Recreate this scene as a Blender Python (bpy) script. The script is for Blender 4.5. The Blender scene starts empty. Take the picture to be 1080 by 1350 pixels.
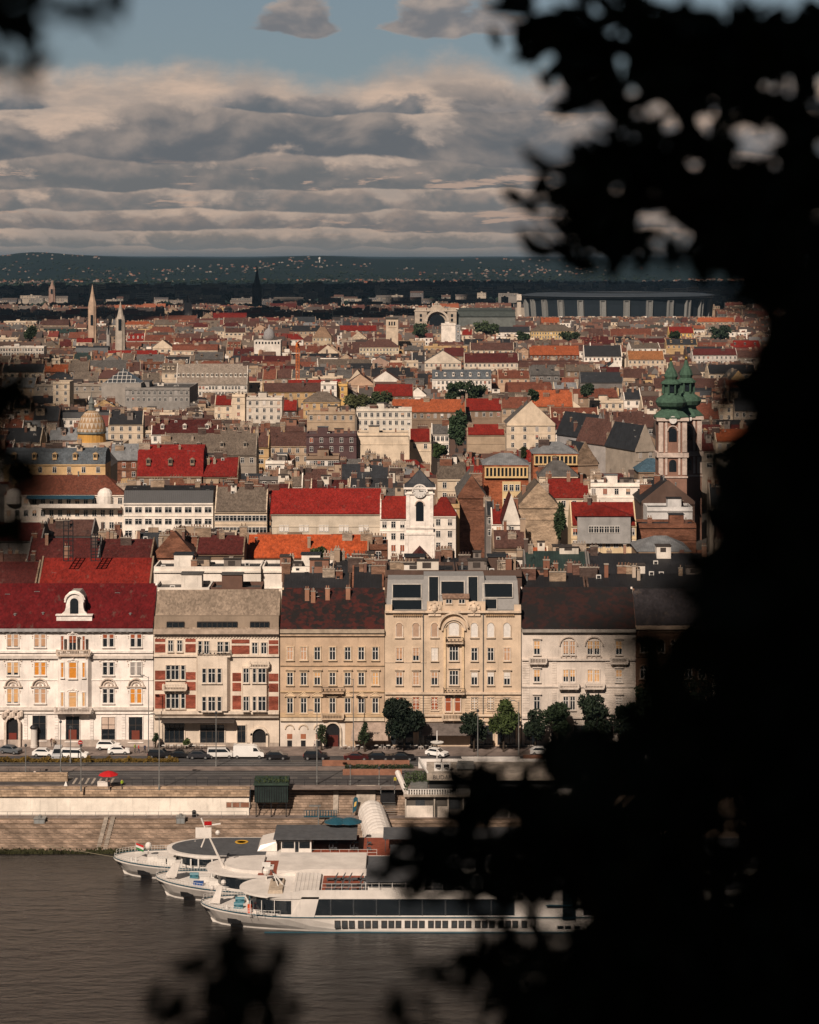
import bpy, math, random
from mathutils import Vector, Matrix
R = math.radians
S = bpy.context.scene
COL = S.collection
# ------------------------------------------------------------------ camera
# photo pixel (1080x1350) -> world: X=(px-540)*Y/F, Z=H-(py-HY)*Y/F
F, H, HY = 2840.0, 100.0, 345.0
cam = bpy.data.cameras.new('camera'); camo = bpy.data.objects.new('camera', cam); COL.objects.link(camo)
camo.location = (0, 0, H); camo.rotation_euler = (R(90), 0, 0)
cam.sensor_fit = 'VERTICAL'; cam.sensor_height = 36; cam.sensor_width = 28.8
cam.lens = 36 * F / 1350; cam.shift_y = -330 / 1350
cam.clip_start = 0.1; cam.clip_end = 60000
cam.dof.use_dof = True; cam.dof.focus_distance = 450; cam.dof.aperture_fstop = 2.8
S.camera = camo
SUN_EL, SUN_AZ = 40.0, 202.0     # azimuth clockwise from +Y: behind and to the left of the camera
# ------------------------------------------------------------------ node helper
class N:
    """wraps a float/colour socket so that shader maths can be written as expressions"""
    nt = None
    def __init__(s, k): s.k = k
    @staticmethod
    def node(t, **kw):
        n = N.nt.nodes.new(t)
        for a, b in kw.items(): setattr(n, a, b)
        return n
    @staticmethod
    def put(inp, v):
        if isinstance(v, N): N.nt.links.new(v.k, inp)
        elif v is not None: inp.default_value = v
    @staticmethod
    def m(op, *a, clamp=False):
        n = N.node('ShaderNodeMath', operation=op, use_clamp=clamp)
        for i, v in enumerate(a): N.put(n.inputs[i], v)
        return N(n.outputs[0])
    def __add__(s, o): return N.m('ADD', s, o)
    __radd__ = __add__
    def __sub__(s, o): return N.m('SUBTRACT', s, o)
    def __rsub__(s, o): return N.m('SUBTRACT', o, s)
    def __mul__(s, o): return N.m('MULTIPLY', s, o)
    __rmul__ = __mul__
    def __truediv__(s, o): return N.m('DIVIDE', s, o)
    def __pow__(s, o): return N.m('POWER', s, o)
def sstep(x, a, b, lo=0.0, hi=1.0):
    n = N.node('ShaderNodeMapRange', interpolation_type='SMOOTHSTEP')
    for i, v in enumerate((x, a, b, lo, hi)): N.put(n.inputs[i], v)
    return N(n.outputs[0])
def lerp(x, a, b, lo, hi):
    n = N.node('ShaderNodeMapRange')
    for i, v in enumerate((x, a, b, lo, hi)): N.put(n.inputs[i], v)
    return N(n.outputs[0])
def vec(x=0.0, y=0.0, z=0.0):
    n = N.node('ShaderNodeCombineXYZ')
    for i, v in enumerate((x, y, z)): N.put(n.inputs[i], v)
    return N(n.outputs[0])
def xyz(v):
    n = N.node('ShaderNodeSeparateXYZ'); N.put(n.inputs[0], v)
    return [N(o) for o in n.outputs]
def noise(v, scale=1.0, detail=4.0, rough=0.55, dist=0.0):
    n = N.node('ShaderNodeTexNoise'); N.put(n.inputs['Vector'], v)
    n.inputs['Scale'].default_value = scale; n.inputs['Detail'].default_value = detail
    n.inputs['Roughness'].default_value = rough; n.inputs['Distortion'].default_value = dist
    return N(n.outputs[0])
def mix(f, a, b, blend='MIX'):
    n = N.node('ShaderNodeMix', data_type='RGBA', blend_type=blend)
    N.put(n.inputs[0], f)
    for i, v in ((6, a), (7, b)):
        if isinstance(v, tuple): v = (*v, 1.0) if len(v) == 3 else v
        N.put(n.inputs[i], v)
    return N(n.outputs[2])
def vmul(v, s):
    n = N.node('ShaderNodeVectorMath', operation='MULTIPLY'); N.put(n.inputs[0], v); N.put(n.inputs[1], s)
    return N(n.outputs[0])
def lin(r, g=None, b=None):
    if g is None: r, g, b = r
    return tuple(round(((c / 255 + .055) / 1.055) ** 2.4 if c > 10 else c / 255 / 12.92, 4) for c in (r, g, b))
# ------------------------------------------------------------------ world: Nishita sky with procedural cloud decks
W = bpy.data.worlds.new('World'); S.world = W; W.use_nodes = True
nt = W.node_tree; nt.nodes.clear(); N.nt = nt
sky = N.node('ShaderNodeTexSky', sky_type='NISHITA'); sky.sun_disc = False
sky.sun_elevation = R(SUN_EL); sky.sun_rotation = R(SUN_AZ); sky.air_density = 1.0; sky.dust_density = 0.6; sky.ozone_density = 1.2
SKY_K = 0.085
tc = N.node('ShaderNodeTexCoord'); D = N(tc.outputs['Generated'])
dx, dy, dz = xyz(D)
U = N.m('ARCTAN2', dx, dy) * (F / 100)
V = N.m('ARCSINE', dz) * (F / 100)
V0 = V
col = vmul(N(sky.outputs[0]), (SKY_K * .92, SKY_K * .97, SKY_K * 1.0))
col = mix(.78, col, lin(108, 118, 124))
def layer(col, alpha, c): return mix(alpha, col, c)
CREAM, PINK = lin(190, 168, 150), lin(188, 158, 138)
# far bright bank
edge = 2.60 + (noise(vec(U * .55, 7.7, 0), 1, 2) - .5) * 1.1 + (noise(vec(U * 2.2, V * 3, 1), 1, 5, .65) - .5) * .42
a = sstep(edge - V, -.06, .42)
bankc = mix(sstep(noise(vec(U * .8, V * 2.6, 9), 1, 5, .6), .35, .68), lin(164, 150, 140), lin(198, 173, 154))
col = layer(col, a * sstep(V, -.3, .2), bankc)
# rows of cumulus, far (low) to near (high)
def bell(c, w): d = (U - c) / w; return N.m('MAXIMUM', 1.0 - d * d, 0.0)
def row(col, vb, h, f, thr, lit, dark, seed, sat=.1):
    k = f
    big = noise(vec(U * k * .35 + seed, seed * 2.1, 0), 1, 2)
    V = V0 + (big - .5) * h * .9
    t = (V - vb) / h
    p = vec(U * k + seed * 3.7, (V - vb) * k * 1.75, seed * 5.3)
    p2 = vec(U * k + seed * 3.7 - .16, (V - vb) * k * 1.75 + .26, seed * 5.3)
    n1 = noise(p, 1, 6, .6, .2); n2 = noise(p2, 1, 3, .55, .2)
    d = n1 + (big - .5) * .9 - thr - N.m('MAXIMUM', t, 0.0) * .30 - N.m('MAXIMUM', t * -1.0, 0.0) * 2.2
    al = sstep(d, 0.0, sat)
    sh = (n1 - n2) * 2.0 + t * .34 + .14 + (1 - al) * .35
    c = mix(sstep(sh, -.05, .95), dark, lit)
    return mix(al, col, c)
G1, G2 = lin(150, 136, 126), lin(116, 113, 111)
for i, (vb, h, f, thr, lit, dark) in enumerate((
        (.20, .20, 2.6, .20, lin(150, 137, 127), lin(124, 120, 117)),
        (.44, .24, 2.0, .17, lin(158, 141, 130), lin(118, 115, 114)),
        (.70, .28, 1.6, .17, lin(160, 143, 132), lin(112, 112, 112)),
        (1.00, .40, 1.1, .16, lin(158, 143, 133), lin(106, 107, 108)),
        (1.38, .80, .80, .17, lin(160, 146, 136), lin(97, 100, 104)),
        (1.98, .50, .95, .31, lin(160, 147, 139), lin(98, 103, 108)),
        (3.00, .55, 1.1, .42, lin(165, 152, 143), lin(112, 114, 118)))):
    if vb == 3.00: thr = .62 - N.m('MAXIMUM', bell(-1.45, .75), bell(.55, 1.3)) * .58
    col = row(col, vb, h, f, thr, lit, dark, i + 1.3, .24 if vb < .9 else .16)
stk = noise(vec(U * .55, V0 * 4.2, 21.0), 1, 6, .68, .3)
col = layer(col, sstep(stk, .57, .63, 0, .75) * sstep(V0, .25, .5) * sstep(V0, 1.4, 1.1), lin(186, 158, 140))
col = layer(col, sstep(V0, .42, .02, 0, .8), lin(128, 126, 122))
col = layer(col, sstep(V, -.02, -.3), lin(60, 62, 64))
bg = N.node('ShaderNodeBackground'); N.put(bg.inputs[0], col)
# the rest of the dome (overhead, sides, behind): cheaper sky with broad cumulus, dimmed to cut the fill light
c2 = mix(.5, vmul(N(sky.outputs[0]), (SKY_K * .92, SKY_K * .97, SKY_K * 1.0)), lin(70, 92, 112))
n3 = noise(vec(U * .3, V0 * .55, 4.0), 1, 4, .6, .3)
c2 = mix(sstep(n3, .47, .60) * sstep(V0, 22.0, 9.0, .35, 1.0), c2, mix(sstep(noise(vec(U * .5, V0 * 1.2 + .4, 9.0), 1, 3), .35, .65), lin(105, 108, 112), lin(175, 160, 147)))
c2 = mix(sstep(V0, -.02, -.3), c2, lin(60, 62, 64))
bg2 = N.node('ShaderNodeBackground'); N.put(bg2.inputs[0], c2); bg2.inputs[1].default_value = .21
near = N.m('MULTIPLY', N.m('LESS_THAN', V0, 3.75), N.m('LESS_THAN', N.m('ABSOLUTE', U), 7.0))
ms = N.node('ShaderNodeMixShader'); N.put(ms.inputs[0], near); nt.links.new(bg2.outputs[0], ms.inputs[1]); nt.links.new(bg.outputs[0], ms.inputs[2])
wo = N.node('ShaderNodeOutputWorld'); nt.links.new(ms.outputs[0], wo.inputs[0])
W.cycles.sampling_method = 'MANUAL'; W.cycles.sample_map_resolution = 512
# ------------------------------------------------------------------ sun
sl = bpy.data.lights.new('sun', 'SUN'); sl.energy = 5.0; sl.angle = R(.5); sl.color = (1.0, .84, .70)
slo = bpy.data.objects.new('sun', sl); COL.objects.link(slo)
sd = Vector((math.sin(R(SUN_AZ)) * math.cos(R(SUN_EL)), math.cos(R(SUN_AZ)) * math.cos(R(SUN_EL)), math.sin(R(SUN_EL))))
slo.rotation_euler = sd.to_track_quat('Z', 'Y').to_euler(); slo.location = (-40, -60, 160)
S.view_settings.view_transform = 'Standard'; S.view_settings.look = 'None'; S.view_settings.exposure = 0.14; S.view_settings.gamma = 1.0
S.render.engine = 'CYCLES'
S.cycles.use_denoising = True; S.cycles.max_bounces = 5; S.cycles.diffuse_bounces = 2; S.cycles.glossy_bounces = 2
S.cycles.volume_bounces = 0; S.cycles.caustics_reflective = False; S.cycles.caustics_refractive = False
# ------------------------------------------------------------------ materials
OBJ = 'OBJ'
def mat(name, c, rough=.8, var=.25, vs=.6, bump=0.0, bs=8.0, spec=.3, metal=0.0, tex=None, streak=0.0, emit=None):
    m = bpy.data.materials.new(name); m.use_nodes = True
    nt = m.node_tree; N.nt = nt; b = nt.nodes['Principled BSDF']
    if c == OBJ: base = N(N.node('ShaderNodeObjectInfo').outputs['Color'])
    elif c == 'ATT': base = N(N.node('ShaderNodeAttribute', attribute_name='Col').outputs['Color'])
    else: base = (*c, 1.0)
    P = N(N.node('ShaderNodeTexCoord').outputs['Object'])
    G = N(N.node('ShaderNodeNewGeometry').outputs['Position'])
    col = base
    if tex == 'tile':                       # rows of clay tiles, repaired patches, soot and moss
        n = N.node('ShaderNodeTexVoronoi'); N.put(n.inputs['Vector'], vmul(G, (3.2, 1.6, 2.4))); n.inputs['Scale'].default_value = 1
        r = xyz(N(n.outputs['Color']))[0]
        big = noise(vmul(G, (.22, .22, .3)), 1, 5, .65); mid = noise(G, 1.1, 3, .6)
        f = lerp(r, 0, 1, .72, 1.22) * sstep(big, .28, .72, .80, 1.14) * lerp(mid, .3, .7, .82, 1.12)
        col = mix(1.0, base, vec(f, f, f), 'MULTIPLY')
        col = mix(sstep(noise(vmul(G, (.5, .5, .25)), 1.3, 4, .7), .58, .74, 0, .55), col, (.10, .075, .06))
        h = N.node('ShaderNodeTexWave', wave_type='BANDS', bands_direction='Z'); N.put(h.inputs['Vector'], G); h.inputs['Scale'].default_value = 1.6
        hh = N(h.outputs['Fac']) * .5 + r * .5
    elif tex == 'patch':                    # old roof with many replaced tiles
        n = N.node('ShaderNodeTexVoronoi'); N.put(n.inputs['Vector'], vmul(G, (1.3, 1.2, 2.2))); n.inputs['Scale'].default_value = 1
        r = xyz(N(n.outputs['Color']))[0]; mid = noise(G, .35, 4, .6)
        col = mix(sstep(r * .7 + (mid - .5) * 2.4 + .28, .2, .9, .2, .97), base, (.012, .011, .011)); hh = r
    elif tex == 'seam':                     # standing seam sheet metal
        h = N.node('ShaderNodeTexWave', wave_type='BANDS', bands_direction='X', wave_profile='SAW'); N.put(h.inputs['Vector'], G); h.inputs['Scale'].default_value = .55
        big = noise(G, .35, 4, .6); f = sstep(big, .3, .7, .75, 1.15) * lerp(N(h.outputs['Fac']), 0, 1, .85, 1.08)
        col = mix(1.0, base, vec(f, f, f), 'MULTIPLY'); hh = sstep(N(h.outputs['Fac']), .85, 1)
    elif tex in ('brick', 'ashlar', 'diamond'):
        n = N.node('ShaderNodeTexBrick')
        x, y, z = xyz(G); N.put(n.inputs['Vector'], vec(x + y, z, 0.0))
        sc = {'brick': (1.0, .45, .16), 'ashlar': (1.0, 1.1, .42), 'diamond': (1, .8, .5)}[tex]
        n.inputs['Scale'].default_value = sc[0]; n.inputs['Brick Width'].default_value = sc[1]; n.inputs['Row Height'].default_value = sc[2]
        n.inputs['Mortar Size'].default_value = .02 if tex == 'brick' else .025
        n.inputs['Color1'].default_value = (.75, .75, .75, 1); n.inputs['Color2'].default_value = (1.2, 1.2, 1.2, 1); n.inputs['Mortar'].default_value = (.62, .60, .56, 1)
        col = mix(1.0, base, N(n.outputs['Color']), 'MULTIPLY')
        f = sstep(noise(vmul(G, (.35, .35, .9)), 1, 6, .68), .3, .72, .55, 1.3)
        col = mix(1.0, col, vec(f, f, f), 'MULTIPLY')
        hh = N(n.outputs['Fac']) * -1.0
    else: hh = None
    if tex is None or tex == 'seam':
        if var:
            a = noise(G, vs, 6, .65)
            f = sstep(a, .3, .7, 1 - var, 1 + var * .45)
            if streak:
                st = noise(vmul(G, (2.3, 2.3, .16)), 1, 5, .7)
                f = f * sstep(st, .52, .78, 1.0, 1 - streak)
            col = mix(1.0, col, vec(f, f, f), 'MULTIPLY')
    if isinstance(col, N): N.put(b.inputs['Base Color'], col)
    else: b.inputs['Base Color'].default_value = col
    b.inputs['Roughness'].default_value = rough; b.inputs['Metallic'].default_value = metal
    b.inputs['Specular IOR Level'].default_value = spec
    if bump:
        bn = N.node('ShaderNodeBump'); bn.inputs['Strength'].default_value = bump; bn.inputs['Distance'].default_value = .06
        N.put(bn.inputs['Height'], hh if hh is not None else noise(G, bs, 5, .6))
        nt.links.new(bn.outputs[0], b.inputs['Normal'])
    return m
M = {}
def mk(k, *a, **kw): M[k] = mat(k, *a, **kw)
mk('stucco', OBJ, .9, .22, .25, .25, 3.0, .15, streak=.30)
mk('stone_trim', OBJ, .85, .28, .7, .3, 5.0, .15, streak=.25)
mk('tile', OBJ, .85, tex='tile', bump=.6, spec=.12)
mk('patch', OBJ, .85, tex='patch', bump=.5, spec=.15)
mk('sheet', OBJ, .55, .2, tex='seam', bump=.4, spec=.4)
mk('brick', OBJ, .9, tex='brick', bump=.4, spec=.1)
mk('ashlar', OBJ, .9, tex='ashlar', bump=.9, spec=.1)
mk('paint', OBJ, .45, .12, 1.5, 0, spec=.4)
mk('dull', OBJ, .85, .3, 1.2, .3, 6.0, .15)
mk('glass', (.012, .016, .020), .08, .0, spec=.6)
mk('pane_dim', (.05, .055, .06), .15, .3, 3.0, spec=.5)
mk('frame_white', (.62, .59, .55), .6, .15, 2.0)
mk('frame_dark', (.05, .04, .035), .6, .2)
mk('iron', (.02, .02, .022), .5, .3, 3, metal=.3)
mk('galv', (.28, .28, .27), .45, .25, 1.5, metal=.5)
mk('asphalt', (.060, .056, .056), .92, .3, .35, .4, 14)
mk('pave', (.19, .15, .13), .92, .35, .5, .3, 6)
mk('concrete', (.34, .29, .24), .92, .4, .6, .4, 5, streak=.3)
mk('rubber', (.018, .018, .018), .8, .1)
mk('rim', (.4, .4, .4), .35, .1, metal=.7)
mk('carpaint', OBJ, .25, .05, 1, spec=.5)
mk('lamp_red', (.35, .01, .01), .3, 0)
mk('skin', (.45, .26, .18), .7, .1)
mk('bark', (.05, .038, .028), .95, .4, 3, .6, 12, .1)
mk('leaf', OBJ, .7, .45, .9, 0, spec=.2)
mk('hull', (.66, .61, .56), .35, .16, .35, 0, spec=.4, streak=.18)
mk('deck_red', (.22, .055, .03), .75, .3, 1.5)
mk('deck_grey', (.075, .077, .082), .8, .25, 1.0)
mk('teal', (.015, .07, .10), .5, .2)
mk('rope', (.2, .17, .12), .9, 0)
mk('far', 'ATT', .9, .18, .05, 0, spec=.1)
# ------------------------------------------------------------------ mesh builder
WL = {}                                     # world location of every linked object's origin
class MB:
    def __init__(s): s.v = []; s.f = []; s.mi = []; s.c = []; s.smooth = False
    def poly(s, pts, mi=0, c=None):
        n = len(s.v); s.v += [tuple(p) for p in pts]; s.f.append(tuple(range(n, n + len(pts)))); s.mi.append(mi); s.c.append(c); return s
    def idx(s, vs, fs, mi=0, c=None):
        n = len(s.v); s.v += [tuple(p) for p in vs]
        for f in fs: s.f.append(tuple(i + n for i in f)); s.mi.append(mi); s.c.append(c)
        return s
    def box(s, x0, x1, y0, y1, z0, z1, mi=0, c=None):
        return s.idx([(x0, y0, z0), (x1, y0, z0), (x1, y1, z0), (x0, y1, z0), (x0, y0, z1), (x1, y0, z1), (x1, y1, z1), (x0, y1, z1)],
                     [(0, 3, 2, 1), (4, 5, 6, 7), (0, 1, 5, 4), (1, 2, 6, 5), (2, 3, 7, 6), (3, 0, 4, 7)], mi, c)
    def hexa(s, b, t, mi=0, c=None):        # bottom quad, top quad
        return s.idx(list(b) + list(t), [(3, 2, 1, 0), (4, 5, 6, 7), (0, 1, 5, 4), (1, 2, 6, 5), (2, 3, 7, 6), (3, 0, 4, 7)], mi, c)
    def prism(s, pts, ax, a0, a1, mi=0, c=None):   # pts in the two other axes, extruded along ax
        def q(p, a): return {'x': (a, p[0], p[1]), 'y': (p[0], a, p[1]), 'z': (p[0], p[1], a)}[ax]
        n = len(pts); vs = [q(p, a0) for p in pts] + [q(p, a1) for p in pts]
        return s.idx(vs, [tuple(range(n)), tuple(range(2 * n - 1, n - 1, -1))] + [(i, i + n, (i + 1) % n + n, (i + 1) % n) for i in range(n)], mi, c)
    def cyl(s, x, y, z0, z1, r, n=8, r2=None, mi=0, c=None):
        r2 = r if r2 is None else r2; vs = []
        for z, rr in ((z0, r), (z1, r2)):
            for i in range(n):
                a = 2 * math.pi * (i + .5) / n; vs.append((x + rr * math.cos(a), y + rr * math.sin(a), z))
        return s.idx(vs, [tuple(range(n))[::-1], tuple(range(n, 2 * n))] + [(i, (i + 1) % n, (i + 1) % n + n, i + n) for i in range(n)], mi, c)
    def tube(s, p0, p1, r, n=6, r2=None, mi=0, c=None):
        p0, p1 = Vector(p0), Vector(p1); d = (p1 - p0)
        if d.length < 1e-6: return s
        q = d.to_track_quat('Z', 'Y'); r2 = r if r2 is None else r2; vs = []
        for p, rr in ((p0, r), (p1, r2)):
            for i in range(n):
                a = 2 * math.pi * i / n; vs.append(p + q @ Vector((rr * math.cos(a), rr * math.sin(a), 0)))
        return s.idx(vs, [tuple(range(n))[::-1], tuple(range(n, 2 * n))] + [(i, (i + 1) % n, (i + 1) % n + n, i + n) for i in range(n)], mi, c)
    def lathe(s, prof, x=0, y=0, n=16, mi=0, sx=1, sy=1, c=None):
        vs = []; m = len(prof)
        for r, z in prof:
            for i in range(n):
                a = 2 * math.pi * (i + .5) / n; vs.append((x + sx * r * math.cos(a), y + sy * r * math.sin(a), z))
        fs = [(j * n + i, j * n + (i + 1) % n, (j + 1) * n + (i + 1) % n, (j + 1) * n + i) for j in range(m - 1) for i in range(n)]
        fs += [tuple(range(n))[::-1], tuple(range((m - 1) * n, m * n))]
        return s.idx(vs, fs, mi, c)
    def ball(s, x, y, z, r, n=8, mi=0, sz=1.0, c=None):
        return s.lathe([(r * math.sin(math.pi * (k + .02) / (n // 2 + .04)), z - r * sz * math.cos(math.pi * k / (n // 2))) for k in range(n // 2 + 1)], x, y, n, mi, c=c)
    def arch(s, x0, x1, z0, z1, y0, y1, mi=0, n=10):      # a slab with a round top
        cx, r = (x0 + x1) / 2, (x1 - x0) / 2
        pts = [(x0, z0), (x1, z0)] + [(cx + r * math.cos(math.pi * k / n), z1 - r + r * math.sin(math.pi * k / n)) for k in range(n + 1)]
        return s.prism(pts, 'y', y0, y1, mi)
    def ring(s, x0, x1, z1, w, y0, y1, mi=0, n=10):       # round arch moulding
        cx, r = (x0 + x1) / 2, (x1 - x0) / 2
        for k in range(n):
            a, b = math.pi * k / n, math.pi * (k + 1) / n
            P = [(cx + q * math.cos(t), z1 - r + q * math.sin(t)) for q, t in ((r, a), (r + w, a), (r + w, b), (r, b))]
            s.prism(P, 'y', y0, y1, mi)
        return s
    def mesh(s, name, mats, off=(0, 0, 0)):
        me = bpy.data.meshes.new(name); ox, oy, oz = off
        me.from_pydata([(x - ox, y - oy, z - oz) for x, y, z in s.v], [], s.f)
        mats = mats if isinstance(mats, (list, tuple)) else [mats]
        for m in mats: me.materials.append(M[m] if isinstance(m, str) else m)
        if len(mats) > 1: me.polygons.foreach_set('material_index', s.mi)
        if s.smooth: me.polygons.foreach_set('use_smooth', [True] * len(s.f))
        if any(c is not None for c in s.c):
            at = me.attributes.new('Col', 'FLOAT_COLOR', 'FACE'); buf = []
            for c in s.c: buf += [*(c or (.5, .5, .5)), 1.0]
            at.data.foreach_set('color', buf)
        me.update(); return me
    def build(s, name, mats, parent=None, col=None, at=None):
        """one object; vertices are world coordinates, the origin goes to `at` (or the parent's origin)"""
        pl = WL[parent.name] if parent else (0, 0, 0)
        o_ = at if at is not None else pl
        return link(name, s.mesh(name, mats, o_), parent, tuple(o_[i] - pl[i] for i in range(3)), col)
def link(name, me, parent=None, loc=(0, 0, 0), col=None, rot=0, scale=None):
    o = bpy.data.objects.new(name, me); COL.objects.link(o); o.parent = parent; o.location = loc
    pl = WL[parent.name] if parent else (0, 0, 0); WL[o.name] = tuple(pl[i] + loc[i] for i in range(3))
    if rot: o.rotation_euler.z = rot
    if scale: o.scale = scale
    if col: o.color = (*col, 1.0)
    return o
def thing(name, label, cat, loc=(0, 0, 0), group=None, rot=0):
    o = link(name, None, None, loc, rot=rot); o.empty_display_size = .5
    return tag(o, label, cat, group)
def tag(o, label, cat, group=None, kind=None):
    if label: o['label'] = label
    if cat: o['category'] = cat
    if group: o['group'] = group
    if kind: o['kind'] = kind
    return o
def struct(o): o['kind'] = 'structure'; return o
def dup(o, loc, label, rot=None, group=None, parent=None):
    def cp(a, par):
        c = a.copy(); COL.objects.link(c)
        if par: c.parent = par
        for ch in a.children: cp(ch, c)
        return c
    c = cp(o, parent); c.location = loc; WL[c.name] = tuple(loc)
    if rot is not None: c.rotation_euler.z = rot
    if label: c['label'] = label
    if group: c['group'] = group
    return c
def PX(px, Y): return (px - 540) * Y / F
def PZ(py, Y): return H - (py - HY) * Y / F
ST = 7.5                                     # street level above the river
def SY(py, z=ST): return (H - z) * F / (py - HY)   # distance of a ground point seen at row py
# ------------------------------------------------------------------ ground, river, quay, far land
def sheet(name, x0, x1, y0, y1, z, m):
    return struct(MB().poly([(x0, y0, z), (x1, y0, z), (x1, y1, z), (x0, y1, z)]).build(name, m))
mw = bpy.data.materials.new('river_water'); mw.use_nodes = True; N.nt = mw.node_tree; b = mw.node_tree.nodes['Principled BSDF']
G = N(N.node('ShaderNodeNewGeometry').outputs['Position'])
w1 = noise(vmul(G, (.55, 1.0, 1)), .9, 6, .62); w2 = noise(vmul(G, (.05, .13, 1)), 1, 4, .6); w3 = noise(vmul(G, (.18, .42, 1)), 1, 3, .5)
N.put(b.inputs['Base Color'], mix(sstep(w2, .3, .7), (.012, .0105, .010), (.027, .0225, .020)))
N.put(b.inputs['Roughness'], sstep(w2, .35, .65, .16, .28)); b.inputs['Specular IOR Level'].default_value = .5
bn = N.node('ShaderNodeBump'); bn.inputs['Strength'].default_value = .8; bn.inputs['Distance'].default_value = .32
N.put(bn.inputs['Height'], w1 + w3 * 1.6); mw.node_tree.links.new(bn.outputs[0], b.inputs['Normal'])
river = MB().poly([(-3000, 60, 0), (3000, 60, 0), (3000, 366, 0), (-3000, 366, 0)]).build('river', mw); struct(river)
# city ground and the land beyond, one sheet that rises into low hills
mg = bpy.data.materials.new('land'); mg.use_nodes = True; N.nt = mg.node_tree; b = mg.node_tree.nodes['Principled BSDF']
G = N(N.node('ShaderNodeNewGeometry').outputs['Position']); gx, gy, gz = xyz(G)
g1 = noise(vmul(G, (.0011, .0022, 1)), 1, 7, .65); g2 = noise(vmul(G, (.006, .012, 1)), 1, 4, .6)
fieldc = mix(sstep(g2, .4, .6), (.012, .024, .024), (.008, .018, .020))
fieldc = mix(sstep(g1, .60, .66), fieldc, (.07, .06, .045))
N.put(b.inputs['Base Color'], mix(sstep(gy, 3300.0, 3700.0), (.10, .09, .08), fieldc)); b.inputs['Roughness'].default_value = .95; b.inputs['Specular IOR Level'].default_value = .1
def land_z(x, y):
    z = ST
    if y > 5200:
        t = (y - 5200) / 1000.0; z += t * 3.0
    if y > 9500:
        t = min(1, (y - 9500) / 3200.0); px = 540 + x * F / y
        prof = 82 + 40 * math.exp(-((px - 45) / 55) ** 2) + 12 * math.exp(-((px - 130) / 60) ** 2) + 18 * math.exp(-((px - 415) / 70) ** 2) + 8 * math.exp(-((px - 250) / 60) ** 2) - 8 * math.exp(-((px - 330) / 50) ** 2)
        prof += 4 * math.sin(px / 47.0) + 1.5 * math.sin(px / 17.0 + 1)
        z += (3 * t * t - 2 * t ** 3) * prof
    return z
ys = [412.05 + i * 600 for i in range(9)] + [5300 + i * 350 for i in range(22)] + [13200, 15000, 22000, 40000]
vs, fs = [], []; nx = 161
for y in ys:
    for i in range(nx):
        x = (i / (nx - 1) - .5) * (y * .62 + 3600); vs.append((x, y, land_z(x, y)))
for j in range(len(ys) - 1):
    for i in range(nx - 1): a_ = j * nx + i; fs.append((a_, a_ + 1, a_ + nx + 1, a_ + nx))
lm = MB().idx(vs, fs); lm.smooth = True; struct(lm.build('land', mg))
# street: asphalt carriageway, tram strip, pavements
sheet('road', -700, 700, 378.2, 412.04, ST, 'asphalt')
kb = MB().box(-700, 700, 403.2, 412.06, ST + .004, ST + .13).build('pavement', 'pave'); struct(kb)
kb = MB().box(-700, 700, 391.6, 394.2, ST + .004, ST + .14).build('median_strip', 'pave'); struct(kb)
kb = MB().box(-700, 700, 377.4, 380.4, ST + .004, ST + .13).build('promenade', 'pave'); struct(kb)
mkm = MB()
for k in range(90):
    x = -90 + k * 4.0
    if k % 2: mkm.box(x, x + 2.6, 399.0, 399.14, ST + .004, ST + .009)
    mkm.box(x, x + 1.9, 385.9, 386.03, ST + .004, ST + .009)
for k in range(7): mkm.box(PX(100, 386) + k * 1.1, PX(100, 386) + k * 1.1 + .4, 381.5, 386, ST + .0045, ST + .0095)
o = mkm.build('road_markings', 'concrete'); struct(o)
rl = MB()
for y in (388.3, 389.75, 396.1, 397.55): rl.box(-600, 600, y, y + .12, ST + .004, ST + .02)
struct(rl.build('tram_track', 'galv'))
# lower quay, sloping stone bank, white retaining wall
struct(MB().box(-700, 700, 375.5, 377.6, -2, 3.0).build('lower_quay', 'pave'))
bank = MB(); n = 15; top = 3.02
for i in range(n):                          # stepped courses of the stone slope
    f0, f1 = i / n, (i + 1) / n
    bank.box(-700, 700, 364.0 + 11.5 * f0, 375.52, -2, -.1 + 3.05 * f1 - (0.0 if i == n - 1 else .02))
mk('quay_stone', (.31, .23, .175), .95, tex='ashlar', bump=1.0, spec=.08)
bank_o = bank.build('stone_bank', 'quay_stone'); struct(bank_o)
xw = PX(328, 377)
o = MB().box(-700, xw, 377.6, 378.25, 2.9, 6.3).build('quay_wall', 'stucco', None, (.80, .73, .64)); tag(o, 'long whitewashed retaining wall between lower quay and road, ending beside the dark kiosk', 'wall')
cp_ = MB(); cp_.hexa([(-700, 377.2, 6.32), (xw + .1, 377.2, 6.32), (xw + .1, 378.3, 6.32), (-700, 378.3, 6.32)], [(-700, 377.5, 7.9), (xw + .1, 377.5, 7.9), (xw + .1, 378.3, 7.9), (-700, 378.3, 7.9)])
tag(cp_.build('stone_parapet', 'ashlar', None, (.36, .26, .18)), 'weathered brown stone parapet running along the top of the whitewashed wall', 'parapet')
te = MB()
for i in range(11): te.box(xw + .12, 700, 377.58 + i * .2, 380.2, 2.9, 3.35 + i * .415)
struct(te.build('quay_steps', 'quay_stone'))
o = MB()
for i in range(26):
    f0 = i / 26.0
    o.box(PX(134, 372), PX(139.5, 372), 364.2 + 11.4 * f0, 375.7, -1, 3.25 * (i + 1) / 26 - .02)
    o.box(PX(143, 372), PX(148.5, 372), 364.2 + 11.4 * f0, 375.7, -1, 3.25 * (i + 1) / 26 - .02)
tag(o.build('bank_stair', 'concrete'), 'pair of narrow stone stair cheeks climbing the bank above the left water edge', 'stairs')
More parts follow.
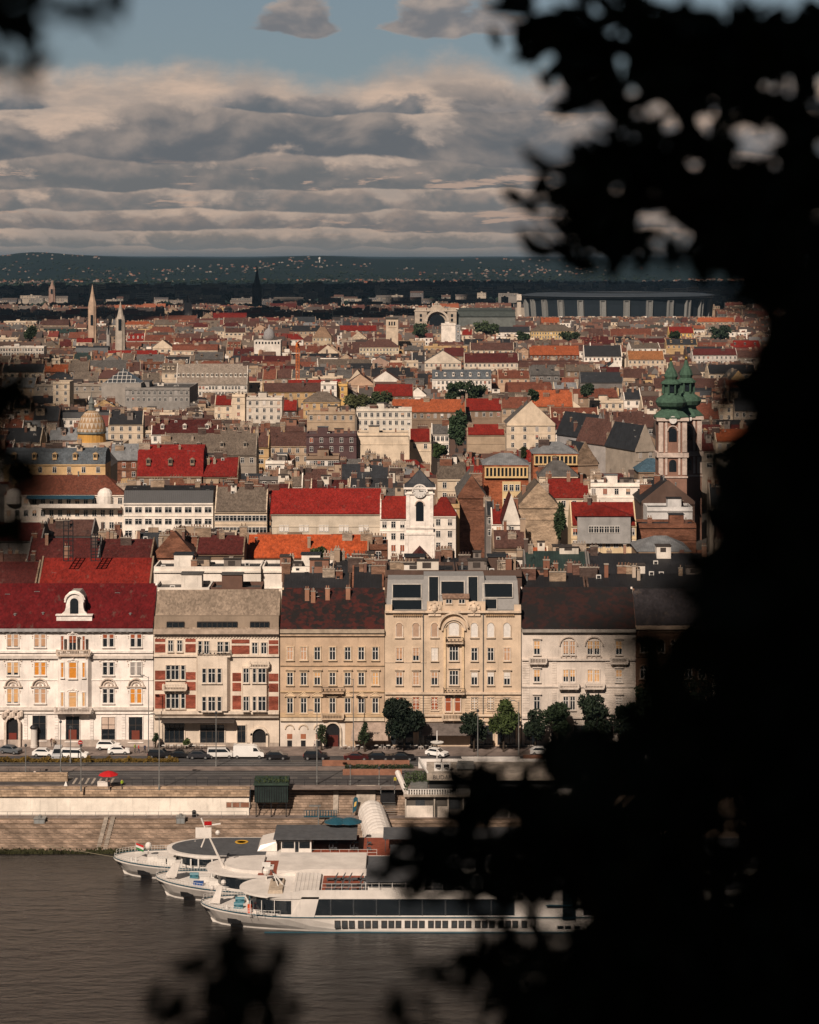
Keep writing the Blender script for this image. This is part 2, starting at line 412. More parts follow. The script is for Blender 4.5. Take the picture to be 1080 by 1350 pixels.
# weeds along the foot of the bank
rng = random.Random(5); g = MB()
for k in range(5200):
    x = rng.uniform(-76, PX(200, 364)); 
    if rng.random() > .35 + .65 * (math.sin(x * .35) > -.3): continue
    y = 363.7 + abs(rng.gauss(0, .55)); z = max(0, (y - 364) * .25) + .0; s_ = rng.uniform(.1, .32)
    a = rng.uniform(0, 6.3); c_, s2 = math.cos(a) * s_, math.sin(a) * s_
    g.poly([(x - c_, y - s2, z), (x + c_, y + s2, z), (x + c_ * .4 + rng.uniform(-.1, .1), y + s2 * .4, z + s_ * 1.5)])
tag(g.build('weeds', 'leaf', None, (.045, .045, .018)), 'low yellow green weeds along the water edge', None, kind='stuff')
# hill under the camera
hl = MB(); vs, fs = [], []
for j in range(14):
    y = -160 + j * 20 if j < 8 else [5, 12, 22, 36, 58, 96][j - 8]
    for i in range(24):
        x = (i - 11.5) * 24
        z = 98.0 + max(0, -y) * .55 if y <= 4 else max(-1, 98.0 - (y - 4) * 1.25)
        vs.append((x, y, z + (math.sin(x * .11 + j) * 1.2 if abs(x) > 14 else 0)))
vs2 = sorted(set(range(14)), key=lambda j: 0)
for j in range(13):
    for i in range(23): a_ = j * 24 + i; fs.append((a_, a_ + 1, a_ + 25, a_ + 24))
o = hl.idx(vs, fs).build('hillside', mat('hill_soil', (.035, .035, .02), .95, .4, .3, .5, 3)); struct(o)
# ------------------------------------------------------------------ clouds between the sun and the far suburbs (they shade them, as on the day), one more added over the town
rng = random.Random(11); cm = mat('cloud_white', (.8, .8, .8), 1, 0)
k_sun = 1 / math.tan(R(SUN_EL))
def cloud(sx, sy, rx, ry):                  # centre of its shadow on the ground
    alt = 1700.0; b_ = MB(); b_.smooth = True
    cx, cy = sx + math.sin(R(SUN_AZ)) * alt * k_sun, sy + math.cos(R(SUN_AZ)) * alt * k_sun
    for q in range(16):
        a = rng.uniform(0, 6.28); rr = rng.random() ** .5 * .7
        s_ = rng.uniform(.35, .62)
        b_.lathe([(1e-3, alt - 60), (s_ * .8, alt - 45), (s_, alt + 20), (s_ * .85, alt + 130), (s_ * .5, alt + 210), (1e-3, alt + 235)], 0, 0, 14)
        n = 14 * 6
        for i in range(len(b_.v) - n, len(b_.v)):
            x, y, z = b_.v[i]; b_.v[i] = (cx + (x + math.cos(a) * rr) * rx, cy + (y + math.sin(a) * rr) * ry, z)
    o = b_.build('cloud', cm); tag(o, None, None, kind='stuff'); return o
for sx, sy, rx, ry in ((-330, 2750, 330, 170), (900, 2100, 420, 420), (-420, 3750, 620, 420), (900, 4200, 900, 700), (-500, 6200, 1900, 1500), (1500, 7000, 2200, 1800)):  # the cloud over the town's right side is added, unseen, to dim it
    cloud(sx, sy, rx, ry)
# ------------------------------------------------------------------ windows (a part with its glass and blinds as sub-parts), origin at the sill centre on the wall plane, facing -y
_mc = {}
def window(parent, X, Y, Z, w, h, mull=1, transom=True, arch=False, sur=.16, head='flat', blind=0.0, bcol=None, fcol='frame_white', scol=(.6, .52, .45), name='window', sill=True):
    """X,Y,Z world position of the sill centre"""
    key = ('f', round(w, 2), round(h, 2), mull, transom, arch, sur, head, fcol, sill)
    if key not in _mc:
        b = MB(); d = .16
        if arch:
            if sur: b.ring(-w / 2, w / 2, h, sur, -d, -.01, 0); b.box(-w / 2 - sur, -w / 2, -d, -.01, 0, h - w / 2, 0); b.box(w / 2, w / 2 + sur, -d, -.01, 0, h - w / 2, 0)
        elif sur:
            b.box(-w / 2 - sur, -w / 2, -d, -.01, 0, h, 0); b.box(w / 2, w / 2 + sur, -d, -.01, 0, h, 0)
            b.box(-w / 2 - sur, w / 2 + sur, -d - .02, -.01, h, h + sur, 0)
        if sill: b.box(-w / 2 - sur - .08, w / 2 + sur + .08, -.32, -.01, -.18, -.004, 0)
        q = h + sur
        if head == 'cornice': b.box(-w / 2 - sur - .15, w / 2 + sur + .15, -.42, -.01, q + .25, q + .42, 0)
        if head == 'pediment':
            b.prism([(-w / 2 - sur - .25, q + .2), (w / 2 + sur + .25, q + .2), (0, q + .85)], 'y', -.22, -.01, 0)
            b.hexa([(-w / 2 - sur - .3, -.42, q + .1), (w / 2 + sur + .3, -.42, q + .1), (w / 2 + sur + .3, -.01, q + .1), (-w / 2 - sur - .3, -.01, q + .1)], [(-w / 2 - sur - .3, -.42, q + .24), (w / 2 + sur + .3, -.42, q + .24), (w / 2 + sur + .3, -.01, q + .24), (-w / 2 - sur - .3, -.01, q + .24)], 0)
            for sg in (-1, 1): b.tube((sg * (w / 2 + sur + .3), -.25, q + .25), (0, -.25, q + .92), .09, 4, mi=0)
        if head == 'shell':                  # baroque segmental head with relief
            b.ring(-w / 2 - .1, w / 2 + .1, q + w / 2 * .9 + .25, .16, -.42, -.01, 0)
            b.box(-w / 2 - .75, w / 2 + .75, -.40, -.01, q + .05, q + .2, 0)
            for k in range(7):
                a = math.pi * (k + .5) / 7; r = w * .34; b.ball(r * math.cos(a), -.14, q + .3 + r * math.sin(a) * .8, .17, 6, 0)
            b.ball(0, -.16, q + .42, .24, 6, 0)
        if head == 'relief':                 # garland of stucco relief over the window
            for k in range(9):
                t = (k / 8 - .5) * 2; b.ball(t * (w / 2 + .25), -.08, q + .28 - .18 * abs(t) + .1 * (k % 2), .14, 6, 0)
            b.ball(0, -.10, q + .45, .22, 6, 0)
        f = .09
        b.box(-w / 2, -w / 2 + f, -.09, -.005, 0, h - (w / 2 if arch else 0), 1); b.box(w / 2 - f, w / 2, -.09, -.005, 0, h - (w / 2 if arch else 0), 1)
        b.box(-w / 2 + f, w / 2 - f, -.09, -.005, 0, f, 1)
        if not arch: b.box(-w / 2 + f, w / 2 - f, -.09, -.005, h - f, h, 1)
        for k in range(mull):
            x = -w / 2 + w * (k + 1) / (mull + 1); b.box(x - .06, x + .06, -.1, -.005, f, h - (.1 if arch else f), 1)
        if transom: b.box(-w / 2 + f, w / 2 - f, -.095, -.005, h * .66, h * .66 + .1, 1)
        _mc[key] = b.mesh(name, ['stone_trim', fcol])
    k2 = ('g', round(w, 2), round(h, 2), arch)
    if k2 not in _mc:
        b = MB()
        if arch: b.arch(-w / 2, w / 2, .0, h, -.03, -.002)
        else: b.box(-w / 2, w / 2, -.03, -.002, 0, h)
        _mc[k2] = b.mesh('pane', ['glass'])
    pl = WL[parent.name]
    o = link(name, _mc[key], parent, (X - pl[0], Y - pl[1], Z - pl[2]), scol)
    link('pane', _mc[k2], o)
    if blind > 0:
        k3 = ('b', round(w, 2), round(h, 2), round(blind, 2), arch)
        if k3 not in _mc:
            b = MB(); z0 = h * (1 - blind)
            if arch: b.arch(-w / 2 + .07, w / 2 - .07, z0 + .02, h - .05, -.07, -.035)
            else:
                n = max(2, int((h - z0) / .3))
                for i in range(n): b.box(-w / 2 + .08, w / 2 - .08, -.075 - .02 * (i % 2), -.035, z0 + (h - z0 - .06) * i / n, z0 + (h - z0 - .06) * (i + 1) / n - .003)
            _mc[k3] = b.mesh('blind', ['paint'])
        link('blind', _mc[k3], o, (0, 0, 0), bcol or (.5, .4, .3))
    return o
ORANGE, TAN, WHITE, GREYB, RUST, SAND = (.62, .24, .03), (.50, .30, .18), (.70, .64, .58), (.30, .27, .25), (.30, .075, .03), (.62, .36, .16)
_balc = {}
def balcony(parent, X, Y, Z, w, d=1.0, kind='stone', col=(.5, .42, .35)):
    key = (round(w, 1), d, kind)
    if key not in _balc:
        b = MB(); b.box(-w / 2, w / 2, -d, -.01, -.25, 0, 0)
        for sx in (-.8, 0, .8): b.prism([(-d * .8, -.25), (-.01, -.25), (-.01, -.95)], 'x', sx * w / 2 - .14, sx * w / 2 + .14, 0)
        mi = 0 if kind == 'stone' else 1
        r = MB()
        if kind == 'stone':
            r.box(-w / 2, w / 2, -d, -d + .18, .82, 1.0); n = int(w / .28)
            for sx in (-1, 1): r.box(sx * w / 2 - .16, sx * w / 2 + .16, -d - .02, -d + .2, 0, 1.04); r.box(sx * w / 2 - .08, sx * w / 2 + .08, -d + .2, -.02, .82, 1.0)
            for i in range(1, n): r.cyl(-w / 2 + i * w / n, -d + .09, 0, .82, .07, 5)
        else:
            n = int(w / .22)
            r.box(-w / 2, w / 2, -d, -d + .06, .92, .98); r.box(-w / 2, w / 2, -d, -d + .05, .12, .17)
            for sx in (-1, 1):
                r.box(sx * w / 2 - .03, sx * w / 2 + .03, -d + .06, -.02, .92, .98)
                for k in range(4): r.box(sx * w / 2 - .02, sx * w / 2 + .02, -d + .2 * k + .1, -d + .2 * k + .14, 0, .92)
            for i in range(n + 1): r.box(-w / 2 + i * w / n - .02, -w / 2 + i * w / n + .02, -d, -d + .05, 0, .92)
            for i in range(int(w / .7)): r.ball(-w / 2 + .35 + i * .7, -d + .03, .5, .16, 6)
        _balc[key] = (b.mesh('balcony', ['stone_trim']), r.mesh('railing', ['stone_trim' if kind == 'stone' else 'iron']))
    pl = WL[parent.name]
    o = link('balcony', _balc[key][0], parent, (X - pl[0], Y - pl[1], Z - pl[2]), col); link('railing', _balc[key][1], o, (0, 0, 0), col); return o
# ------------------------------------------------------------------ chimneys, roof windows and other roof furniture (shared meshes)
def _chim(w, d, h, pots, mi='brick'):
    b = MB(); b.box(-w / 2, w / 2, -d / 2, d / 2, -1.6, h, 0); b.box(-w / 2 - .08, w / 2 + .08, -d / 2 - .08, d / 2 + .08, h, h + .18, 1)
    for i in range(pots):
        x = -w / 2 + w * (i + .5) / pots; b.cyl(x, 0, h + .18, h + .75, .15, 6, mi=0)
    return b.mesh('chimney', [mi, 'concrete'])
CH = [_chim(.9, .7, 1.5, 1), _chim(1.6, .7, 1.8, 2), _chim(2.6, .75, 1.6, 4), _chim(1.2, .8, 2.6, 2, 'stucco'), _chim(3.6, .7, 1.9, 5), _chim(.7, .7, 2.2, 0, 'stucco'), _chim(.7, 2.4, 1.9, 0), _chim(1.0, 3.4, 2.2, 0)]
CC = [(.22, .10, .065), (.28, .16, .11), (.34, .25, .18), (.16, .085, .065), (.42, .34, .27), (.10, .07, .06)]
b = MB(); b.box(-.5, .5, -.12, .9, -.35, .12, 0); b.box(-.38, .38, -.16, -.13, -.2, .06, 1); b.hexa([(-.4, -.05, .13), (.4, -.05, .13), (.4, .8, .13), (-.4, .8, .13)], [(-.36, 0, .15), (.36, 0, .15), (.36, .75, .15), (-.36, .75, .15)], 1)
SKYL = b.mesh('skylight', ['galv', 'glass'])
b = MB(); b.box(-.7, .7, -.9, 1.8, -.6, 1.3, 0); b.prism([(-.95, 1.3), (.95, 1.3), (0, 2.0)], 'y', -1.1, 2.4, 1); b.box(-.48, .48, -.94, -.91, .15, 1.1, 2); b.box(-.03, .03, -.97, -.945, .15, 1.1, 0)
DORM = b.mesh('dormer', ['stucco', 'sheet', 'glass'])
b = MB(); b.cyl(0, 0, -1.2, 2.6, .035, 4)
for k in range(5): b.box(-.55 + .05 * k, .55 - .05 * k, -.02, .02, 1.5 + k * .22, 1.54 + k * .22)
b.box(-.02, .02, -.7, .7, 2.45, 2.5); ANT = b.mesh('antenna', ['iron'])
b = MB(); b.cyl(0, 0, -1, 1.0, .04, 5); q = b.lathe([(.02, 0), (.3, .06), (.45, .2), (.46, .22)], 0, 0, 12)
DISH = b.mesh('satellite_dish', ['frame_white'])
b = MB(); b.box(-.5, .5, -.25, .25, -.6, .7, 0); b.cyl(0, -.27, .02, .04, .28, 10, mi=0); b.box(-.34, .34, -.28, -.255, -.05, .55, 1)
ACU = b.mesh('air_conditioner', ['frame_white', 'iron'])
b = MB(); b.cyl(0, 0, -1, 1.1, .22, 8, mi=0); b.lathe([(.34, 1.1), (.34, 1.25), (.02, 1.5)], 0, 0, 8, 0); VENT = b.mesh('vent_pipe', ['galv'])
# windows of ordinary houses: one mesh each, frame and glass
def _hw(w, h, kind):
    b = MB(); b.box(-w / 2 - .1, w / 2 + .1, -.12, 0, -.12, 0, 0)
    b.box(-w / 2 - .1, -w / 2, -.1, 0, 0, h, 0); b.box(w / 2, w / 2 + .1, -.1, 0, 0, h, 0); b.box(-w / 2 - .1, w / 2 + .1, -.12, 0, h, h + .14, 0)
    b.box(-w / 2, w / 2, -.04, 0, 0, h, 1)
    b.box(-.05, .05, -.07, -.041, 0, h, 0); b.box(-w / 2, w / 2, -.07, -.041, h * .66, h * .66 + .07, 0)
    if kind: b.box(-w / 2 + .04, -.06, -.075, -.045, h * (.45 if kind == 1 else .05), h * .97, 2); b.box(.06, w / 2 - .04, -.075, -.045, h * (.45 if kind == 1 else .05), h * .97, 2)
    return b.mesh('window', ['frame_white', 'glass', 'paint'])
HW = [_hw(1.15, 1.75, 0), _hw(1.15, 1.75, 0), _hw(1.15, 1.75, 1), _hw(1.15, 1.75, 2), _hw(1.9, 1.5, 0)]
# ------------------------------------------------------------------ a house: walls, roof (> chimneys, roof windows ...), windows
WALLN = {'cream': (.60, .49, .37), 'white': (.76, .69, .61), 'ochre': (.46, .31, .16), 'sand': (.40, .30, .21), 'grey': (.16, .145, .135), 'pink': (.34, .23, .18), 'tan': (.24, .17, .12), 'brick': (.21, .095, .06), 'stone': (.32, .27, .22), 'peach': (.48, .33, .23), 'brown': (.11, .07, .055)}
ROOFN = {'red': (.16, .015, .010), 'rust': (.14, .048, .030), 'orange': (.27, .070, .028), 'brown': (.080, .040, .032), 'maroon': (.070, .016, .014), 'slate': (.024, .026, .030), 'black': (.014, .014, .016), 'grey': (.095, .088, .082), 'taupe': (.12, .095, .075), 'green': (.018, .034, .030), 'zinc': (.17, .175, .18)}
def house(label, cx, y0, w, D, ze, zr, roof='gx', wall='cream', rcol='rust', rot=0, nch=3, rows=2, cols=None, rng=None, name='apartment_building', cat='building', group=None, wallmat=None, winw=0, dorm=0, sky=0, clut=0, z0=ST, sides=True, hs=3.4, roofmat=None, fire=True, windows=True):
    rng = rng or random.Random(int(cx * 7 + y0))
    t = thing(name, label, cat, (cx, y0, z0), group, rot)
    wc = WALLN[wall] if isinstance(wall, str) else wall; rc = ROOFN[rcol] if isinstance(rcol, str) else rcol
    j = rng.uniform(.88, 1.08); wc = tuple(c * j for c in wc)
    j = rng.uniform(.85, 1.15); rc = tuple(c * j for c in rc)
    he, hr = ze - z0, zr - z0; hw_ = w / 2
    wb = MB(); rb = MB(); wm = wallmat or ('brick' if wall == 'brick' else 'stucco')
    wb.box(-hw_, hw_, 0, D, 0, he, 0)
    wb.box(-hw_ - .02, hw_ + .02, -.35, -.002, he - .45, he - .02, 0)                    # cornice
    wb.box(-hw_ - .01, hw_ + .01, -.14, -.003, he - 3.9, he - 3.65, 0)
    th = .28
    if roof == 'gx':
        for (ya, yb) in ((-.55, D / 2), (D + .55, D / 2)):
            za = he - .12
            P = [(ya, za), (yb, hr), (yb, hr + th), (ya, za + th)]
            if ya > yb: P = P[::-1]
            rb.prism(P, 'x', -hw_ + (.36 if fire else -.3), hw_ - (.36 if fire else -.3))
        e = .45 if fire else -.02
        for sx in (-1, 1):
            a, c_ = (sx * hw_, sx * (hw_ - .35)); wb.prism([(0, he - .01), (D, he - .01), (D, he + e), (D / 2, hr + e + (.25 if fire else 0)), (0, he + e)], 'x', min(a, c_), max(a, c_), 1)
        rz = lambda x, y: he + (hr - he) * (1 - abs(y - D / 2) / (D / 2)) + th
    elif roof == 'gy':
        for sx in (-1, 1):
            P = [(sx * (hw_ + .45), he - .12), (0, hr), (0, hr + th), (sx * (hw_ + .45), he - .12 + th)]
            rb.prism(P if sx < 0 else P[::-1], 'y', .02 if fire else -.4, D + .3)
        e = .5 if fire else -.02
        wb.prism([(-hw_, he - .01), (hw_, he - .01), (hw_, he + e), (0, hr + e + (.3 if fire else 0)), (-hw_, he + e)], 'y', -.01, .36, 1 if fire else 0)
        rz = lambda x, y: he + (hr - he) * (1 - abs(x) / hw_) + th
    elif roof == 'hip':
        o_ = .5; i_ = min(hw_ * .75, D / 2)
        vs = [(-hw_ - o_, -o_, he), (hw_ + o_, -o_, he), (hw_ + o_, D + o_, he), (-hw_ - o_, D + o_, he), (-hw_ + i_, D / 2, hr), (hw_ - i_, D / 2, hr)]
        rb.idx(vs, [(3, 2, 1, 0), (0, 1, 5, 4), (1, 2, 5), (2, 3, 4, 5), (3, 0, 4)])
        rz = lambda x, y: he + (hr - he) * min(1, (1 - abs(y - D / 2) / (D / 2)), (hw_ - abs(x)) / i_ if i_ else 1)
    elif roof == 'mansard':
        k = 1.6; hm = he + (hr - he) * .8
        rb.hexa([(-hw_, -.3, he), (hw_, -.3, he), (hw_, D + .3, he), (-hw_, D + .3, he)], [(-hw_, k, hm), (hw_, k, hm), (hw_, D - k, hm), (-hw_, D - k, hm)])
        rb.hexa([(-hw_, k - .05, hm + .002), (hw_, k - .05, hm + .002), (hw_, D - k, hm + .002), (-hw_, D - k, hm + .002)], [(-hw_, D * .45, hr), (hw_, D * .45, hr), (hw_, D * .55, hr), (-hw_, D * .55, hr)])
        rz = lambda x, y: hm + (hr - hm) * max(0, 1 - abs(y - D / 2) / (D / 2 - k)) if k < y < D - k else he + (hm - he) * max(0, min(y, D - y)) / k
    else:                                       # flat, parapet and a roof hut
        rb.box(-hw_ + .3, hw_ - .3, .3, D - .3, he, he + .12)
        for a in ((-hw_, hw_, 0, .3), (-hw_, hw_, D - .3, D), (-hw_, -hw_ + .3, .3, D - .3), (hw_ - .3, hw_, .3, D - .3)): wb.box(*a, he, he + .8, 0)
        if w > 9: x = rng.uniform(-hw_ * .5, hw_ * .4); wb.box(x - 2, x + 2, D * .4, D * .75, he + .1, he + 2.8, 0); rb.box(x - 2.2, x + 2.2, D * .4 - .2, D * .75 + .2, he + 2.8, he + 2.95)
        rz = lambda x, y: he + .12
    fm = rng.choice(['brick', wm, wm])
    wo_ = wb.mesh('wall', [wm, fm]); link('wall', wo_, t, (0, 0, 0), wc)
    rm = roofmat or {'slate': 'sheet', 'zinc': 'sheet', 'green': 'sheet', 'grey': 'sheet' if roof == 'flat' else 'tile', 'black': 'sheet'}.get(rcol if isinstance(rcol, str) else '', 'tile')
    ro = link('roof', rb.mesh('roof', [rm]), t, (0, 0, 0), rc)
    for i in range(nch):
        if roof == 'gx' and rng.random() < .7: x, y = (rng.choice([-1, 1]) * (hw_ - .6) if rng.random() < .5 else rng.uniform(-hw_ + 1, hw_ - 1)), rng.uniform(D * .25, D * .6)
        else: x, y = rng.uniform(-hw_ + 1.0, hw_ - 1.0), rng.uniform(D * .2, D * .75)
        me = rng.choice(CH[:6]) if roof != 'gy' else rng.choice(CH)
        sc = rng.uniform(.8, 1.15)
        link('chimney', me, ro, (x, y, rz(x, y)), rng.choice(CC), scale=(sc, sc, sc))
    for i in range(dorm):
        x = -hw_ + w * (i + .5) / dorm; y = D * .2 if roof != 'mansard' else .9
        link('dormer', DORM, ro, (x, y, rz(x, y) - .2), wc)
    for i in range(sky): x, y = rng.uniform(-hw_ + 1, hw_ - 1), D * rng.uniform(.12, .38); link('skylight', SKYL, ro, (x, y, rz(x, y)), None)
    if clut > 2 and w > 7:                      # stair heads, lift houses and boxed terraces
        for i in range(1 + clut // 4):
            x, y = rng.uniform(-hw_ + 1.6, hw_ - 1.6), rng.uniform(D * .2, D * .7); a_, c_, e_ = rng.uniform(.8, 2.2), rng.uniform(.8, 1.6), rng.uniform(.9, 2.4); z_ = rz(x, y)
            b_ = MB(); b_.box(x - a_, x + a_, y - c_, y + c_, z_ - 2, z_ + e_); hut = link('roof_hut', b_.mesh('roof_hut', ['stucco']), ro, (0, 0, 0), rng.choice([(.6, .54, .46), (.4, .31, .23), (.2, .17, .15), (.66, .6, .53), (.25, .13, .09)]))
            b_ = MB(); b_.box(x - a_ - .15, x + a_ + .15, y - c_ - .2, y + c_ + .2, z_ + e_, z_ + e_ + .15); b_.box(x - a_ * .5, x + a_ * .3, y - c_ - .05, y - c_ - .005, z_ + e_ * .35, z_ + e_ * .85); link('hut_trim', b_.mesh('hut_trim', ['frame_dark']), hut)
    for i in range(clut):
        me = rng.choice([ANT, DISH, ACU, VENT, ANT, ACU]); x, y = rng.uniform(-hw_ + .8, hw_ - .8), rng.uniform(D * .2, D * .7); link(me.name.split('.')[0], me, ro, (x, y, rz(x, y)), (.5, .5, .5))
    if windows and rows:
        cols = cols or max(1, int(w / 3.1)); wt = rng.random()
        for r in range(rows):
            z = he - 2.75 - hs * r
            if z < 1: break
            for c_ in range(cols):
                x = -hw_ + w * (c_ + .5) / cols
                me = HW[winw] if winw else (HW[0] if rng.random() < .6 else rng.choice(HW[1:4]))
                link('window', me, t, (x, -.004, z), rng.choice([TAN, WHITE, GREYB, RUST]))
    return t
def pxhouse(label, px0, px1, eave, ridge, ze=29.0, D=13.0, roof='gx', wall='cream', rcol='rust', vis=20, **kw):
    """house placed from where it shows in the photograph: columns, eave row, ridge row, eave height"""
    Y = (H - ze) * F / (eave - HY)
    zr = PZ(ridge, Y + (D / 2 if roof in ('gx', 'hip', 'mansard') else 0))
    X0, X1 = PX(px0, Y), PX(px1, Y)
    HAND.append((X0, X1, Y, Y + D, px0, px1, ridge, eave + vis, label))
    return house(label, (X0 + X1) / 2, Y, X1 - X0, D, ze, zr, roof, wall, rcol, **kw)
HAND = []
# ------------------------------------------------------------------ the row of facades along the river, plane Y=410.6
FY = 410.6
def fz(py): return PZ(py, FY)
def fx(px): return PX(px, FY)
def shell(label, p0, p1, eave, wc, ridge, rc, rm, D=13.0, depthy=None, roofkind='gx'):
    t = thing('apartment_building', label, 'building', (fx((p0 + p1) / 2), FY, ST), 'facades along the embankment')
    x0, x1, z1 = fx(p0), fx(p1), fz(eave); Yr = FY + D / 2; zr = PZ(ridge, Yr)
    b = MB(); b.box(x0, x1, FY, FY + D, ST, z1)
    for xs in ((x0, x0 + .35), (x1 - .35, x1)):
        if roofkind == 'gx': b.prism([(FY, z1 - .01), (FY + D, z1 - .01), (Yr, zr + .35)], 'x', *xs)
    b.build('wall', 'stucco', t, wc)
    r = MB(); r.prism([(FY - .6, z1 + .02), (Yr, zr), (Yr, zr + .3), (FY - .6, z1 + .3)], 'x', x0 + .03, x1 - .03); r.prism([(Yr, zr), (FY + D + .4, z1), (FY + D + .4, z1 + .3), (Yr, zr + .3)], 'x', x0 + .03, x1 - .03)
    ro = r.build('roof', rm, t, rc)
    HAND.append((x0, x1, FY, FY + D, p0, p1, ridge, 1000, label))
    return t, ro, (lambda y: z1 + (zr - z1) * (y - FY) / (Yr - FY) + .3)
def band(t, p0, p1, y0, y1, d, col, name='cornice', m='stone_trim'):     # horizontal moulding between rows y0 (top) and y1
    return MB().box(fx(p0), fx(p1), FY - d, FY - .003, fz(y1), fz(y0)).build(name, m, t, col)
def dentils(t, p0, p1, y, n, col, s=.28, d=.4):
    b = MB()
    for i in range(n):
        x = fx(p0 + (p1 - p0) * (i + .5) / n); b.box(x - s / 2, x + s / 2, FY - d, FY - .002, fz(y), fz(y) + s * 1.1)
    return b.build('dentils', 'stone_trim', t, col)
def roofbit(ro, me, px, Y, rz, col=None, sc=None): 
    pl = WL[ro.name]; return link(me.name.split('.')[0], me, ro, (PX(px, Y) - pl[0], Y - pl[1], rz(Y) - pl[2]), col, scale=sc)
# --- A: white corner house with red roof
WA = (.82, .75, .69)
t, ro, rz = shell('white stucco house with smooth red roof and baroque roof gable, left end of the riverfront', -92, 202.3, 828, WA, 771, (.095, .007, .008), 'tile')
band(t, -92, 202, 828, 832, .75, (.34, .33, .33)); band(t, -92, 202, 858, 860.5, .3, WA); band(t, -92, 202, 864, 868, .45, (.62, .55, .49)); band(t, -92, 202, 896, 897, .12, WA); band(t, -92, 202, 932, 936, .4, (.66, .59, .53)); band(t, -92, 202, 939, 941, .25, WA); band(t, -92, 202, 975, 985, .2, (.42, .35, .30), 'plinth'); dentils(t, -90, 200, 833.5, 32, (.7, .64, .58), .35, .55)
for q in (34, 74.5, 121, 163, 200, -5, -50):
    b = MB(); 
    for k in range(13): b.box(fx(q) - .35, fx(q) + .35, FY - .12, FY - .002, fz(985) + k * .52, fz(985) + k * .52 + .46)
    b.build('pilaster', 'stone_trim', t, WA)
CA = {0: (TAN, ORANGE), }
bl = [[(TAN, .9), (TAN, .9), None, (RUST, .35), (RUST, .35)], [(SAND, .8), (ORANGE, 1), None, (None, 0), (GREYB, .9)], [(SAND, .9), (TAN, 1), None, (None, 0), (ORANGE, 1)]]
for r, (ytop, ybot) in enumerate(((836, 853), (873, 890), (908, 927))):
    for c_, q in enumerate((17, 53, None, 143, 179.5, -20, -58)):
        if q is None: continue
        bc = bl[r][c_] if c_ < 5 else (TAN, .7)
        for dxx in (-4.3, 4.3):
            window(t, fx(q + dxx), FY, fz(ybot), .92, fz(ytop) - fz(ybot), mull=0 if bc[1] > .5 else 0, sur=.10, head='flat', blind=bc[1], bcol=bc[0], scol=WA)
        b = MB(); w_ = 1.35; q0 = fz(ytop) + .1
        if r == 2:
            b.ring(fx(q) - w_, fx(q) + w_, q0 + 1.75, .2, FY - .45, FY - .01); b.box(fx(q) - w_ - .45, fx(q) + w_ + .45, FY - .42, FY - .01, q0 + .22, q0 + .4)
            for k in range(9): a = math.pi * (k + .5) / 9; b.ball(fx(q) + .85 * math.cos(a), FY - .12, q0 + .5 + .75 * math.sin(a), .2, 6)
        else:
            for k in range(11): tt = (k / 10 - .5) * 2; b.ball(fx(q) + tt * (w_ + .3), FY - .06, q0 + .45 - .3 * tt * tt + .1 * (k % 2), .17, 6)
        b.ball(fx(q), FY - .1, q0 + .62, .32, 6)
        for sg in (-1, 1): b.ball(fx(q) + sg * (w_ + .1), FY - .04, q0 - .5, .13, 6); b.ball(fx(q) + sg * (w_ + .1), FY - .04, q0 - .85, .1, 6)
        b.build('window_relief', 'stone_trim', t, (.60, .50, .42))
b = MB(); b.prism([(fx(76), FY - .002), (fx(80), FY - .9), (fx(117), FY - .9), (fx(121), FY - .002)], 'z', fz(939), fz(861)); b.build('bay_wall', 'stucco', t, WA)
for r, (ytop, ybot, cc, bw) in enumerate(((837, 857, RUST, .45), (872, 893, ORANGE, 1), (911, 931, SAND, 1))):
    window(t, fx(97), FY - .9, fz(ybot), 1.45, fz(ytop) - fz(ybot), mull=1 if r == 0 else 0, sur=.14, head='relief', blind=bw, bcol=cc, scol=WA)
    for q in (83.3, 111.5): window(t, fx(q), FY - .9, fz(ybot - 1), .55, fz(ytop) - fz(ybot) - .2, mull=0, sur=.08, blind=.95, bcol=cc, scol=WA)
balcony(t, fx(98), FY - .88, fz(862), 6.2, .55, 'stone', (.60, .48, .38)); balcony(t, fx(97.5), FY - .88, fz(937), 6.8, .8, 'stone', (.60, .52, .46))
for q, y0, y1, w_, kd in ((52, 943, 976, 2.55, 0), (96, 944, 977, 2.6, 1), (143, 945, 977, 2.6, 2), (179, 945, 978, 2.6, 3), (-22, 944, 977, 2.5, 0)):
    o = window(t, fx(q), FY, fz(y1), w_, fz(y0) - fz(y1), mull=1, transom=True, sur=.12, fcol='frame_dark', blind=(.5 if kd == 2 else 0), bcol=(.55, .42, .34), scol=WA, name='shop_window')
    if kd in (1, 3): MB().box(fx(q) - .75, fx(q) + .75, FY - .12, FY - .1, fz(y1), fz(y1) + 2.2).build('shop_door', 'paint', t, (.16, .04, .025))
b = MB(); b.ring(fx(9.5), fx(24.5), fz(945), .35, FY - .6, FY - .01); b.box(fx(6), fx(9.2), FY - .7, FY - .01, ST, fz(951)); b.box(fx(24.8), fx(28), FY - .7, FY - .01, ST, fz(951))
for k in range(16): b.ball(fx(5 + (k % 8) * 3.4), FY - .4, fz(944 - (k // 8) * 5) + .3 * math.sin(k * 2.1), .42, 6)
b.build('portal', 'stone_trim', t, (.62, .52, .44)); o = MB().arch(fx(9.5), fx(24.5), ST, fz(945), FY - .05, FY - .004).build('entrance', 'iron', t); MB().box(fx(12), fx(22), FY - .1, FY - .055, ST, ST + 2.7).build('door', 'paint', o, (.16, .03, .02))
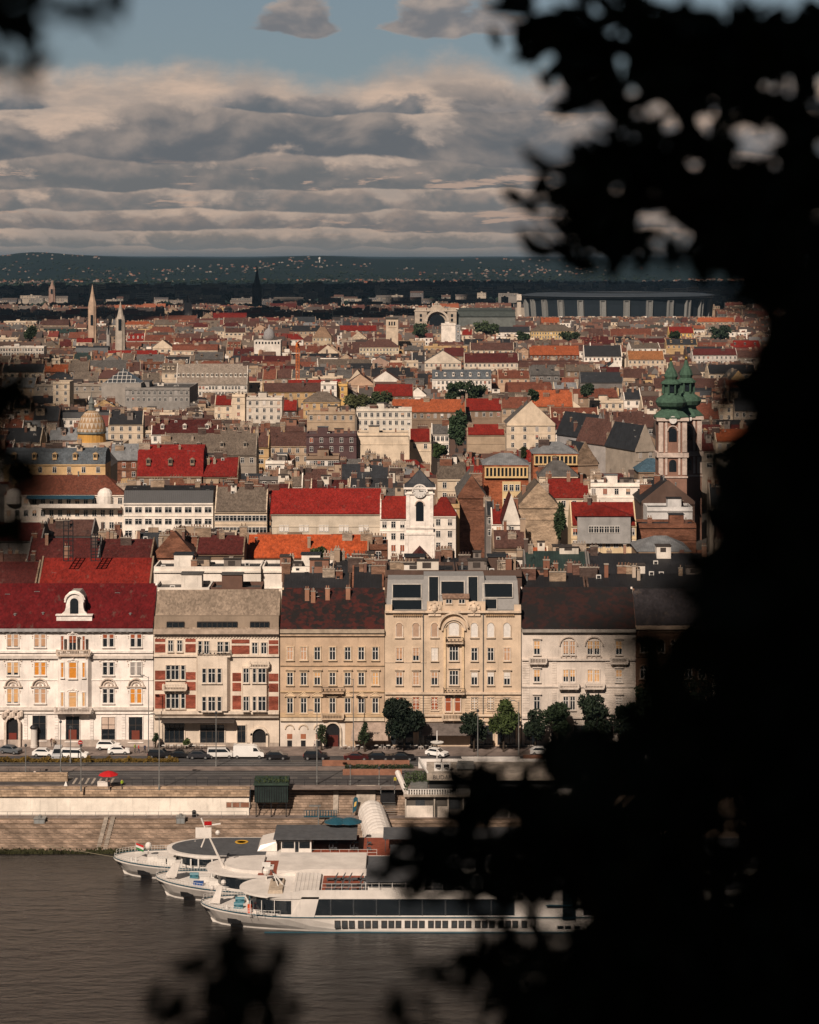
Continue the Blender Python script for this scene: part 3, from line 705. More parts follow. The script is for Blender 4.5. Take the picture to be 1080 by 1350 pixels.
# roof gable
b = MB(); Yg = FY + .4; gx0, gx1 = fx(74), fx(121)
b.box(gx0, gx1, Yg, Yg + .8, fz(826), fz(812)); b.box(gx0 - .15, gx1 + .15, Yg - .25, Yg + .85, fz(812), fz(810.5))
pts = [(fx(80), fz(810.5)), (fx(115), fz(810.5)), (fx(111), fz(806)), (fx(109.5), fz(801)), (fx(109), fz(792)), (fx(112), fz(791)), (fx(110), fz(786)), (fx(104), fz(781)), (fx(97.5), fz(779)), (fx(91), fz(781)), (fx(86), fz(786)), (fx(84), fz(791)), (fx(87), fz(792)), (fx(86.5), fz(801)), (fx(85), fz(806))]
b.prism(pts, 'y', Yg, Yg + .6); b.ring(fx(86.5), fx(109), fz(783), .3, Yg - .3, Yg - .004)
gb = b.build('roof_gable', 'stone_trim', t, WA)
MB().arch(fx(92), fx(103), fz(809.5), fz(789), Yg - .04, Yg - .003).build('gable_window', 'glass', gb)
MB().prism([(fx(86), fz(810)), (fx(110), fz(810)), (fx(110), fz(790)), (fx(104), fz(781)), (fx(92), fz(781)), (fx(86), fz(790))], 'y', Yg + .61, Yg + 4.6).build('gable_roof', 'sheet', gb, (.34, .31, .28))
for q, yy in ((49, 5.2), (155, 5.0), (10, 4.8)): roofbit(ro, SKYL, q, FY + yy, rz)
for q, yy in ((57, 1.6), (172, 1.5), (20, 1.4)): roofbit(ro, VENT, q, FY + yy, rz, None, (1, 1, .5))
# --- B: cream house with brick bands and scaled grey roof
WB_ = (.66, .56, .46)
t, ro, rz = shell('cream house with brick red panels and wide grey brown scale roof, second in the riverfront', 203, 368, 833, WB_, 779, (.24, .185, .14), 'tile', D=12)
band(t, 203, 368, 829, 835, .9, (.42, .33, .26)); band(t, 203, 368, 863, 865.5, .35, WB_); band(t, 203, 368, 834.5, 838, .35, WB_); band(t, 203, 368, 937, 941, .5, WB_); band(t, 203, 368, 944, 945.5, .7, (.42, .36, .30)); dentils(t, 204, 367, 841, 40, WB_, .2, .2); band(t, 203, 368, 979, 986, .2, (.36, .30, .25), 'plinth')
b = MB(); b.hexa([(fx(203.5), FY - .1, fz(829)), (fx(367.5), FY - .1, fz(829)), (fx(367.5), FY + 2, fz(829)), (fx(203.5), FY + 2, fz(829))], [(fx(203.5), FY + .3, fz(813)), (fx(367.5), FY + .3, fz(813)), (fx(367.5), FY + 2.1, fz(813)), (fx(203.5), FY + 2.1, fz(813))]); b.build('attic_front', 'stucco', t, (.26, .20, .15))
for q0, q1 in ((220, 243), (260, 313), (330, 355)):
    b = MB(); b.box(fx(q0), fx(q1), FY - .1, FY + .1, fz(829), fz(820.5)); o = b.build('attic_window', 'glass', t); b = MB(); n = int((q1 - q0) / 6)
    for i in range(n + 1): x = fx(q0 + (q1 - q0) * i / n); b.box(x - .05, x + .05, FY - .16, FY - .105, fz(829), fz(820.5))
    b.box(fx(q0), fx(q1), FY - .2, FY + .1, fz(820.4), fz(819.4)); b.build('frame', 'frame_dark', o)
BR = (.30, .085, .055)
b = MB()
for q0, q1, ys_ in ((204.5, 218, ((842, 846), (849, 860), (884, 896), (898, 910), (915, 934))), (244.5, 258, ((842, 846), (849, 860), (886, 896), (899, 910), (916, 934))), (305.5, 329, ((843, 848), (851, 862))), (306.5, 318, ((887, 898), (900, 911), (917, 935))), (354.5, 367, ((844, 849), (851, 862), (888, 898), (901, 912), (918, 936)))):
    for ya, yb in ys_: b.box(fx(q0), fx(q1), FY - .07, FY - .004, fz(yb), fz(ya))
b.build('brick_panels', 'brick', t, BR)
GF = 'frame_white'
for q, y0, y1, w_, mu in ((225, 844, 859, 1.0, 1), (237, 844, 859, 1.0, 1), (264, 845, 861, .75, 0), (272.5, 845, 862, 1.0, 1), (290.5, 846, 860, 1.1, 1), (299, 846, 860, .8, 0), (336, 847, 862, 1.1, 1), (348, 847, 862, 1.1, 1), (222, 877, 896, .9, 0), (231, 877, 896, 1.5, 1), (241.5, 877, 896, .8, 0), (222, 914, 934, .9, 0), (231, 914, 934, 1.5, 1), (241.5, 914, 934, .8, 0)):
    window(t, fx(q), FY, fz(y1), w_, fz(y0) - fz(y1), mull=mu, sur=.08, head='flat', scol=WB_)
b = MB(); b.prism([(fx(259), FY - .002), (fx(262), FY - 1), (fx(300), FY - 1), (fx(304), FY - .002)], 'z', fz(936), fz(864)); b.build('bay_wall', 'stucco', t, WB_)
b = MB(); b.prism([(fx(319), FY - .002), (fx(321), FY - .8), (fx(352), FY - .8), (fx(354), FY - .002)], 'z', fz(936), fz(878)); b.build('bay_wall', 'stucco', t, WB_)
for y0, y1 in ((880, 899), (917, 936)):
    for q, w_, mu in ((270, .8, 0), (280, 1.4, 1), (290, .8, 0)): window(t, fx(q), FY - 1, fz(y1), w_, fz(y0) - fz(y1), mull=mu, sur=.06, scol=WB_)
    for q, w_, mu in ((325, 1.1, 1), (336, .7, 0), (346, 1.5, 1)): window(t, fx(q), FY - .8, fz(y1), w_, fz(y0) - fz(y1), mull=mu, sur=.06, scol=WB_)
balcony(t, fx(231), FY - .01, fz(908), 4.4, 1.0, 'stone', WB_); balcony(t, fx(283), FY - .01, fz(863.5), 6.2, 1.0, 'iron', WB_); balcony(t, fx(342), FY - .01, fz(878), 3.6, 1.0, 'stone', WB_)
for q0, q1, y0, y1 in ((217, 243, 953, 980), (264, 296, 955, 982), (313, 324, 956, 979)):
    window(t, fx((q0 + q1) / 2), FY, fz(y1), fx(q1) - fx(q0), fz(y0) - fz(y1), mull=3 if q1 - q0 > 20 else 1, sur=.2, fcol='frame_dark', scol=WB_, name='shop_window')
b = MB(); b.ring(fx(333), fx(351), fz(960), .4, FY - .5, FY - .01); b.box(fx(330), fx(333), FY - .5, FY - .01, ST, fz(966)); b.box(fx(351), fx(354), FY - .5, FY - .01, ST, fz(966)); b.build('portal', 'stone_trim', t, WB_); MB().arch(fx(333), fx(351), ST, fz(960), FY - .05, FY - .004).build('entrance', 'iron', t)
o = MB().hexa([(fx(214), FY - 2.2, fz(950)), (fx(310), FY - 2.2, fz(950)), (fx(310), FY - .02, fz(950)), (fx(214), FY - .02, fz(950))], [(fx(214), FY - 2.1, fz(949.4)), (fx(310), FY - 2.1, fz(949.4)), (fx(310), FY - .02, fz(947)), (fx(214), FY - .02, fz(947))]).build('canopy', 'frame_dark', t)
# --- C: ochre house with mottled roof
WC = (.50, .365, .255)
t, ro, rz = shell('ochre four storey house with mottled black and red tile roof and central doorway', 369.5, 507, 832, WC, 777, (.065, .014, .011), 'patch', D=12)
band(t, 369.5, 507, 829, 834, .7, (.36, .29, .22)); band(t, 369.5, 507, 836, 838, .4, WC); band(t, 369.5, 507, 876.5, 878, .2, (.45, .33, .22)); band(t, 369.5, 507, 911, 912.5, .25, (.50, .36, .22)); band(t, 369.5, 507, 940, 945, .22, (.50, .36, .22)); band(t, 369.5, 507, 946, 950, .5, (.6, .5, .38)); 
MB().box(fx(369.5), fx(455), FY - .06, FY - .003, ST, fz(950)).build('ground_floor', 'stucco', t, (.66, .58, .50))
for c_, q in enumerate((382.5, 400.5, 418.5, 438.5, 458.5, 476.5, 495)):
    for r, (y0, y1, hd) in enumerate(((853, 870, 'flat'), (886.5, 903, 'cornice'), (920, 940, 'pediment'))):
        bl_ = (r == 0 and c_ < 2) or (r == 1 and c_ == 6)
        window(t, fx(q), FY, fz(y1), 1.15, fz(y0) - fz(y1), mull=1, sur=.2, head=hd, blind=.97 if bl_ else (.4 if (r, c_) == (1, 2) else 0), bcol=TAN if r == 0 else SAND, scol=(.58, .44, .30))
balcony(t, fx(439), FY - .01, fz(911.5), 4.2, 1.1, 'iron', WC); balcony(t, fx(438.5), FY - .01, fz(946), 4.1, 1.0, 'stone', (.55, .42, .30))
for q in (382, 400, 420):
    b = MB(); b.ring(fx(q) - .75, fx(q) + .75, fz(956), .2, FY - .25, FY - .062); b.build('niche_surround', 'stone_trim', t, (.55, .44, .33)); o = MB().box(fx(q) - .45, fx(q) + .45, FY - .1, FY - .062, fz(987), fz(976)).build('door', 'iron', t); MB().cyl(0, 0, 0, .05, .42, 12).build('round_window', 'glass', t, at=None)
    ow = COL.objects[-1]; ow.rotation_euler.x = R(90); pl = WL[t.name]; ow.location = (fx(q) - pl[0], FY - .07 - pl[1], fz(962.5) - pl[2])
    MB().box(fx(q) - .5, fx(q) + .5, FY - .1, FY - .062, fz(974), fz(967.5)).build('niche_panel', 'stucco', t, (.34, .13, .07))
b = MB(); b.ring(fx(430), fx(448), fz(953), .35, FY - .45, FY - .062); b.box(fx(427.5), fx(430), FY - .45, FY - .062, ST, fz(962)); b.box(fx(448), fx(450.5), FY - .45, FY - .062, ST, fz(962)); b.build('portal', 'stone_trim', t, (.6, .5, .4)); o = MB().arch(fx(430), fx(448), ST, fz(953), FY - .1, FY - .064).build('entrance', 'iron', t); MB().box(fx(432), fx(446), FY - .13, FY - .101, ST, ST + 2.3).build('door', 'paint', o, (.10, .02, .015))
aw = MB().hexa([(fx(463), FY - 3.0, fz(972)), (fx(512), FY - 3.0, fz(972)), (fx(508), FY - .02, fz(972)), (fx(466), FY - .02, fz(972))], [(fx(463), FY - 3.0, fz(971)), (fx(512), FY - 3.0, fz(971)), (fx(508), FY - .02, fz(951)), (fx(466), FY - .02, fz(951))]).build('awning', 'dull', t, (.34, .26, .21))
def sign(txt, parent, X, Y, Z, size, m, tilt=90, name='lettering', ext=.012):
    cu = bpy.data.curves.new(name, 'FONT'); cu.body = txt; cu.size = size; cu.extrude = ext; cu.align_x = 'CENTER'; cu.materials.append(M[m])
    o = bpy.data.objects.new(name, cu); COL.objects.link(o); dg = bpy.context.evaluated_depsgraph_get()
    me = bpy.data.meshes.new_from_object(o.evaluated_get(dg)); bpy.data.objects.remove(o); o = bpy.data.objects.new(name, me); COL.objects.link(o)
    pl = WL[parent.name]; o.parent = parent; o.location = (X - pl[0], Y - pl[1], Z - pl[2]); o.rotation_euler = (R(tilt), 0, 0); WL[o.name] = (X, Y, Z); return o
sign('SÖRÉTEK', aw, fx(487), FY - 2.2, fz(966), 1.0, 'iron', 50)
for q, yy in ((405, 4.2), (413, 3.9), (432, 4.3), (459, 4.4)): roofbit(ro, CH[3], q, FY + yy, rz, (.33, .17, .11), (.7, .7, .8))
for q, yy in ((413, 5.2), (412, 4.7), (418, 4.6), (434, 5.1)): roofbit(ro, DISH, q, FY + yy, rz, None, (1.1, 1.1, 1.1))
# --- D: tall beige house with modern glazed attic
WD = (.58, .45, .33)
t = thing('apartment_building', 'tall beige house with arched top windows and dark glazed rooftop studios', 'building', (fx(597), FY, ST), 'facades along the embankment')
HAND.append((fx(507), fx(687), FY, FY + 15, 507, 687, 757, 1000, ''))
b = MB(); b.box(fx(507.5), fx(687), FY, FY + 15, ST, fz(806)); b.box(fx(563), fx(583), FY, FY + 1.2, fz(806) - .1, fz(794)); b.box(fx(618), fx(640), FY, FY + 1.2, fz(806) - .1, fz(794)); b.box(fx(508), fx(517), FY, FY + 1, fz(806) - .1, fz(798)); b.box(fx(678), fx(687), FY, FY + 1, fz(806) - .1, fz(798)); b.box(fx(583), fx(618), FY + .1, FY + 1.1, fz(806) - .1, fz(798)); b.build('wall', 'stucco', t, WD)
MB().box(fx(507.5), fx(687), FY + .2, FY + 15, fz(806) + .003, fz(805)).build('roof', 'sheet', t, (.20, .19, .18))
# rooftop studios
GR = (.27, .26, .25)
for q0, q1, yt, gl in ((509, 562, 765, ((518, 555, 771, 788), (517, 556, 791, 803))), (557, 641, 760, ((566, 578, 761, 793), (582, 612, 767, 783), (618, 630, 761, 793))), (634, 685, 766, ((638, 676, 770, 787), (637, 655, 790, 802)))):
    Ya = FY + 1.3; b = MB(); z0_, z1_ = fz(806), PZ(yt, Ya)
    b.hexa([(fx(q0), Ya - (.2 if q0 == 557 else 0), z0_), (fx(q1), Ya - (.2 if q0 == 557 else 0), z0_), (fx(q1), Ya + 7, z0_), (fx(q0), Ya + 7, z0_)], [(fx(q0) + .3, Ya + .8, z1_), (fx(q1) - .3, Ya + .8, z1_), (fx(q1) - .3, Ya + 7, z1_), (fx(q0) + .3, Ya + 7, z1_)]); o = b.build('rooftop_studio', 'paint', t, GR)
    for g0, g1, ya, yb in gl:
        za, zb = PZ(ya, Ya + .4), PZ(yb, Ya + .1); f_ = lambda z: Ya - (.2 if q0 == 557 else 0) + (.8 + (.2 if q0 == 557 else 0)) * (z - z0_) / (z1_ - z0_)
        MB().hexa([(fx(g0), f_(zb) - .08, zb), (fx(g1), f_(zb) - .08, zb), (fx(g1), f_(zb) + .3, zb), (fx(g0), f_(zb) + .3, zb)], [(fx(g0), f_(za) - .08, za), (fx(g1), f_(za) - .08, za), (fx(g1), f_(za) + .3, za), (fx(g0), f_(za) + .3, za)]).build('glazing', 'glass', o)
        b = MB(); 
        for a0, a1, c0, c1 in ((g0 - 1.2, g0, yb, ya - 1.2), (g1, g1 + 1.2, yb, ya - 1.2), (g0, g1, ya, ya - 1.2), (g0 - 1.2, g1 + 1.2, yb + 1.2, yb)):
            zl, zh = PZ(c0, Ya + .1), PZ(c1, Ya + .4); b.hexa([(fx(a0), f_(zl) - .22, zl), (fx(a1), f_(zl) - .22, zl), (fx(a1), f_(zl) + .2, zl), (fx(a0), f_(zl) + .2, zl)], [(fx(a0), f_(zh) - .22, zh), (fx(a1), f_(zh) - .22, zh), (fx(a1), f_(zh) + .2, zh), (fx(a0), f_(zh) + .2, zh)])
        b.build('frame', 'stone_trim', o, (.52, .48, .43))
b = MB(); b.box(fx(584), fx(618), FY + .25, FY + 1.3, fz(798), fz(789)); b.build('attic_wall', 'stucco', t, WD)
for q in (592, 609): window(t, fx(q), FY + .25, fz(796), 1.2, .85, mull=1, transom=False, sur=.05, scol=WD)
MB().hexa([(fx(583), FY - .1, fz(789) + .01), (fx(619), FY - .1, fz(789) + .01), (fx(619), FY + 1.4, fz(789) + .01), (fx(583), FY + 1.4, fz(789) + .01)], [(fx(583), FY, fz(788)), (fx(619), FY, fz(788)), (fx(619), FY + 1.4, fz(784)), (fx(583), FY + 1.4, fz(784))]).build('attic_roof', 'tile', t, (.22, .14, .10))
TD = (.62, .49, .37)
band(t, 507.5, 687, 805, 807.5, .55, TD); band(t, 507.5, 687, 912, 915, .4, TD); band(t, 507.5, 687, 941.5, 944, .45, TD); band(t, 507.5, 687, 948, 951, .3, TD); band(t, 507.5, 562, 872.5, 873.6, .1, TD)
dentils(t, 518, 558, 812, 14, (.40, .27, .16), .28, .35); dentils(t, 640, 678, 812, 14, (.40, .27, .16), .28, .35)
for k in range(7): band(t, 508, 583 - (k % 2), 918 + k * 3.3, 920.4 + k * 3.3, .09, WD, 'rustication'); band(t, 613, 686, 918 + k * 3.3, 920.4 + k * 3.3, .09, WD, 'rustication')
for q in (558, 637): MB().cyl(fx(q), FY - .2, fz(985), fz(808), .09, 6).build('downpipe', 'galv', t)
for q, w_ in ((573, 2.4), (625, 2.4)):
    b = MB(); b.arch(fx(q) - w_ / 2, fx(q) + w_ / 2, fz(812), fz(792), FY - .3, FY - .01); b.ball(fx(q), FY - .3, fz(802), .62, 10, 1, 1.3)
    for k in range(8): a = k * math.pi / 4; b.ball(fx(q) + .95 * math.cos(a), FY - .32, fz(802) + 1.1 * math.sin(a), .2, 6, 0)
    b.build('cartouche', ['stone_trim', 'cart'] if 'cart' in M else ['stone_trim'], t, TD)
b = MB(); b.ring(fx(584.5), fx(612), fz(817) + 0, .35, FY - .5, FY - .01, n=14); b.ring(fx(586.5), fx(610), fz(820), .18, FY - .25, FY - .01, n=14); b.ring(fx(580), fx(616), fz(809) - 0, .3, FY - .6, FY - .01, n=14); b.build('arch_moulding', 'stone_trim', t, TD)
b = MB(); b.box(fx(585), fx(588), FY - .3, FY - .01, fz(912), fz(828)); b.box(fx(609), fx(612), FY - .3, FY - .01, fz(912), fz(828)); b.build('pilaster', 'stone_trim', t, (.68, .50, .32))
C7 = (526.5, 548.5, 573, 598.5, 625.5, 647, 668.5)
for c_, q in enumerate(C7):
    mid = c_ == 3
    window(t, fx(q), FY, fz(840 if not mid else 838), 1.3 if not mid else 1.9, fz(821) - fz(840) + (.2 if mid else 0), mull=0, transom=False, arch=True, sur=.16, blind=1.0, bcol=(.40, .27, .19) if c_ < 3 else (.66, .62, .58), scol=TD)
    r2 = [(TAN, .85), (TAN, .6), (WHITE, 1), (None, 0), (None, 0), (None, 0), (TAN, .95)][c_]; r3 = [(TAN, .4), (TAN, 1), (TAN, .45), (None, 0), (WHITE, .4), (WHITE, .35), (WHITE, .5)][c_]; r4 = [(RUST, 1), (RUST, 1), (RUST, 1), None, (None, 0), (None, 0), (None, 0)][c_]
    window(t, fx(q), FY, fz(871), 1.2 if not mid else 1.7, fz(854) - fz(871) + (.3 if mid else 0), mull=1 if not mid else 2, sur=.12, blind=r2[1], bcol=r2[0], scol=TD, head='flat')
    window(t, fx(q), FY, fz(903), 1.2 if not mid else 1.7, fz(886) - fz(903) + (.3 if mid else 0), mull=1 if not mid else 2, sur=.12, blind=r3[1], bcol=r3[0], scol=TD, head='cornice')
    if r4: window(t, fx(q), FY, fz(936), 1.25, fz(919) - fz(936), mull=1, sur=.12, blind=r4[1], bcol=r4[0], scol=TD)
for q in (591, 603.5): window(t, fx(q), FY, fz(938), 1.15, fz(919) - fz(938), mull=0, sur=.12, blind=1, bcol=RUST, scol=TD)
balcony(t, fx(599), FY - .01, fz(846), 3.3, 1.0, 'iron', TD); balcony(t, fx(598.5), FY - .01, fz(912.5), 4.0, 1.1, 'iron', TD); balcony(t, fx(598), FY - .01, fz(947), 4.2, 1.0, 'stone', TD)
for q0, q1 in ((515, 545), (552, 578), (620, 650), (656, 680)): window(t, fx((q0 + q1) / 2), FY, fz(982), fx(q1) - fx(q0), fz(956) - fz(982), mull=2, sur=.2, fcol='frame_dark', scol=TD, name='shop_window')
MB().hexa([(fx(556), FY - 2.6, fz(966)), (fx(640), FY - 2.6, fz(966)), (fx(640), FY - .02, fz(966)), (fx(556), FY - .02, fz(966))], [(fx(556), FY - 2.6, fz(965.4)), (fx(640), FY - 2.6, fz(965.4)), (fx(640), FY - .02, fz(953)), (fx(556), FY - .02, fz(953))]).build('awning', 'dull', t, (.12, .10, .09))
# --- E: white neoclassical house
WE = (.62, .54, .47)
t, ro, rz = shell('white neoclassical house with dark maroon roof and stone balconies, right of the tall beige house', 688, 838, 832, WE, 776, (.032, .012, .010), 'patch', D=12)
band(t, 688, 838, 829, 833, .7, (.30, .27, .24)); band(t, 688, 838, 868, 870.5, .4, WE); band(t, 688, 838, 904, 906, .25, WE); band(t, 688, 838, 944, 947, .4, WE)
for k in range(22):
    for q0, q1 in ((689, 698), (728, 734), (798, 836)): band(t, q0, q1, 872 + k * 3.3, 874.4 + k * 3.3, .07, WE, 'rustication')
for q, w_ in ((708, 1.2), (746, 1.0), (755, 1.0), (778, 1.0), (787, 1.0), (816, 1.2)):
    for r, (y0, y1) in enumerate(((845, 863), (883, 899), (918, 936))):
        bc = (TAN, .9) if (q in (746, 755) and r == 0) else (SAND, .97) if (q in (778, 787) and r == 1) else (SAND, .55) if r < 2 else (None, 0)
        window(t, fx(q), FY, fz(y1), w_, fz(y0) - fz(y1), mull=1, sur=.12, head='cornice' if q in (708, 816) else 'flat', blind=bc[1], bcol=bc[0], scol=WE)
for q in (709, 816): balcony(t, fx(q), FY - .01, fz(873), 3.2, .9, 'stone', WE)
for q in (749.5, 783): balcony(t, fx(q), FY - .01, fz(906), 3.7, 1.0, 'stone', WE); b = MB(); b.ring(fx(q) - 1.6, fx(q) + 1.6, fz(840), .18, FY - .35, FY - .01); [b.ball(fx(q) + (k - 3) * .45, FY - .08, fz(866) - .3 * (k % 2), .2, 6) for k in range(7)]; b.build('relief', 'stone_trim', t, (.5, .42, .36))
for q in (700, 735, 765, 800, 825): window(t, fx(q), FY, fz(982), 2.4, fz(956) - fz(982), mull=1, sur=.2, fcol='frame_dark', scol=WE, name='shop_window')
# --- F: dark brick house, G: grey house
WF = (.16, .085, .055)
t, ro, rz = shell('dark brick house with pale arched twin windows and black roof, half hidden by leaves', 838, 938, 826, WF, 778, (.03, .026, .028), 'tile', D=12)
band(t, 838, 938, 824, 829, .8, (.36, .27, .2)); dentils(t, 840, 936, 833, 30, (.26, .15, .10), .28, .4); band(t, 838, 938, 864, 866, .2, WF)
for q in (849, 871.5, 889.5, 907.5, 925.5):
    for y0, y1 in ((843, 861), (877, 895), (912, 930)): window(t, fx(q), FY, fz(y1), 1.35, fz(y0) - fz(y1), mull=1, arch=True, sur=.24, scol=(.34, .22, .15))
WG = (.50, .44, .38)
t, ro, rz = shell('pale grey house at the dark right end of the riverfront beyond the brick house', 938.4, 1080, 834, WG, 778, (.12, .03, .02), 'tile', D=12)
band(t, 939, 1080, 830, 834, .7, WG); band(t, 939, 1080, 896, 899, .3, WG)
for q in (949, 966, 984, 1002, 1020, 1040, 1060):
    for y0, y1 in ((845, 862), (880, 897), (914, 932)): window(t, fx(q), FY, fz(y1), 1.2, fz(y0) - fz(y1), mull=1, sur=.15, head='cornice', scol=WG)
t, ro, rz = shell('plain cream house beyond the right edge of the riverfront row', 1080.5, 1200, 830, WB_, 776, (.2, .06, .04), 'tile', D=12)
# ------------------------------------------------------------------ named roofs and houses behind the riverfront (columns, eave row, ridge row in the photograph)
rr = random.Random(3)
ph = pxhouse
ph('broad brick red roof with skylight and lattice ladders behind the white corner house', 50, 199, 771, 737, 30, 12, 'gx', 'tan', 'red', nch=1, rows=0, sky=1)
ph('far left dark brown roof behind the red roof with ladders', -60, 48, 771, 742, 30, 12, 'gx', 'tan', 'maroon', nch=3, rows=0)
ph('white flat-roofed attic with two dark windows behind the grey scale roof', 203, 276, 780, 748, 36.2, 9, 'flat', 'white', 'grey', nch=0, rows=0, clut=1)
ph('brown timber clad roof hut beside the white flat attic', 277, 345, 780, 751, 36.0, 8, 'flat', (.14, .08, .06), 'grey', nch=0, rows=0)
ph('black roof with chimney and dishes behind the ochre riverfront house', 372, 462, 776, 748, 31, 12, 'gx', 'brown', 'black', nch=5, rows=0, clut=6)
ph('narrow row of brick chimneys and dark roof between ochre and tall beige houses', 464, 506, 776, 745, 32, 13, 'gx', 'brick', 'black', nch=8, rows=0, clut=3)
ph('dark flat roof full of chimneys directly behind the glazed studios', 508, 600, 757, 747, 37, 12, 'flat', 'brown', 'slate', nch=7, rows=0, clut=7)
ph('dark cluttered flat roof with air conditioners behind the right studio', 602, 688, 757, 746, 37, 12, 'flat', 'brown', 'slate', nch=7, rows=0, clut=8)
ph('long black roof strip with many chimneys behind the maroon patched roof', 690, 772, 775, 757, 34, 10, 'gx', 'brown', 'black', nch=9, rows=0, clut=6)
ph('black roof strip with stubby chimneys behind the dark brick house', 774, 938, 775, 758, 34, 10, 'gx', 'brown', 'black', nch=10, rows=0, clut=6)
ph('deep green sheet roof above the maroon patched roof', 692, 776, 758, 728, 33, 13, 'gx', 'grey', 'green', nch=3, rows=0, clut=4)
ph('wide black sheet roof right of the deep green roof', 777, 940, 758, 731, 33, 13, 'gx', 'grey', 'black', nch=3, rows=0, clut=3)
ph('white penthouse terrace block with roof pipes below the orange roof', 346, 437, 752, 729, 34.2, 10, 'flat', 'white', 'slate', nch=1, rows=0, clut=3)
ph('white flat roof strip with long grey duct beside the white penthouse', 203, 344, 752, 737, 34.4, 10, 'flat', 'white', 'slate', nch=2, rows=0, clut=5)
ph('dull brown roof with grey band at the left behind the broad red roof', 35, 130, 738, 711, 30, 13, 'gx', 'grey', 'maroon', nch=3, rows=0, clut=2)
ph('long dark maroon roof left of the sloping chimney wall', 131, 200, 736, 712, 30, 13, 'gx', 'tan', 'maroon', nch=4, rows=0, clut=1)
ph('brown roof with row of chimneys on its sloping party wall', 202, 256, 733, 704, 30, 16, 'gy', 'brick', 'brown', nch=9, rows=0)
ph('small maroon roof with chimneys left of the bright orange roof', 258, 322, 730, 707, 30, 12, 'gx', 'tan', 'maroon', nch=6, rows=0)
ph('bright orange roof with four brick chimneys below the long white wall', 324, 486, 735, 706, 28, 12, 'gx', 'tan', (.36, .068, .022), nch=5, rows=1)
ph('dark slate roof with vents left of the church tower foot', 440, 532, 752, 739, 33, 12, 'gx', 'brown', 'black', nch=6, rows=0, clut=7)
ph('small brick house with ochre panel beside the orange roof', 487, 511, 722, 713, 30, 9, 'flat', 'brick', 'grey', nch=2, rows=1)
ph('dark roof strewn with vents right of the church tower foot', 574, 690, 752, 737, 33, 12, 'gx', 'brown', 'black', nch=9, rows=0, clut=9)
ph('brown tile roof left, above the grey banded roof', 58, 122, 706, 686, 28, 12, 'gx', 'grey', 'brown', nch=2, rows=0)
ph('grey sheet roof strip with chimneys at the far left edge', -40, 56, 712, 690, 28, 12, 'gx', 'grey', 'maroon', nch=4, rows=0, clut=2)
# row with the white terraces
ph('rust hipped roof above white terrace with two round dormers', 6, 164, 652, 626, 31, 13, 'hip', (.66, .58, .50), 'rust', nch=4, rows=3, cols=14, sky=4, clut=2, vis=48, hs=3.6)
ph('black roof with grey sheet skirt over a white balcony storey', 163, 281, 663, 640, 30, 13, 'mansard', 'white', 'black', nch=5, rows=3, cols=9, sky=3, clut=1, vis=40, winw=4)
ph('taupe roofed cream block with long balconies, left of the bright red roof', 283, 352, 674, 643, 28, 13, 'gx', 'cream', 'taupe', nch=3, rows=3, cols=7, winw=4, clut=3, vis=34)
ph('long bright red roof over a pale wall with paired white windows', 357, 501, 677, 645, 27, 13, 'gx', (.58, .50, .40), (.20, .016, .012), nch=3, rows=0, sky=3, vis=34, fire=False)
ph('white house with red roof left behind the church clock tower', 501, 560, 683, 655, 26, 12, 'gx', 'white', 'red', nch=1, rows=4, cols=5, vis=50)
ph('white house with red hipped roof right of the church clock tower', 570, 601, 680, 655, 26, 12, 'hip', 'white', 'red', nch=1, rows=4, cols=2, vis=55)
ph('bare brick firewall house with crooked gable right of the clock tower', 604, 640, 655, 630, 30, 26, 'gy', 'brick', 'grey', nch=3, rows=0, vis=85, wallmat='brick')
ph('ochre house wall squeezed beside the bare brick firewall', 577, 606, 668, 655, 28, 15, 'flat', 'ochre', 'black', nch=2, rows=5, cols=2, vis=70)
ph('dark narrow courtyard house right of the brick firewall', 641, 652, 678, 662, 27, 14, 'gx', 'grey', 'slate', nch=1, rows=2, vis=40)
ph('small red roof below the red brick tower house', 648, 667, 690, 672, 25, 12, 'gx', 'white', 'red', nch=1, rows=2, vis=20)
ph('sand coloured party wall gable with tall flues', 684, 736, 668, 640, 28, 20, 'gy', (.46, .34, .24), 'taupe', nch=4, rows=0, vis=55, wallmat='brick')
ph('white sloping gable wall left of the sand coloured party wall', 663, 686, 690, 655, 26, 16, 'gy', 'white', 'maroon', nch=2, rows=1, vis=30)
ph('brown roofed low house in front of the sand party wall', 650, 694, 722, 700, 27, 12, 'gx', 'tan', 'brown', nch=4, rows=0, clut=2, vis=14)
ph('cream house under a bright red roof with a big grey central dormer', 753, 839, 692, 663, 27, 12, 'gx', (.56, .43, .27), 'red', nch=3, rows=2, cols=8, sky=2, vis=34)
ph('blank white party wall next to the black gabled roof', 853, 913, 672, 664, 28, 10, 'flat', (.62, .60, .58), 'black', nch=1, rows=0, vis=18)
ph('bare brick wall below the blank white party wall', 841, 918, 694, 688, 26, 10, 'flat', 'brick', 'slate', nch=2, rows=0, vis=18)
ph('grey sheet pyramid roof over a low yard building on the right', 842, 910, 727, 706, 24, 18, 'hip', 'tan', 'zinc', nch=0, rows=0, vis=6)
ph('long white low block with a line of air conditioners on top', 775, 866, 640, 632, 30, 10, 'flat', 'white', 'zinc', nch=6, rows=1, clut=9, vis=18)
ph('black gabled roof above the blank white party wall', 846, 916, 663, 636, 28, 22, 'gy', 'brown', 'black', nch=2, rows=0, clut=2, vis=8)
ph('vermilion roof wedge right behind the sand party wall', 722, 778, 656, 632, 28, 13, 'gx', 'cream', 'red', nch=5, rows=1, vis=12)
ph('cream curved-gable house seen through the dark leaves on the right', 1008, 1056, 690, 676, 26, 14, 'gy', 'cream', 'slate', nch=1, rows=2, cols=3, vis=30)
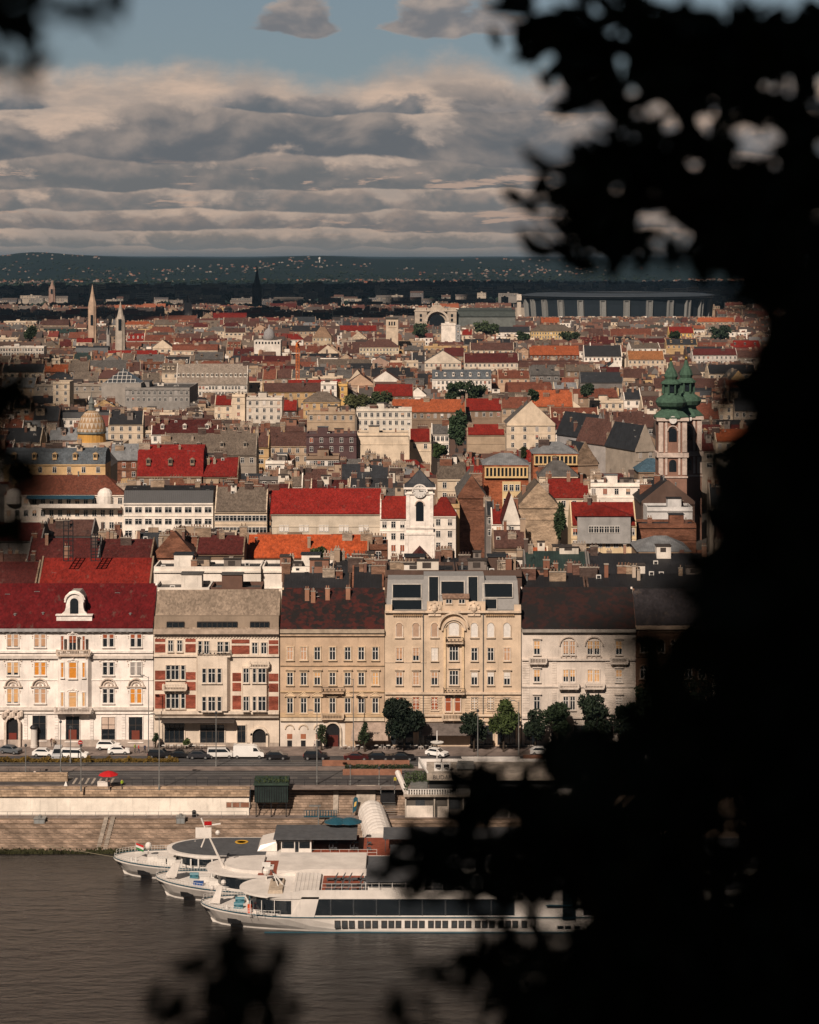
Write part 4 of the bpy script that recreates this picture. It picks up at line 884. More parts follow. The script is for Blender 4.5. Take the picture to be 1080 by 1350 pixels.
# row of the brick tower house
ph('red brick tower house with small pillared gallery under a grey roof', 638, 697, 613, 597, 38, 15, 'hip', (.36, .115, .055), 'zinc', nch=1, rows=0, vis=75, wallmat='brick')
ph('smaller brick house with pillared gallery and grey roof', 703, 762, 598, 582, 34, 14, 'hip', (.34, .12, .06), 'zinc', nch=1, rows=0, vis=35, wallmat='brick')
ph('grey hipped sheet roof between the two brick gallery houses', 711, 762, 628, 607, 28, 14, 'hip', 'cream', 'grey', nch=2, rows=0, vis=8, roofmat='sheet')
ph('slate block with ochre arched dormers at the left edge', 5, 139, 612, 590, 32, 13, 'mansard', (.56, .38, .20), (.10, .115, .13), nch=4, rows=2, cols=7, dorm=5, clut=6, vis=26)
ph('big crimson mansard with dark dormers and stepped sides', 181, 268, 628, 586, 29, 16, 'mansard', 'tan', (.17, .014, .011), nch=4, rows=1, dorm=3, sky=3, vis=10)
ph('crimson lower wing right of the big mansard', 266, 314, 628, 604, 29, 13, 'gx', 'tan', (.15, .014, .011), nch=4, rows=0, clut=3, vis=10)
ph('long scalloped grey roof with dark dormers behind the crimson mansard', 215, 338, 600, 572, 30, 14, 'gx', 'stone', 'taupe', nch=5, rows=1, dorm=4, vis=10)
ph('plum coloured house with arched red windows', 404, 470, 574, 569, 33, 12, 'flat', (.095, .055, .055), 'zinc', nch=2, rows=2, cols=5, clut=3, vis=30)
ph('blank cream wall with three vertical ribs beside the plum house', 471, 539, 573, 567, 33, 12, 'flat', (.60, .49, .37), 'grey', nch=1, rows=0, vis=32)
ph('colonnaded loggia block in front of the plum house', 404, 447, 604, 593, 29, 11, 'flat', 'tan', 'brown', nch=2, rows=1, cols=9, vis=14)
ph('white stepped terraces with many air conditioners', 470, 543, 541, 533, 36, 11, 'flat', (.60, .54, .46), 'grey', nch=3, rows=3, cols=9, clut=9, vis=30)
ph('grey roofed sand house left of the white stepped terraces', 405, 468, 545, 537, 35, 11, 'flat', 'sand', 'grey', nch=4, rows=1, clut=5, vis=14)
ph('huge orange tile roof in the middle of the town', 516, 614, 543, 527, 31, 13, 'gx', 'tan', 'orange', nch=4, rows=1, vis=22)
ph('crimson roof joined right of the huge orange one', 614, 662, 541, 526, 31, 13, 'gx', 'tan', 'red', nch=3, rows=1, vis=12)
ph('bright red roof over a long sand firewall', 616, 666, 573, 560, 29, 12, 'gx', 'sand', 'red', nch=2, rows=0, vis=24)
ph('little red roof between cream flue towers and the poplar', 540, 568, 582, 566, 29, 11, 'gx', 'cream', 'red', nch=1, rows=1, vis=14)
ph('white house with grey roof left of the poplar', 569, 592, 572, 560, 31, 10, 'gx', 'white', 'grey', nch=1, rows=2, cols=4, vis=22)
ph('cream corner house with steep grey roof and tall side wall', 668, 732, 560, 531, 30, 20, 'gy', 'cream', 'grey', nch=4, rows=3, cols=4, vis=32)
ph('two tone red roof with a line of pale dormers', 726, 790, 556, 538, 30, 13, 'gx', 'cream', 'rust', nch=3, rows=1, dorm=5, vis=14)
ph('maroon lower roof strip under the pale dormers', 722, 788, 566, 552, 28, 10, 'gx', 'white', 'maroon', nch=3, rows=1, vis=10)
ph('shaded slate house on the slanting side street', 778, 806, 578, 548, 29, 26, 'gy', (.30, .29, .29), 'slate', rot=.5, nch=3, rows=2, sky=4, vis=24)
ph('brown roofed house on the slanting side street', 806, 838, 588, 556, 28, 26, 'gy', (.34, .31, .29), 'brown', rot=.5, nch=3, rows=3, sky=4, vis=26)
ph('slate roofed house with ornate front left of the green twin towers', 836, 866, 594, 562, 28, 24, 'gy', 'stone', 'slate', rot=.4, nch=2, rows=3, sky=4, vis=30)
ph('dark slate gable in front of the slanting side street', 754, 790, 612, 585, 28, 16, 'gy', 'tan', 'slate', rot=.3, nch=2, rows=0, vis=12)
ph('small scarlet gable below the slanting side street', 748, 770, 612, 590, 28, 15, 'gy', 'tan', 'red', rot=.25, nch=1, rows=0, vis=16)
ph('teal sheet roof at the foot of the green twin towers', 842, 880, 622, 604, 27, 15, 'hip', 'tan', (.05, .09, .12), nch=0, rows=0, vis=10)
# upper rows
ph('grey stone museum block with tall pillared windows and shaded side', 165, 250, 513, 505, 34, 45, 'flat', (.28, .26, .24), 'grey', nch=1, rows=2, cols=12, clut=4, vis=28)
ph('white eaved wing with a long row of pale dormers', 232, 326, 507, 480, 27, 16, 'gx', (.60, .55, .48), (.20, .165, .135), nch=4, rows=2, cols=22, dorm=15, vis=14)
ph('white modern block with dark windows at the left', 70, 92, 505, 497, 36, 14, 'flat', 'cream', 'grey', nch=1, rows=3, vis=30)
ph('scarlet roof with pale wall left of the stacked cream flats', 283, 306, 534, 522, 30, 12, 'gx', 'cream', 'red', nch=1, rows=2, vis=18)
ph('stacked cream flats with dark stair opening', 306, 323, 522, 518, 36, 12, 'flat', 'cream', 'grey', nch=2, rows=4, vis=36)
ph('white flats right of the stacked cream flats', 325, 372, 526, 519, 35, 13, 'flat', (.62, .55, .47), 'grey', nch=3, rows=3, clut=3, vis=30)
ph('red gabled white house near the pale flats', 373, 392, 541, 528, 31, 11, 'gx', 'brown', 'red', nch=1, rows=2, vis=14)
ph('cream house with slanted roof and dark right side', 400, 448, 530, 516, 33, 15, 'hip', 'ochre', 'taupe', nch=2, rows=2, cols=5, vis=18)
ph('white cube flats left of the ochre slab', 423, 444, 506, 499, 37, 12, 'flat', 'white', 'grey', nch=1, rows=3, vis=16)
ph('ochre slab house left of the round trees', 445, 458, 508, 503, 36, 18, 'flat', (.60, .38, .14), 'brown', nch=1, rows=2, vis=26)
ph('red tile roof with skylights in front of the dark mansard school', 492, 545, 522, 507, 29, 13, 'gx', 'tan', 'red', nch=2, rows=1, sky=5, vis=10)
ph('dark slate mansard school with regular windows and white wall', 570, 648, 500, 487, 30, 14, 'mansard', 'white', (.085, .095, .105), nch=3, rows=2, cols=14, dorm=7, vis=16)
ph('pale pitched white gable house with lunette', 560, 608, 478, 464, 30, 22, 'gy', (.55, .47, .38), 'grey', nch=0, rows=1, vis=12)
ph('long maroon roof over pale wall right of the lunette gable', 612, 684, 478, 466, 30, 14, 'gx', (.55, .47, .38), 'maroon', nch=3, rows=1, vis=10)
ph('long orange roof beyond the town centre right', 698, 764, 468, 456, 30, 14, 'gx', 'brick', 'orange', nch=4, rows=1, vis=6)
ph('orange roof with white front left of the green spires', 828, 876, 474, 463, 30, 14, 'gx', 'cream', (.26, .11, .045), nch=2, rows=2, vis=10)
ph('black and red roof with white gable far right of centre', 770, 820, 470, 456, 30, 14, 'gx', 'white', 'black', nch=2, rows=1, vis=6)
ph('long slate roof with skylights left of the white cubes', 765, 822, 504, 491, 30, 13, 'gx', 'grey', 'slate', nch=3, rows=0, sky=4, vis=8)
ph('orange red hall roof with sand party wall', 700, 756, 536, 515, 29, 14, 'gx', 'sand', 'orange', nch=3, rows=0, vis=8)
ph('long rust roof left of the orange red hall', 660, 702, 538, 524, 30, 12, 'gx', 'sand', 'rust', nch=4, rows=1, vis=6)
ph('pale terraced roof storey among grey roofs', 778, 822, 530, 521, 33, 12, 'flat', 'cream', 'grey', nch=2, rows=2, vis=12)
ph('market hall with patterned dome-like tile roof', 412, 437, 445, 431, 30, 26, 'hip', (.50, .40, .28), (.22, .14, .09), nch=1, rows=1, vis=10)
ph('large brown hip roof office with pale arcade', 474, 526, 458, 447, 31, 16, 'hip', (.52, .44, .32), 'brown', nch=2, rows=2, cols=12, vis=10)
ph('yellow palace with hipped roof in front of the stadium', 700, 757, 437, 428, 32, 18, 'hip', (.60, .42, .19), 'taupe', nch=3, rows=3, cols=16, vis=10)
ph('yellow gabled house with red roof at the stadium foot', 882, 915, 439, 431, 31, 14, 'gx', (.62, .42, .16), 'red', nch=2, rows=2, vis=6)
ph('white block with blank sunlit wall in front of the railway station', 582, 601, 428, 425, 43, 18, 'flat', (.74, .66, .58), 'grey', nch=0, rows=0, vis=22)
ph('grey slab of flats right beside the white blank block', 601, 607, 430, 427, 42, 18, 'flat', (.3, .3, .3), 'slate', nch=0, rows=4, vis=18)
ph('white house with balconies below the orange roofs far right', 913, 972, 468, 460, 30, 14, 'gx', (.55, .50, .45), 'maroon', nch=4, rows=2, vis=10)
ph('long pale office with horizontal window bands far left', 0, 58, 458, 452, 33, 14, 'flat', 'white', 'grey', nch=2, rows=2, cols=16, vis=10)
# details on some of them
def byl(s):
    L0 = [o for o in COL.objects if o.get('label') and s in o['label']]
    return ([o for o in L0 if o['label'].startswith(s)] or L0)[0]
def kid(t, n): return [c for c in t.children if c.name.split('.')[0] == n][0]
t = byl('big grey central dormer'); x, y, z = t.location; he = 27 - ST
b = MB(); b.box(-9.2 * .8, 9.2 * .8, -1.2, 5.5, he - 5, he + 2.6); d_ = link('central_dormer', b.mesh('central_dormer', ['stucco']), t, (0, 0, 0), (.30, .29, .28))
b = MB(); b.prism([(-8.2, he + 2.6), (8.2, he + 2.6), (0, he + 5.2)], 'y', -1.6, 5.0); link('dormer_roof', b.mesh('dormer_roof', ['tile']), d_, (0, 0, 0), ROOFN['red'])
for k in range(6): link('window', HW[0], d_, (-3.6 + k * 1.45, -1.21, he - 2.0), WHITE)
t = byl('paired white windows'); he = 27 - ST; w_ = (PX(501, 610) - PX(357, 610))
for k in range(5):
    for s_ in (-.75, .75): link('window', HW[3], t, (-w_ / 2 + w_ * (k + .6) / 5.35 + s_, -.004, he - 5.2), (.75, .70, .64))
for lab, n in (('red brick tower house', 11), ('smaller brick house', 10)):
    t = byl(lab); r_ = kid(t, 'wall'); ze = r_.dimensions.z - .5; w_ = r_.dimensions.x / 2 - .2
    b = MB(); b.box(-w_, w_, -.9, -.36, ze - .3, ze - .01); b.box(-w_, w_, -.9, -.36, ze - 3.4, ze - 2.9)
    for k in range(n + 1): x = -w_ + .3 + (2 * w_ - .6) * k / n; b.box(x - .22, x + .22, -.9, -.5, ze - 2.9, ze - .3)
    link('gallery', b.mesh('gallery', ['stucco']), t, (0, 0, 0), (.62, .44, .22)); b = MB(); b.box(-w_ + .2, w_ - .2, -.38, -.352, ze - 2.9, ze - .3); link('gallery_glass', b.mesh('gallery_glass', ['glass']), t, (0, 0, 0))
    if n == 11:
        b = MB(); b.box(-1.2, 4.4, -.3, -.004, ze - 18, ze - 4.5); bw = link('bay_wall', b.mesh('bay_wall', ['stucco']), t, (0, 0, 0), (.6, .45, .25))
        for k in range(3):
            for q in range(3): link('window', HW[0], bw, (-.2 + k * 1.8, -.304, ze - 7.3 - q * 4.2), SAND)
# round white dormers on the terrace house
t = byl('two round dormers'); 
for xq in (-6, 21): 
    b = MB(); b.lathe([(2.4, 0), (2.4, 2.2), (2.1, 3.2), (1.4, 4.1), (.01, 4.6)], 0, 0, 14); link('round_dormer', b.mesh('round_dormer', ['stucco']), t, (xq - 9, .4, 31 - ST - 2.6), (.7, .64, .58))
b = MB(); b.box(-11, 13, -2.6, -.36, 31 - ST - 3.7, 31 - ST - 3.4); b.box(-11, 13, -2.6, -2.5, 31 - ST - 3.4, 31 - ST - 2.5); link('terrace', b.mesh('terrace', ['stucco']), t, (4, 0, 0), (.66, .6, .54))
b = MB(); b.hexa([(-11, -2.2, 31 - ST - 1.1), (9, -2.2, 31 - ST - 1.1), (9, -.36, 31 - ST - 1.1), (-11, -.36, 31 - ST - 1.1)], [(-11, -2.2, 31 - ST - .95), (9, -2.2, 31 - ST - .95), (9, -.36, 31 - ST - .2), (-11, -.36, 31 - ST - .2)]); link('awning', b.mesh('awning', ['dull']), t, (0, 0, 0), (.02, .06, .09))
# lattice ladders on the broad red roof
t = byl('lattice ladders'); ro_ = kid(t, 'roof'); x0, y0 = t.location.x, t.location.y
for q in (53, 92):
    b = MB(); X = PX(q, 432) - x0; zt = PZ(735 - (20 if q == 53 else 0), 432) - ST; zb = PZ(772, 432) - ST
    for sx in (-1.0, 0, 1.0):
        b.box(X + sx - .1, X + sx + .1, 1.0, 1.2, zb, zt)
    for k in range(9): zz = zb + (zt - zb) * k / 8; b.box(X - 1.05, X + 1.05, .98, 1.12, zz - .08, zz + .08)
    link('lattice', b.mesh('lattice', ['iron']), ro_, (0, 0, 0))
# --- church clock tower
def P3(px, py, Y): return (PX(px, Y), Y, PZ(py, Y))
Yt = 560.0; cx = PX(553.5, Yt); tw = 3.55
t = thing('church_tower', 'white baroque church tower with black pointed roof and round clock', 'church tower', (cx, Yt, ST))
WT = (.80, .73, .66); q = lambda py: PZ(py, Yt)
b = MB(); b.box(cx - tw - .45, cx + tw + .45, Yt, Yt + 8, ST, q(703)); b.box(cx - tw, cx + tw, Yt + .3, Yt + 7.6, q(703), q(650)); b.box(cx - tw + .1, cx + tw - .1, Yt + .35, Yt + 7.5, q(650), q(643.5))
tw_o = b.build('tower_wall', 'stucco', t, WT)
b = MB()
for y0, y1, d in ((705, 702, .5), (697, 695, .25), (652, 650.5, .35), (645, 642.5, .65)): b.box(cx - tw - d, cx + tw + d, Yt + .3 - d, Yt + 7.6 + d, q(y0), q(y1))
for sx in (-1, 1): b.box(cx + sx * (tw - .5) - .45, cx + sx * (tw - .5) + .45, Yt + .1, Yt + .29, q(695), q(652)); b.box(cx + sx * (tw - .1) - .4, cx + sx * (tw - .1) + .4, Yt - .2, Yt - .01, q(737), q(706))
b.ring(cx - 1.75, cx + 1.75, q(640), .35, Yt - .4, Yt + .28, n=14); b.build('cornice', 'stone_trim', t, WT)
b = MB(); b.ring(cx - 1.05, cx + 1.05, q(661), .3, Yt + .05, Yt + .29); bw = b.build('belfry_opening', 'stone_trim', t, (.55, .45, .38)); MB().arch(cx - 1.0, cx + 1.0, q(687), q(661), Yt + .2, Yt + .297).build('louvre', 'glass', bw)
b = MB(); b.cyl(0, 0, 0, .18, 1.75, 24); cl = b.build('clock', 'frame_white', t, at=(0, 0, 0)); cl.rotation_euler.x = R(90); cl.location = (0, -.05, q(647.5) - ST); WL[cl.name] = (cx, Yt - .05, q(647.5))
hd = MB(); hd.box(-.09, .09, 0, 1.3, .19, .22); hd.box(-.1, .95, -.1, .1, .19, .22)
for k in range(12): a = k * math.pi / 6; hd.box(1.45 * math.cos(a) - .1, 1.45 * math.cos(a) + .1, 1.45 * math.sin(a) - .1, 1.45 * math.sin(a) + .1, .185, .21)
link('clock_hands', hd.mesh('clock_hands', ['iron']), cl)
b = MB(); z0, z1 = q(642), q(621); a = tw + .5; cy = Yt + 4
prof = [(1, 0), (.72, .22), (.45, .52), (.2, .82), (.03, 1.0)]
for (r0, h0), (r1, h1) in zip(prof, prof[1:]):
    b.hexa([(cx - a * r0, cy - a * r0, z0 + (z1 - z0) * h0), (cx + a * r0, cy - a * r0, z0 + (z1 - z0) * h0), (cx + a * r0, cy + a * r0, z0 + (z1 - z0) * h0), (cx - a * r0, cy + a * r0, z0 + (z1 - z0) * h0)], [(cx - a * r1, cy - a * r1, z0 + (z1 - z0) * h1), (cx + a * r1, cy - a * r1, z0 + (z1 - z0) * h1), (cx + a * r1, cy + a * r1, z0 + (z1 - z0) * h1), (cx - a * r1, cy + a * r1, z0 + (z1 - z0) * h1)])
rf = b.build('tower_roof', 'sheet', t, (.035, .037, .042)); b = MB(); b.ball(cx, cy, z1 + .3, .35, 8); b.tube((cx, cy, z1), (cx, cy, z1 + 2.2), .07, 4); b.box(cx - .4, cx + .4, cy - .05, cy + .05, z1 + 1.4, z1 + 1.55); b.build('finial', 'iron', rf)
b = MB(); b.prism([(cx - tw, q(738)), (cx + tw, q(738)), (cx, q(719))], 'y', Yt - 8, Yt - .01); b.build('gable_roof', 'tile', t, ROOFN['maroon'])
HAND.append((cx - 4, cx + 4, Yt - 8, Yt + 8, 534, 573, 621, 745, 'clock tower'))
# --- green twin towers
PK, GRN = (.24, .135, .10), (.05, .095, .065)
def green_tower(px, Yg, lab, dz):
    cx = PX(px, Yg); q = lambda py: PZ(py + dz, Yg); t = thing('church_tower', lab, 'church tower', (cx, Yg, ST), 'twin church towers with green copper helmets'); a = 4.6
    b = MB(); b.box(cx - a, cx + a, Yg, Yg + 9.2, ST, q(597)); b.box(cx - a + .15, cx + a - .15, Yg + .15, Yg + 9.05, q(597), q(551)); b.build('tower_wall', 'stucco', t, PK)
    b = MB()
    for y0, y1, d in ((601, 595, .55), (553, 549, .6), (628, 626, .3)): b.box(cx - a - d, cx + a + d, Yg - d, Yg + 9.2 + d, q(y0), q(y1))
    for y0, y1 in ((624, 602), (594, 555)):
        for sx in (-1, 1):
            b.box(cx + sx * (a - .75) - .75, cx + sx * (a - .75) + .75, Yg - .22, Yg + .16, q(y0), q(y1)); b.box(cx + sx * 2.1 - .35, cx + sx * 2.1 + .35, Yg - .2, Yg + .16, q(y0), q(y1))
    b.ring(cx - 1.5, cx + 1.5, q(560), .3, Yg - .3, Yg + .14); b.build('pilaster', 'stone_trim', t, (.52, .42, .36))
    MB().arch(cx - 1.3, cx + 1.3, q(580), q(562), Yg - .1, Yg + .147).build('belfry_window', 'glass', t); MB().arch(cx - 1.2, cx + 1.2, q(620), q(604), Yg - .1, Yg - .004).build('belfry_window', 'glass', t)
    cy = Yg + 4.6; z = lambda py: q(py)
    b = MB(); b.smooth = False
    b.lathe([(a * 1.28, z(550)), (a * 1.3, z(548)), (a * 1.0, z(543)), (a * .78, z(540)), (a * .74, z(537))], cx, cy, 8)
    b.lathe([(a * .74, z(537)), (a * 1.0, z(534)), (a * 1.12, z(529)), (a * .98, z(524)), (a * .62, z(520)), (a * .5, z(517)), (a * .5, z(505))], cx, cy, 12)
    b.lathe([(a * .74, z(505)), (a * .7, z(503)), (a * .42, z(499)), (a * .50, z(495)), (a * .40, z(489)), (a * .2, z(483)), (a * .12, z(477)), (.05, z(474))], cx, cy, 10)
    for k in range(8):
        an = math.pi / 4 * (k + .5); b.tube((cx + a * .6 * math.cos(an), cy + a * .6 * math.sin(an), z(518)), (cx + a * .6 * math.cos(an), cy + a * .6 * math.sin(an), z(504)), .3, 5)
    h = b.build('copper_helmet', 'dull', t, GRN)
    b = MB()
    for k in range(4): an = math.pi / 2 * k; b.box(cx + a * .42 * math.cos(an) - .6, cx + a * .42 * math.cos(an) + .6, cy + a * .42 * math.sin(an) - .6, cy + a * .42 * math.sin(an) + .6, z(516), z(508))
    b.build('lantern_window', 'glass', h)
    b = MB(); b.ball(cx, cy, z(473), .6, 8); b.tube((cx, cy, z(473)), (cx, cy, z(468)), .08, 4); b.box(cx - .5, cx + .5, cy - .05, cy + .05, z(470.3), z(469.8)); b.build('finial', 'brass', h)
    b = MB(); b.cyl(0, 0, 0, .25, 1.25, 16); c_ = b.build('clock', 'frame_white', t, at=(0, 0, 0)); c_.rotation_euler.x = R(90); c_.location = (0, -.6, z(551.5) - ST)
    HAND.append((cx - 5, cx + 5, Yg, Yg + 10, px - 20, px + 20, 470, 640, 'green twin towers'))
mk('brass', (.45, .28, .06), .35, .1, metal=.8)
green_tower(887, 700, 'nearer green domed church tower with pink walls, left of its twin', 2); green_tower(907, 716, 'farther green domed church tower half hidden behind its twin', 0)
# --- dome with golden lozenges
Yd = 880; cx = PX(118, Yd); q = lambda py: PZ(py, Yd)
t = thing('domed_building', 'round dome with golden and white lozenge tiles on a yellow drum', 'building', (cx, Yd, ST)); cy = Yd + 6
b = MB(); b.box(cx - 6.5, cx + 14, Yd, Yd + 16, ST, q(584)); b.build('wall', 'stucco', t, (.45, .36, .27))
b = MB(); b.cyl(cx, cy, q(584), q(573), 5.9, 20, 5.6); b.build('drum', 'stucco', t, (.50, .27, .07))
b = MB(); prof = [(5.9, q(572)), (5.85, q(566)), (5.3, q(558)), (4.3, q(551)), (2.8, q(545)), (1.2, q(542)), (.8, q(541))]; n = 20; vs = [(cx + r * math.cos(2 * math.pi * (i + .5 * j) / n), cy + r * math.sin(2 * math.pi * (i + .5 * j) / n), z) for j, (r, z) in enumerate(prof) for i in range(n)]
for j in range(6):
    for i in range(n):
        a_, b_, c_, d_ = j * n + i, j * n + (i + 1) % n, (j + 1) * n + i, (j + 1) * n + (i + 1) % n
        b.idx([vs[a_], vs[b_], vs[c_]], [(0, 1, 2)], 0); b.idx([vs[b_], vs[d_], vs[c_]], [(0, 1, 2)], 1)
mk('gold_tile', (.30, .18, .085), .6, .2); b.build('dome', ['gold_tile', 'stone_trim'], t, (.46, .38, .30))
b = MB(); b.cyl(cx, cy, q(572.5), q(570), 6.1, 20); b.lathe([(1.6, q(542)), (1.7, q(541)), (1.1, q(540)), (1.1, q(534)), (1.5, q(533)), (.8, q(529)), (.15, q(524)), (.1, q(518))], cx, cy, 8); b.build('lantern', 'stone_trim', t, (.14, .15, .14))
HAND.append((cx - 7, cx + 14, Yd, Yd + 16, 98, 140, 520, 592, 'lozenge dome'))
# --- glass pyramid roof
Yp = 1120; t = thing('glass_roof', 'glazed pyramid skylight with steel ribs on a flat grey roof', 'glass roof', (PX(157, Yp), Yp, ST))
b = MB(); b.box(PX(134, Yp), PX(186, Yp), Yp, Yp + 22, ST, PZ(505, Yp)); b.build('wall', 'stucco', t, (.3, .27, .24))
b = MB(); X0, X1, z0, z1 = PX(136, Yp), PX(184, Yp), PZ(505, Yp), PZ(487, Yp); xm, ym = PX(160, Yp), Yp + 9
b.idx([(X0, Yp, z0), (X1, Yp, z0), (X1, Yp + 18, z0), (X0, Yp + 18, z0), (xm, ym, z1)], [(3, 2, 1, 0), (0, 1, 4), (1, 2, 4), (2, 3, 4), (3, 0, 4)]); g_ = b.build('glazing', 'pane_dim', t)
b = MB()
for k in range(9):
    xx = X0 + (X1 - X0) * k / 8; f = 1 - abs(k - 4) / 4; b.tube((xx, Yp - .05, z0), (xx, Yp + 9 * f - .05, z0 + (z1 - z0) * f + .1), .16, 4)
for k in range(4): f = k / 4; b.tube((X0 + (xm - X0) * f, Yp + 9 * f - .1, z0 + (z1 - z0) * f), (X1 + (xm - X1) * f, Yp + 9 * f - .1, z0 + (z1 - z0) * f), .16, 4)
b.build('ribs', 'frame_white', g_); HAND.append((X0, X1, Yp, Yp + 22, 134, 186, 487, 512, 'glass pyramid'))
# --- distant landmarks
def spire(lab, px, Y, prof, col, dark=False, n=8):
    cx = PX(px, Y); t = thing('church_tower', lab, 'church tower', (cx, Y, ST)); b = MB(); pr = [(r, PZ(py, Y)) for r, py in prof]
    k = next(i for i in range(len(pr)) if i > 0 and pr[i][0] < pr[0][0] * .8)
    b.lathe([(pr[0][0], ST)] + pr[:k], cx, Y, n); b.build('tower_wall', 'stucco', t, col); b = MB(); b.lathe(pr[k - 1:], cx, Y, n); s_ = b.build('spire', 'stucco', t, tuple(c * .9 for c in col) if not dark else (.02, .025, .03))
    for sx in (-1, 1): MB().cyl(cx + sx * pr[0][0] * .8, Y - pr[0][0] * .6, ST, pr[k - 1][1] + (pr[0][0]) * 1.2, pr[0][0] * .22, 5, .02).build('pinnacle', 'stucco', t, col)
    MB().box(cx - pr[0][0] * .28, cx + pr[0][0] * .28, Y - pr[0][0] * 1.05, Y - pr[0][0] * .8, pr[0][1] + 3, pr[0][1] + 12).build('belfry_window', 'glass', t)
    HAND.append((cx - 6, cx + 6, Y - 6, Y + 6, px - 6, px + 6, prof[-1][1], prof[0][1], ''))
spire('tall tan gothic spire at the left, taller of two', 122, 1900, [(3.9, 433), (3.9, 404), (3.1, 398), (2.4, 394), (1.2, 385), (.1, 375)], (.46, .33, .24))
spire('pale pointed gothic spire right of the tall tan one', 159, 1750, [(4.2, 440), (4.0, 422), (2.6, 416), (1.5, 408), (.1, 397)], (.42, .36, .30))
spire('small grey turret beside the pale gothic spire', 143, 1700, [(1.5, 446), (1.5, 438), (1.1, 434), (.1, 429)], (.36, .33, .30))
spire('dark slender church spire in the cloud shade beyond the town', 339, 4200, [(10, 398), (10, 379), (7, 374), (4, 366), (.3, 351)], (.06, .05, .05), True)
spire('small brown church spire far left on the horizon plain', 69, 4300, [(7, 389), (7, 381), (4, 377), (.3, 370)], (.3, .2, .16))
spire('small white pointed turret above the red roofs', 248, 2600, [(5, 402), (4, 399), (2.6, 396), (.3, 391)], (.5, .45, .4))
t = thing('tower', 'square beige tower with narrow belfry openings near the station', 'tower', (PX(517, 1800), 1800, ST)); q = lambda py: PZ(py, 1800)
MB().box(PX(509, 1800), PX(525, 1800), 1800, 1811, ST, q(420)).build('tower_wall', 'stucco', t, (.56, .45, .34)); MB().box(PX(508, 1800), PX(526, 1800), 1799, 1812, q(420) + .01, q(418)).build('tower_roof', 'dull', t, (.1, .09, .08))
for k in range(3): MB().box(PX(512.5 + k * 3.3, 1800), PX(514.5 + k * 3.3, 1800), 1799.9, 1800.2, q(429), q(424)).build('belfry_window', 'glass', t)
b = MB(); b.box(PX(512, 1800), PX(523, 1800), 1799.8, 1800.1, q(432), q(431)); b.build('cornice', 'stone_trim', t, (.4, .3, .22)); HAND.append((PX(508, 1800), PX(526, 1800), 1799, 1812, 508, 526, 418, 458, 'beige tower'))
t = thing('tower', 'slim pale tower with banded top left of the stadium', 'tower', (PX(684, 3300), 3300, ST)); q = lambda py: PZ(py, 3300); b = MB(); b.box(PX(682, 3300), PX(687, 3300), 3300, 3306, ST, q(398)); b.build('tower_wall', 'stucco', t, (.5, .42, .34)); b = MB(); b.box(PX(681.3, 3300), PX(687.7, 3300), 3299, 3307, q(396), q(388)); b.build('tower_head', 'stucco', t, (.6, .52, .44)); MB().box(PX(683, 3300), PX(686, 3300), 3300.5, 3305, q(398) - .1, q(396)).build('tower_neck', 'glass', t); HAND.append((PX(681, 3300), PX(688, 3300), 3299, 3307, 680, 689, 387, 416, 'slim tower'))
# railway station: triumphal arch front and long dark train shed
Ys = 2300; q = lambda py: PZ(py, Ys); t = thing('railway_station', 'old railway station with great arched window, corner blocks and statue group', 'station', (PX(578, Ys), Ys, ST)); SC = (.42, .35, .28)
b = MB(); b.box(PX(547, Ys), PX(563, Ys), Ys, Ys + 26, ST, q(409)); b.box(PX(590, Ys), PX(602, Ys), Ys, Ys + 26, ST, q(409)); b.box(PX(563, Ys), PX(590, Ys), Ys + 3, Ys + 26, ST, q(407)); b.box(PX(548, Ys), PX(562, Ys), Ys + 2, Ys + 24, q(409) - .1, q(406)); b.box(PX(591, Ys), PX(601, Ys), Ys + 2, Ys + 24, q(409) - .1, q(406)); b.prism([(PX(567, Ys), q(407)), (PX(586, Ys), q(407)), (PX(581, Ys), q(402)), (PX(572, Ys), q(402))], 'y', Ys + 3, Ys + 9); b.build('wall', 'stucco', t, SC)
b = MB(); b.ring(PX(563.5, Ys), PX(589.5, Ys), q(414) + 2.5, 2.2, Ys - .5, Ys + 2.9, n=14); b.box(PX(546, Ys), PX(603, Ys), Ys - .6, Ys + 2.9, q(410.5), q(409.3)); b.build('arch_moulding', 'stone_trim', t, (.52, .44, .36)); MB().arch(PX(566, Ys), PX(587, Ys), q(432), q(417) + 2, Ys + 2.5, Ys + 2.98).build('arched_window', 'glass', t)
b = MB(); b.ball(PX(576, Ys), Ys + 5, q(402) + 1.6, 1.7, 8, 0, 1.4); b.ball(PX(573.6, Ys), Ys + 5, q(402) + .8, 1.2, 8); b.ball(PX(578.6, Ys), Ys + 5, q(402) + .8, 1.2, 8); b.tube((PX(576, Ys), Ys + 5, q(402) + 1), (PX(576, Ys), Ys + 5, q(399)), .7, 6, .4); b.build('statue_group', 'stone_trim', t, (.4, .34, .28))
for k in (555, 596): 
    for r_ in range(3): MB().box(PX(k - 1.5, Ys), PX(k + 1.5, Ys), Ys - .1, Ys + .1, q(430 - r_ * 6), q(426 - r_ * 6)).build('window', 'glass', t)
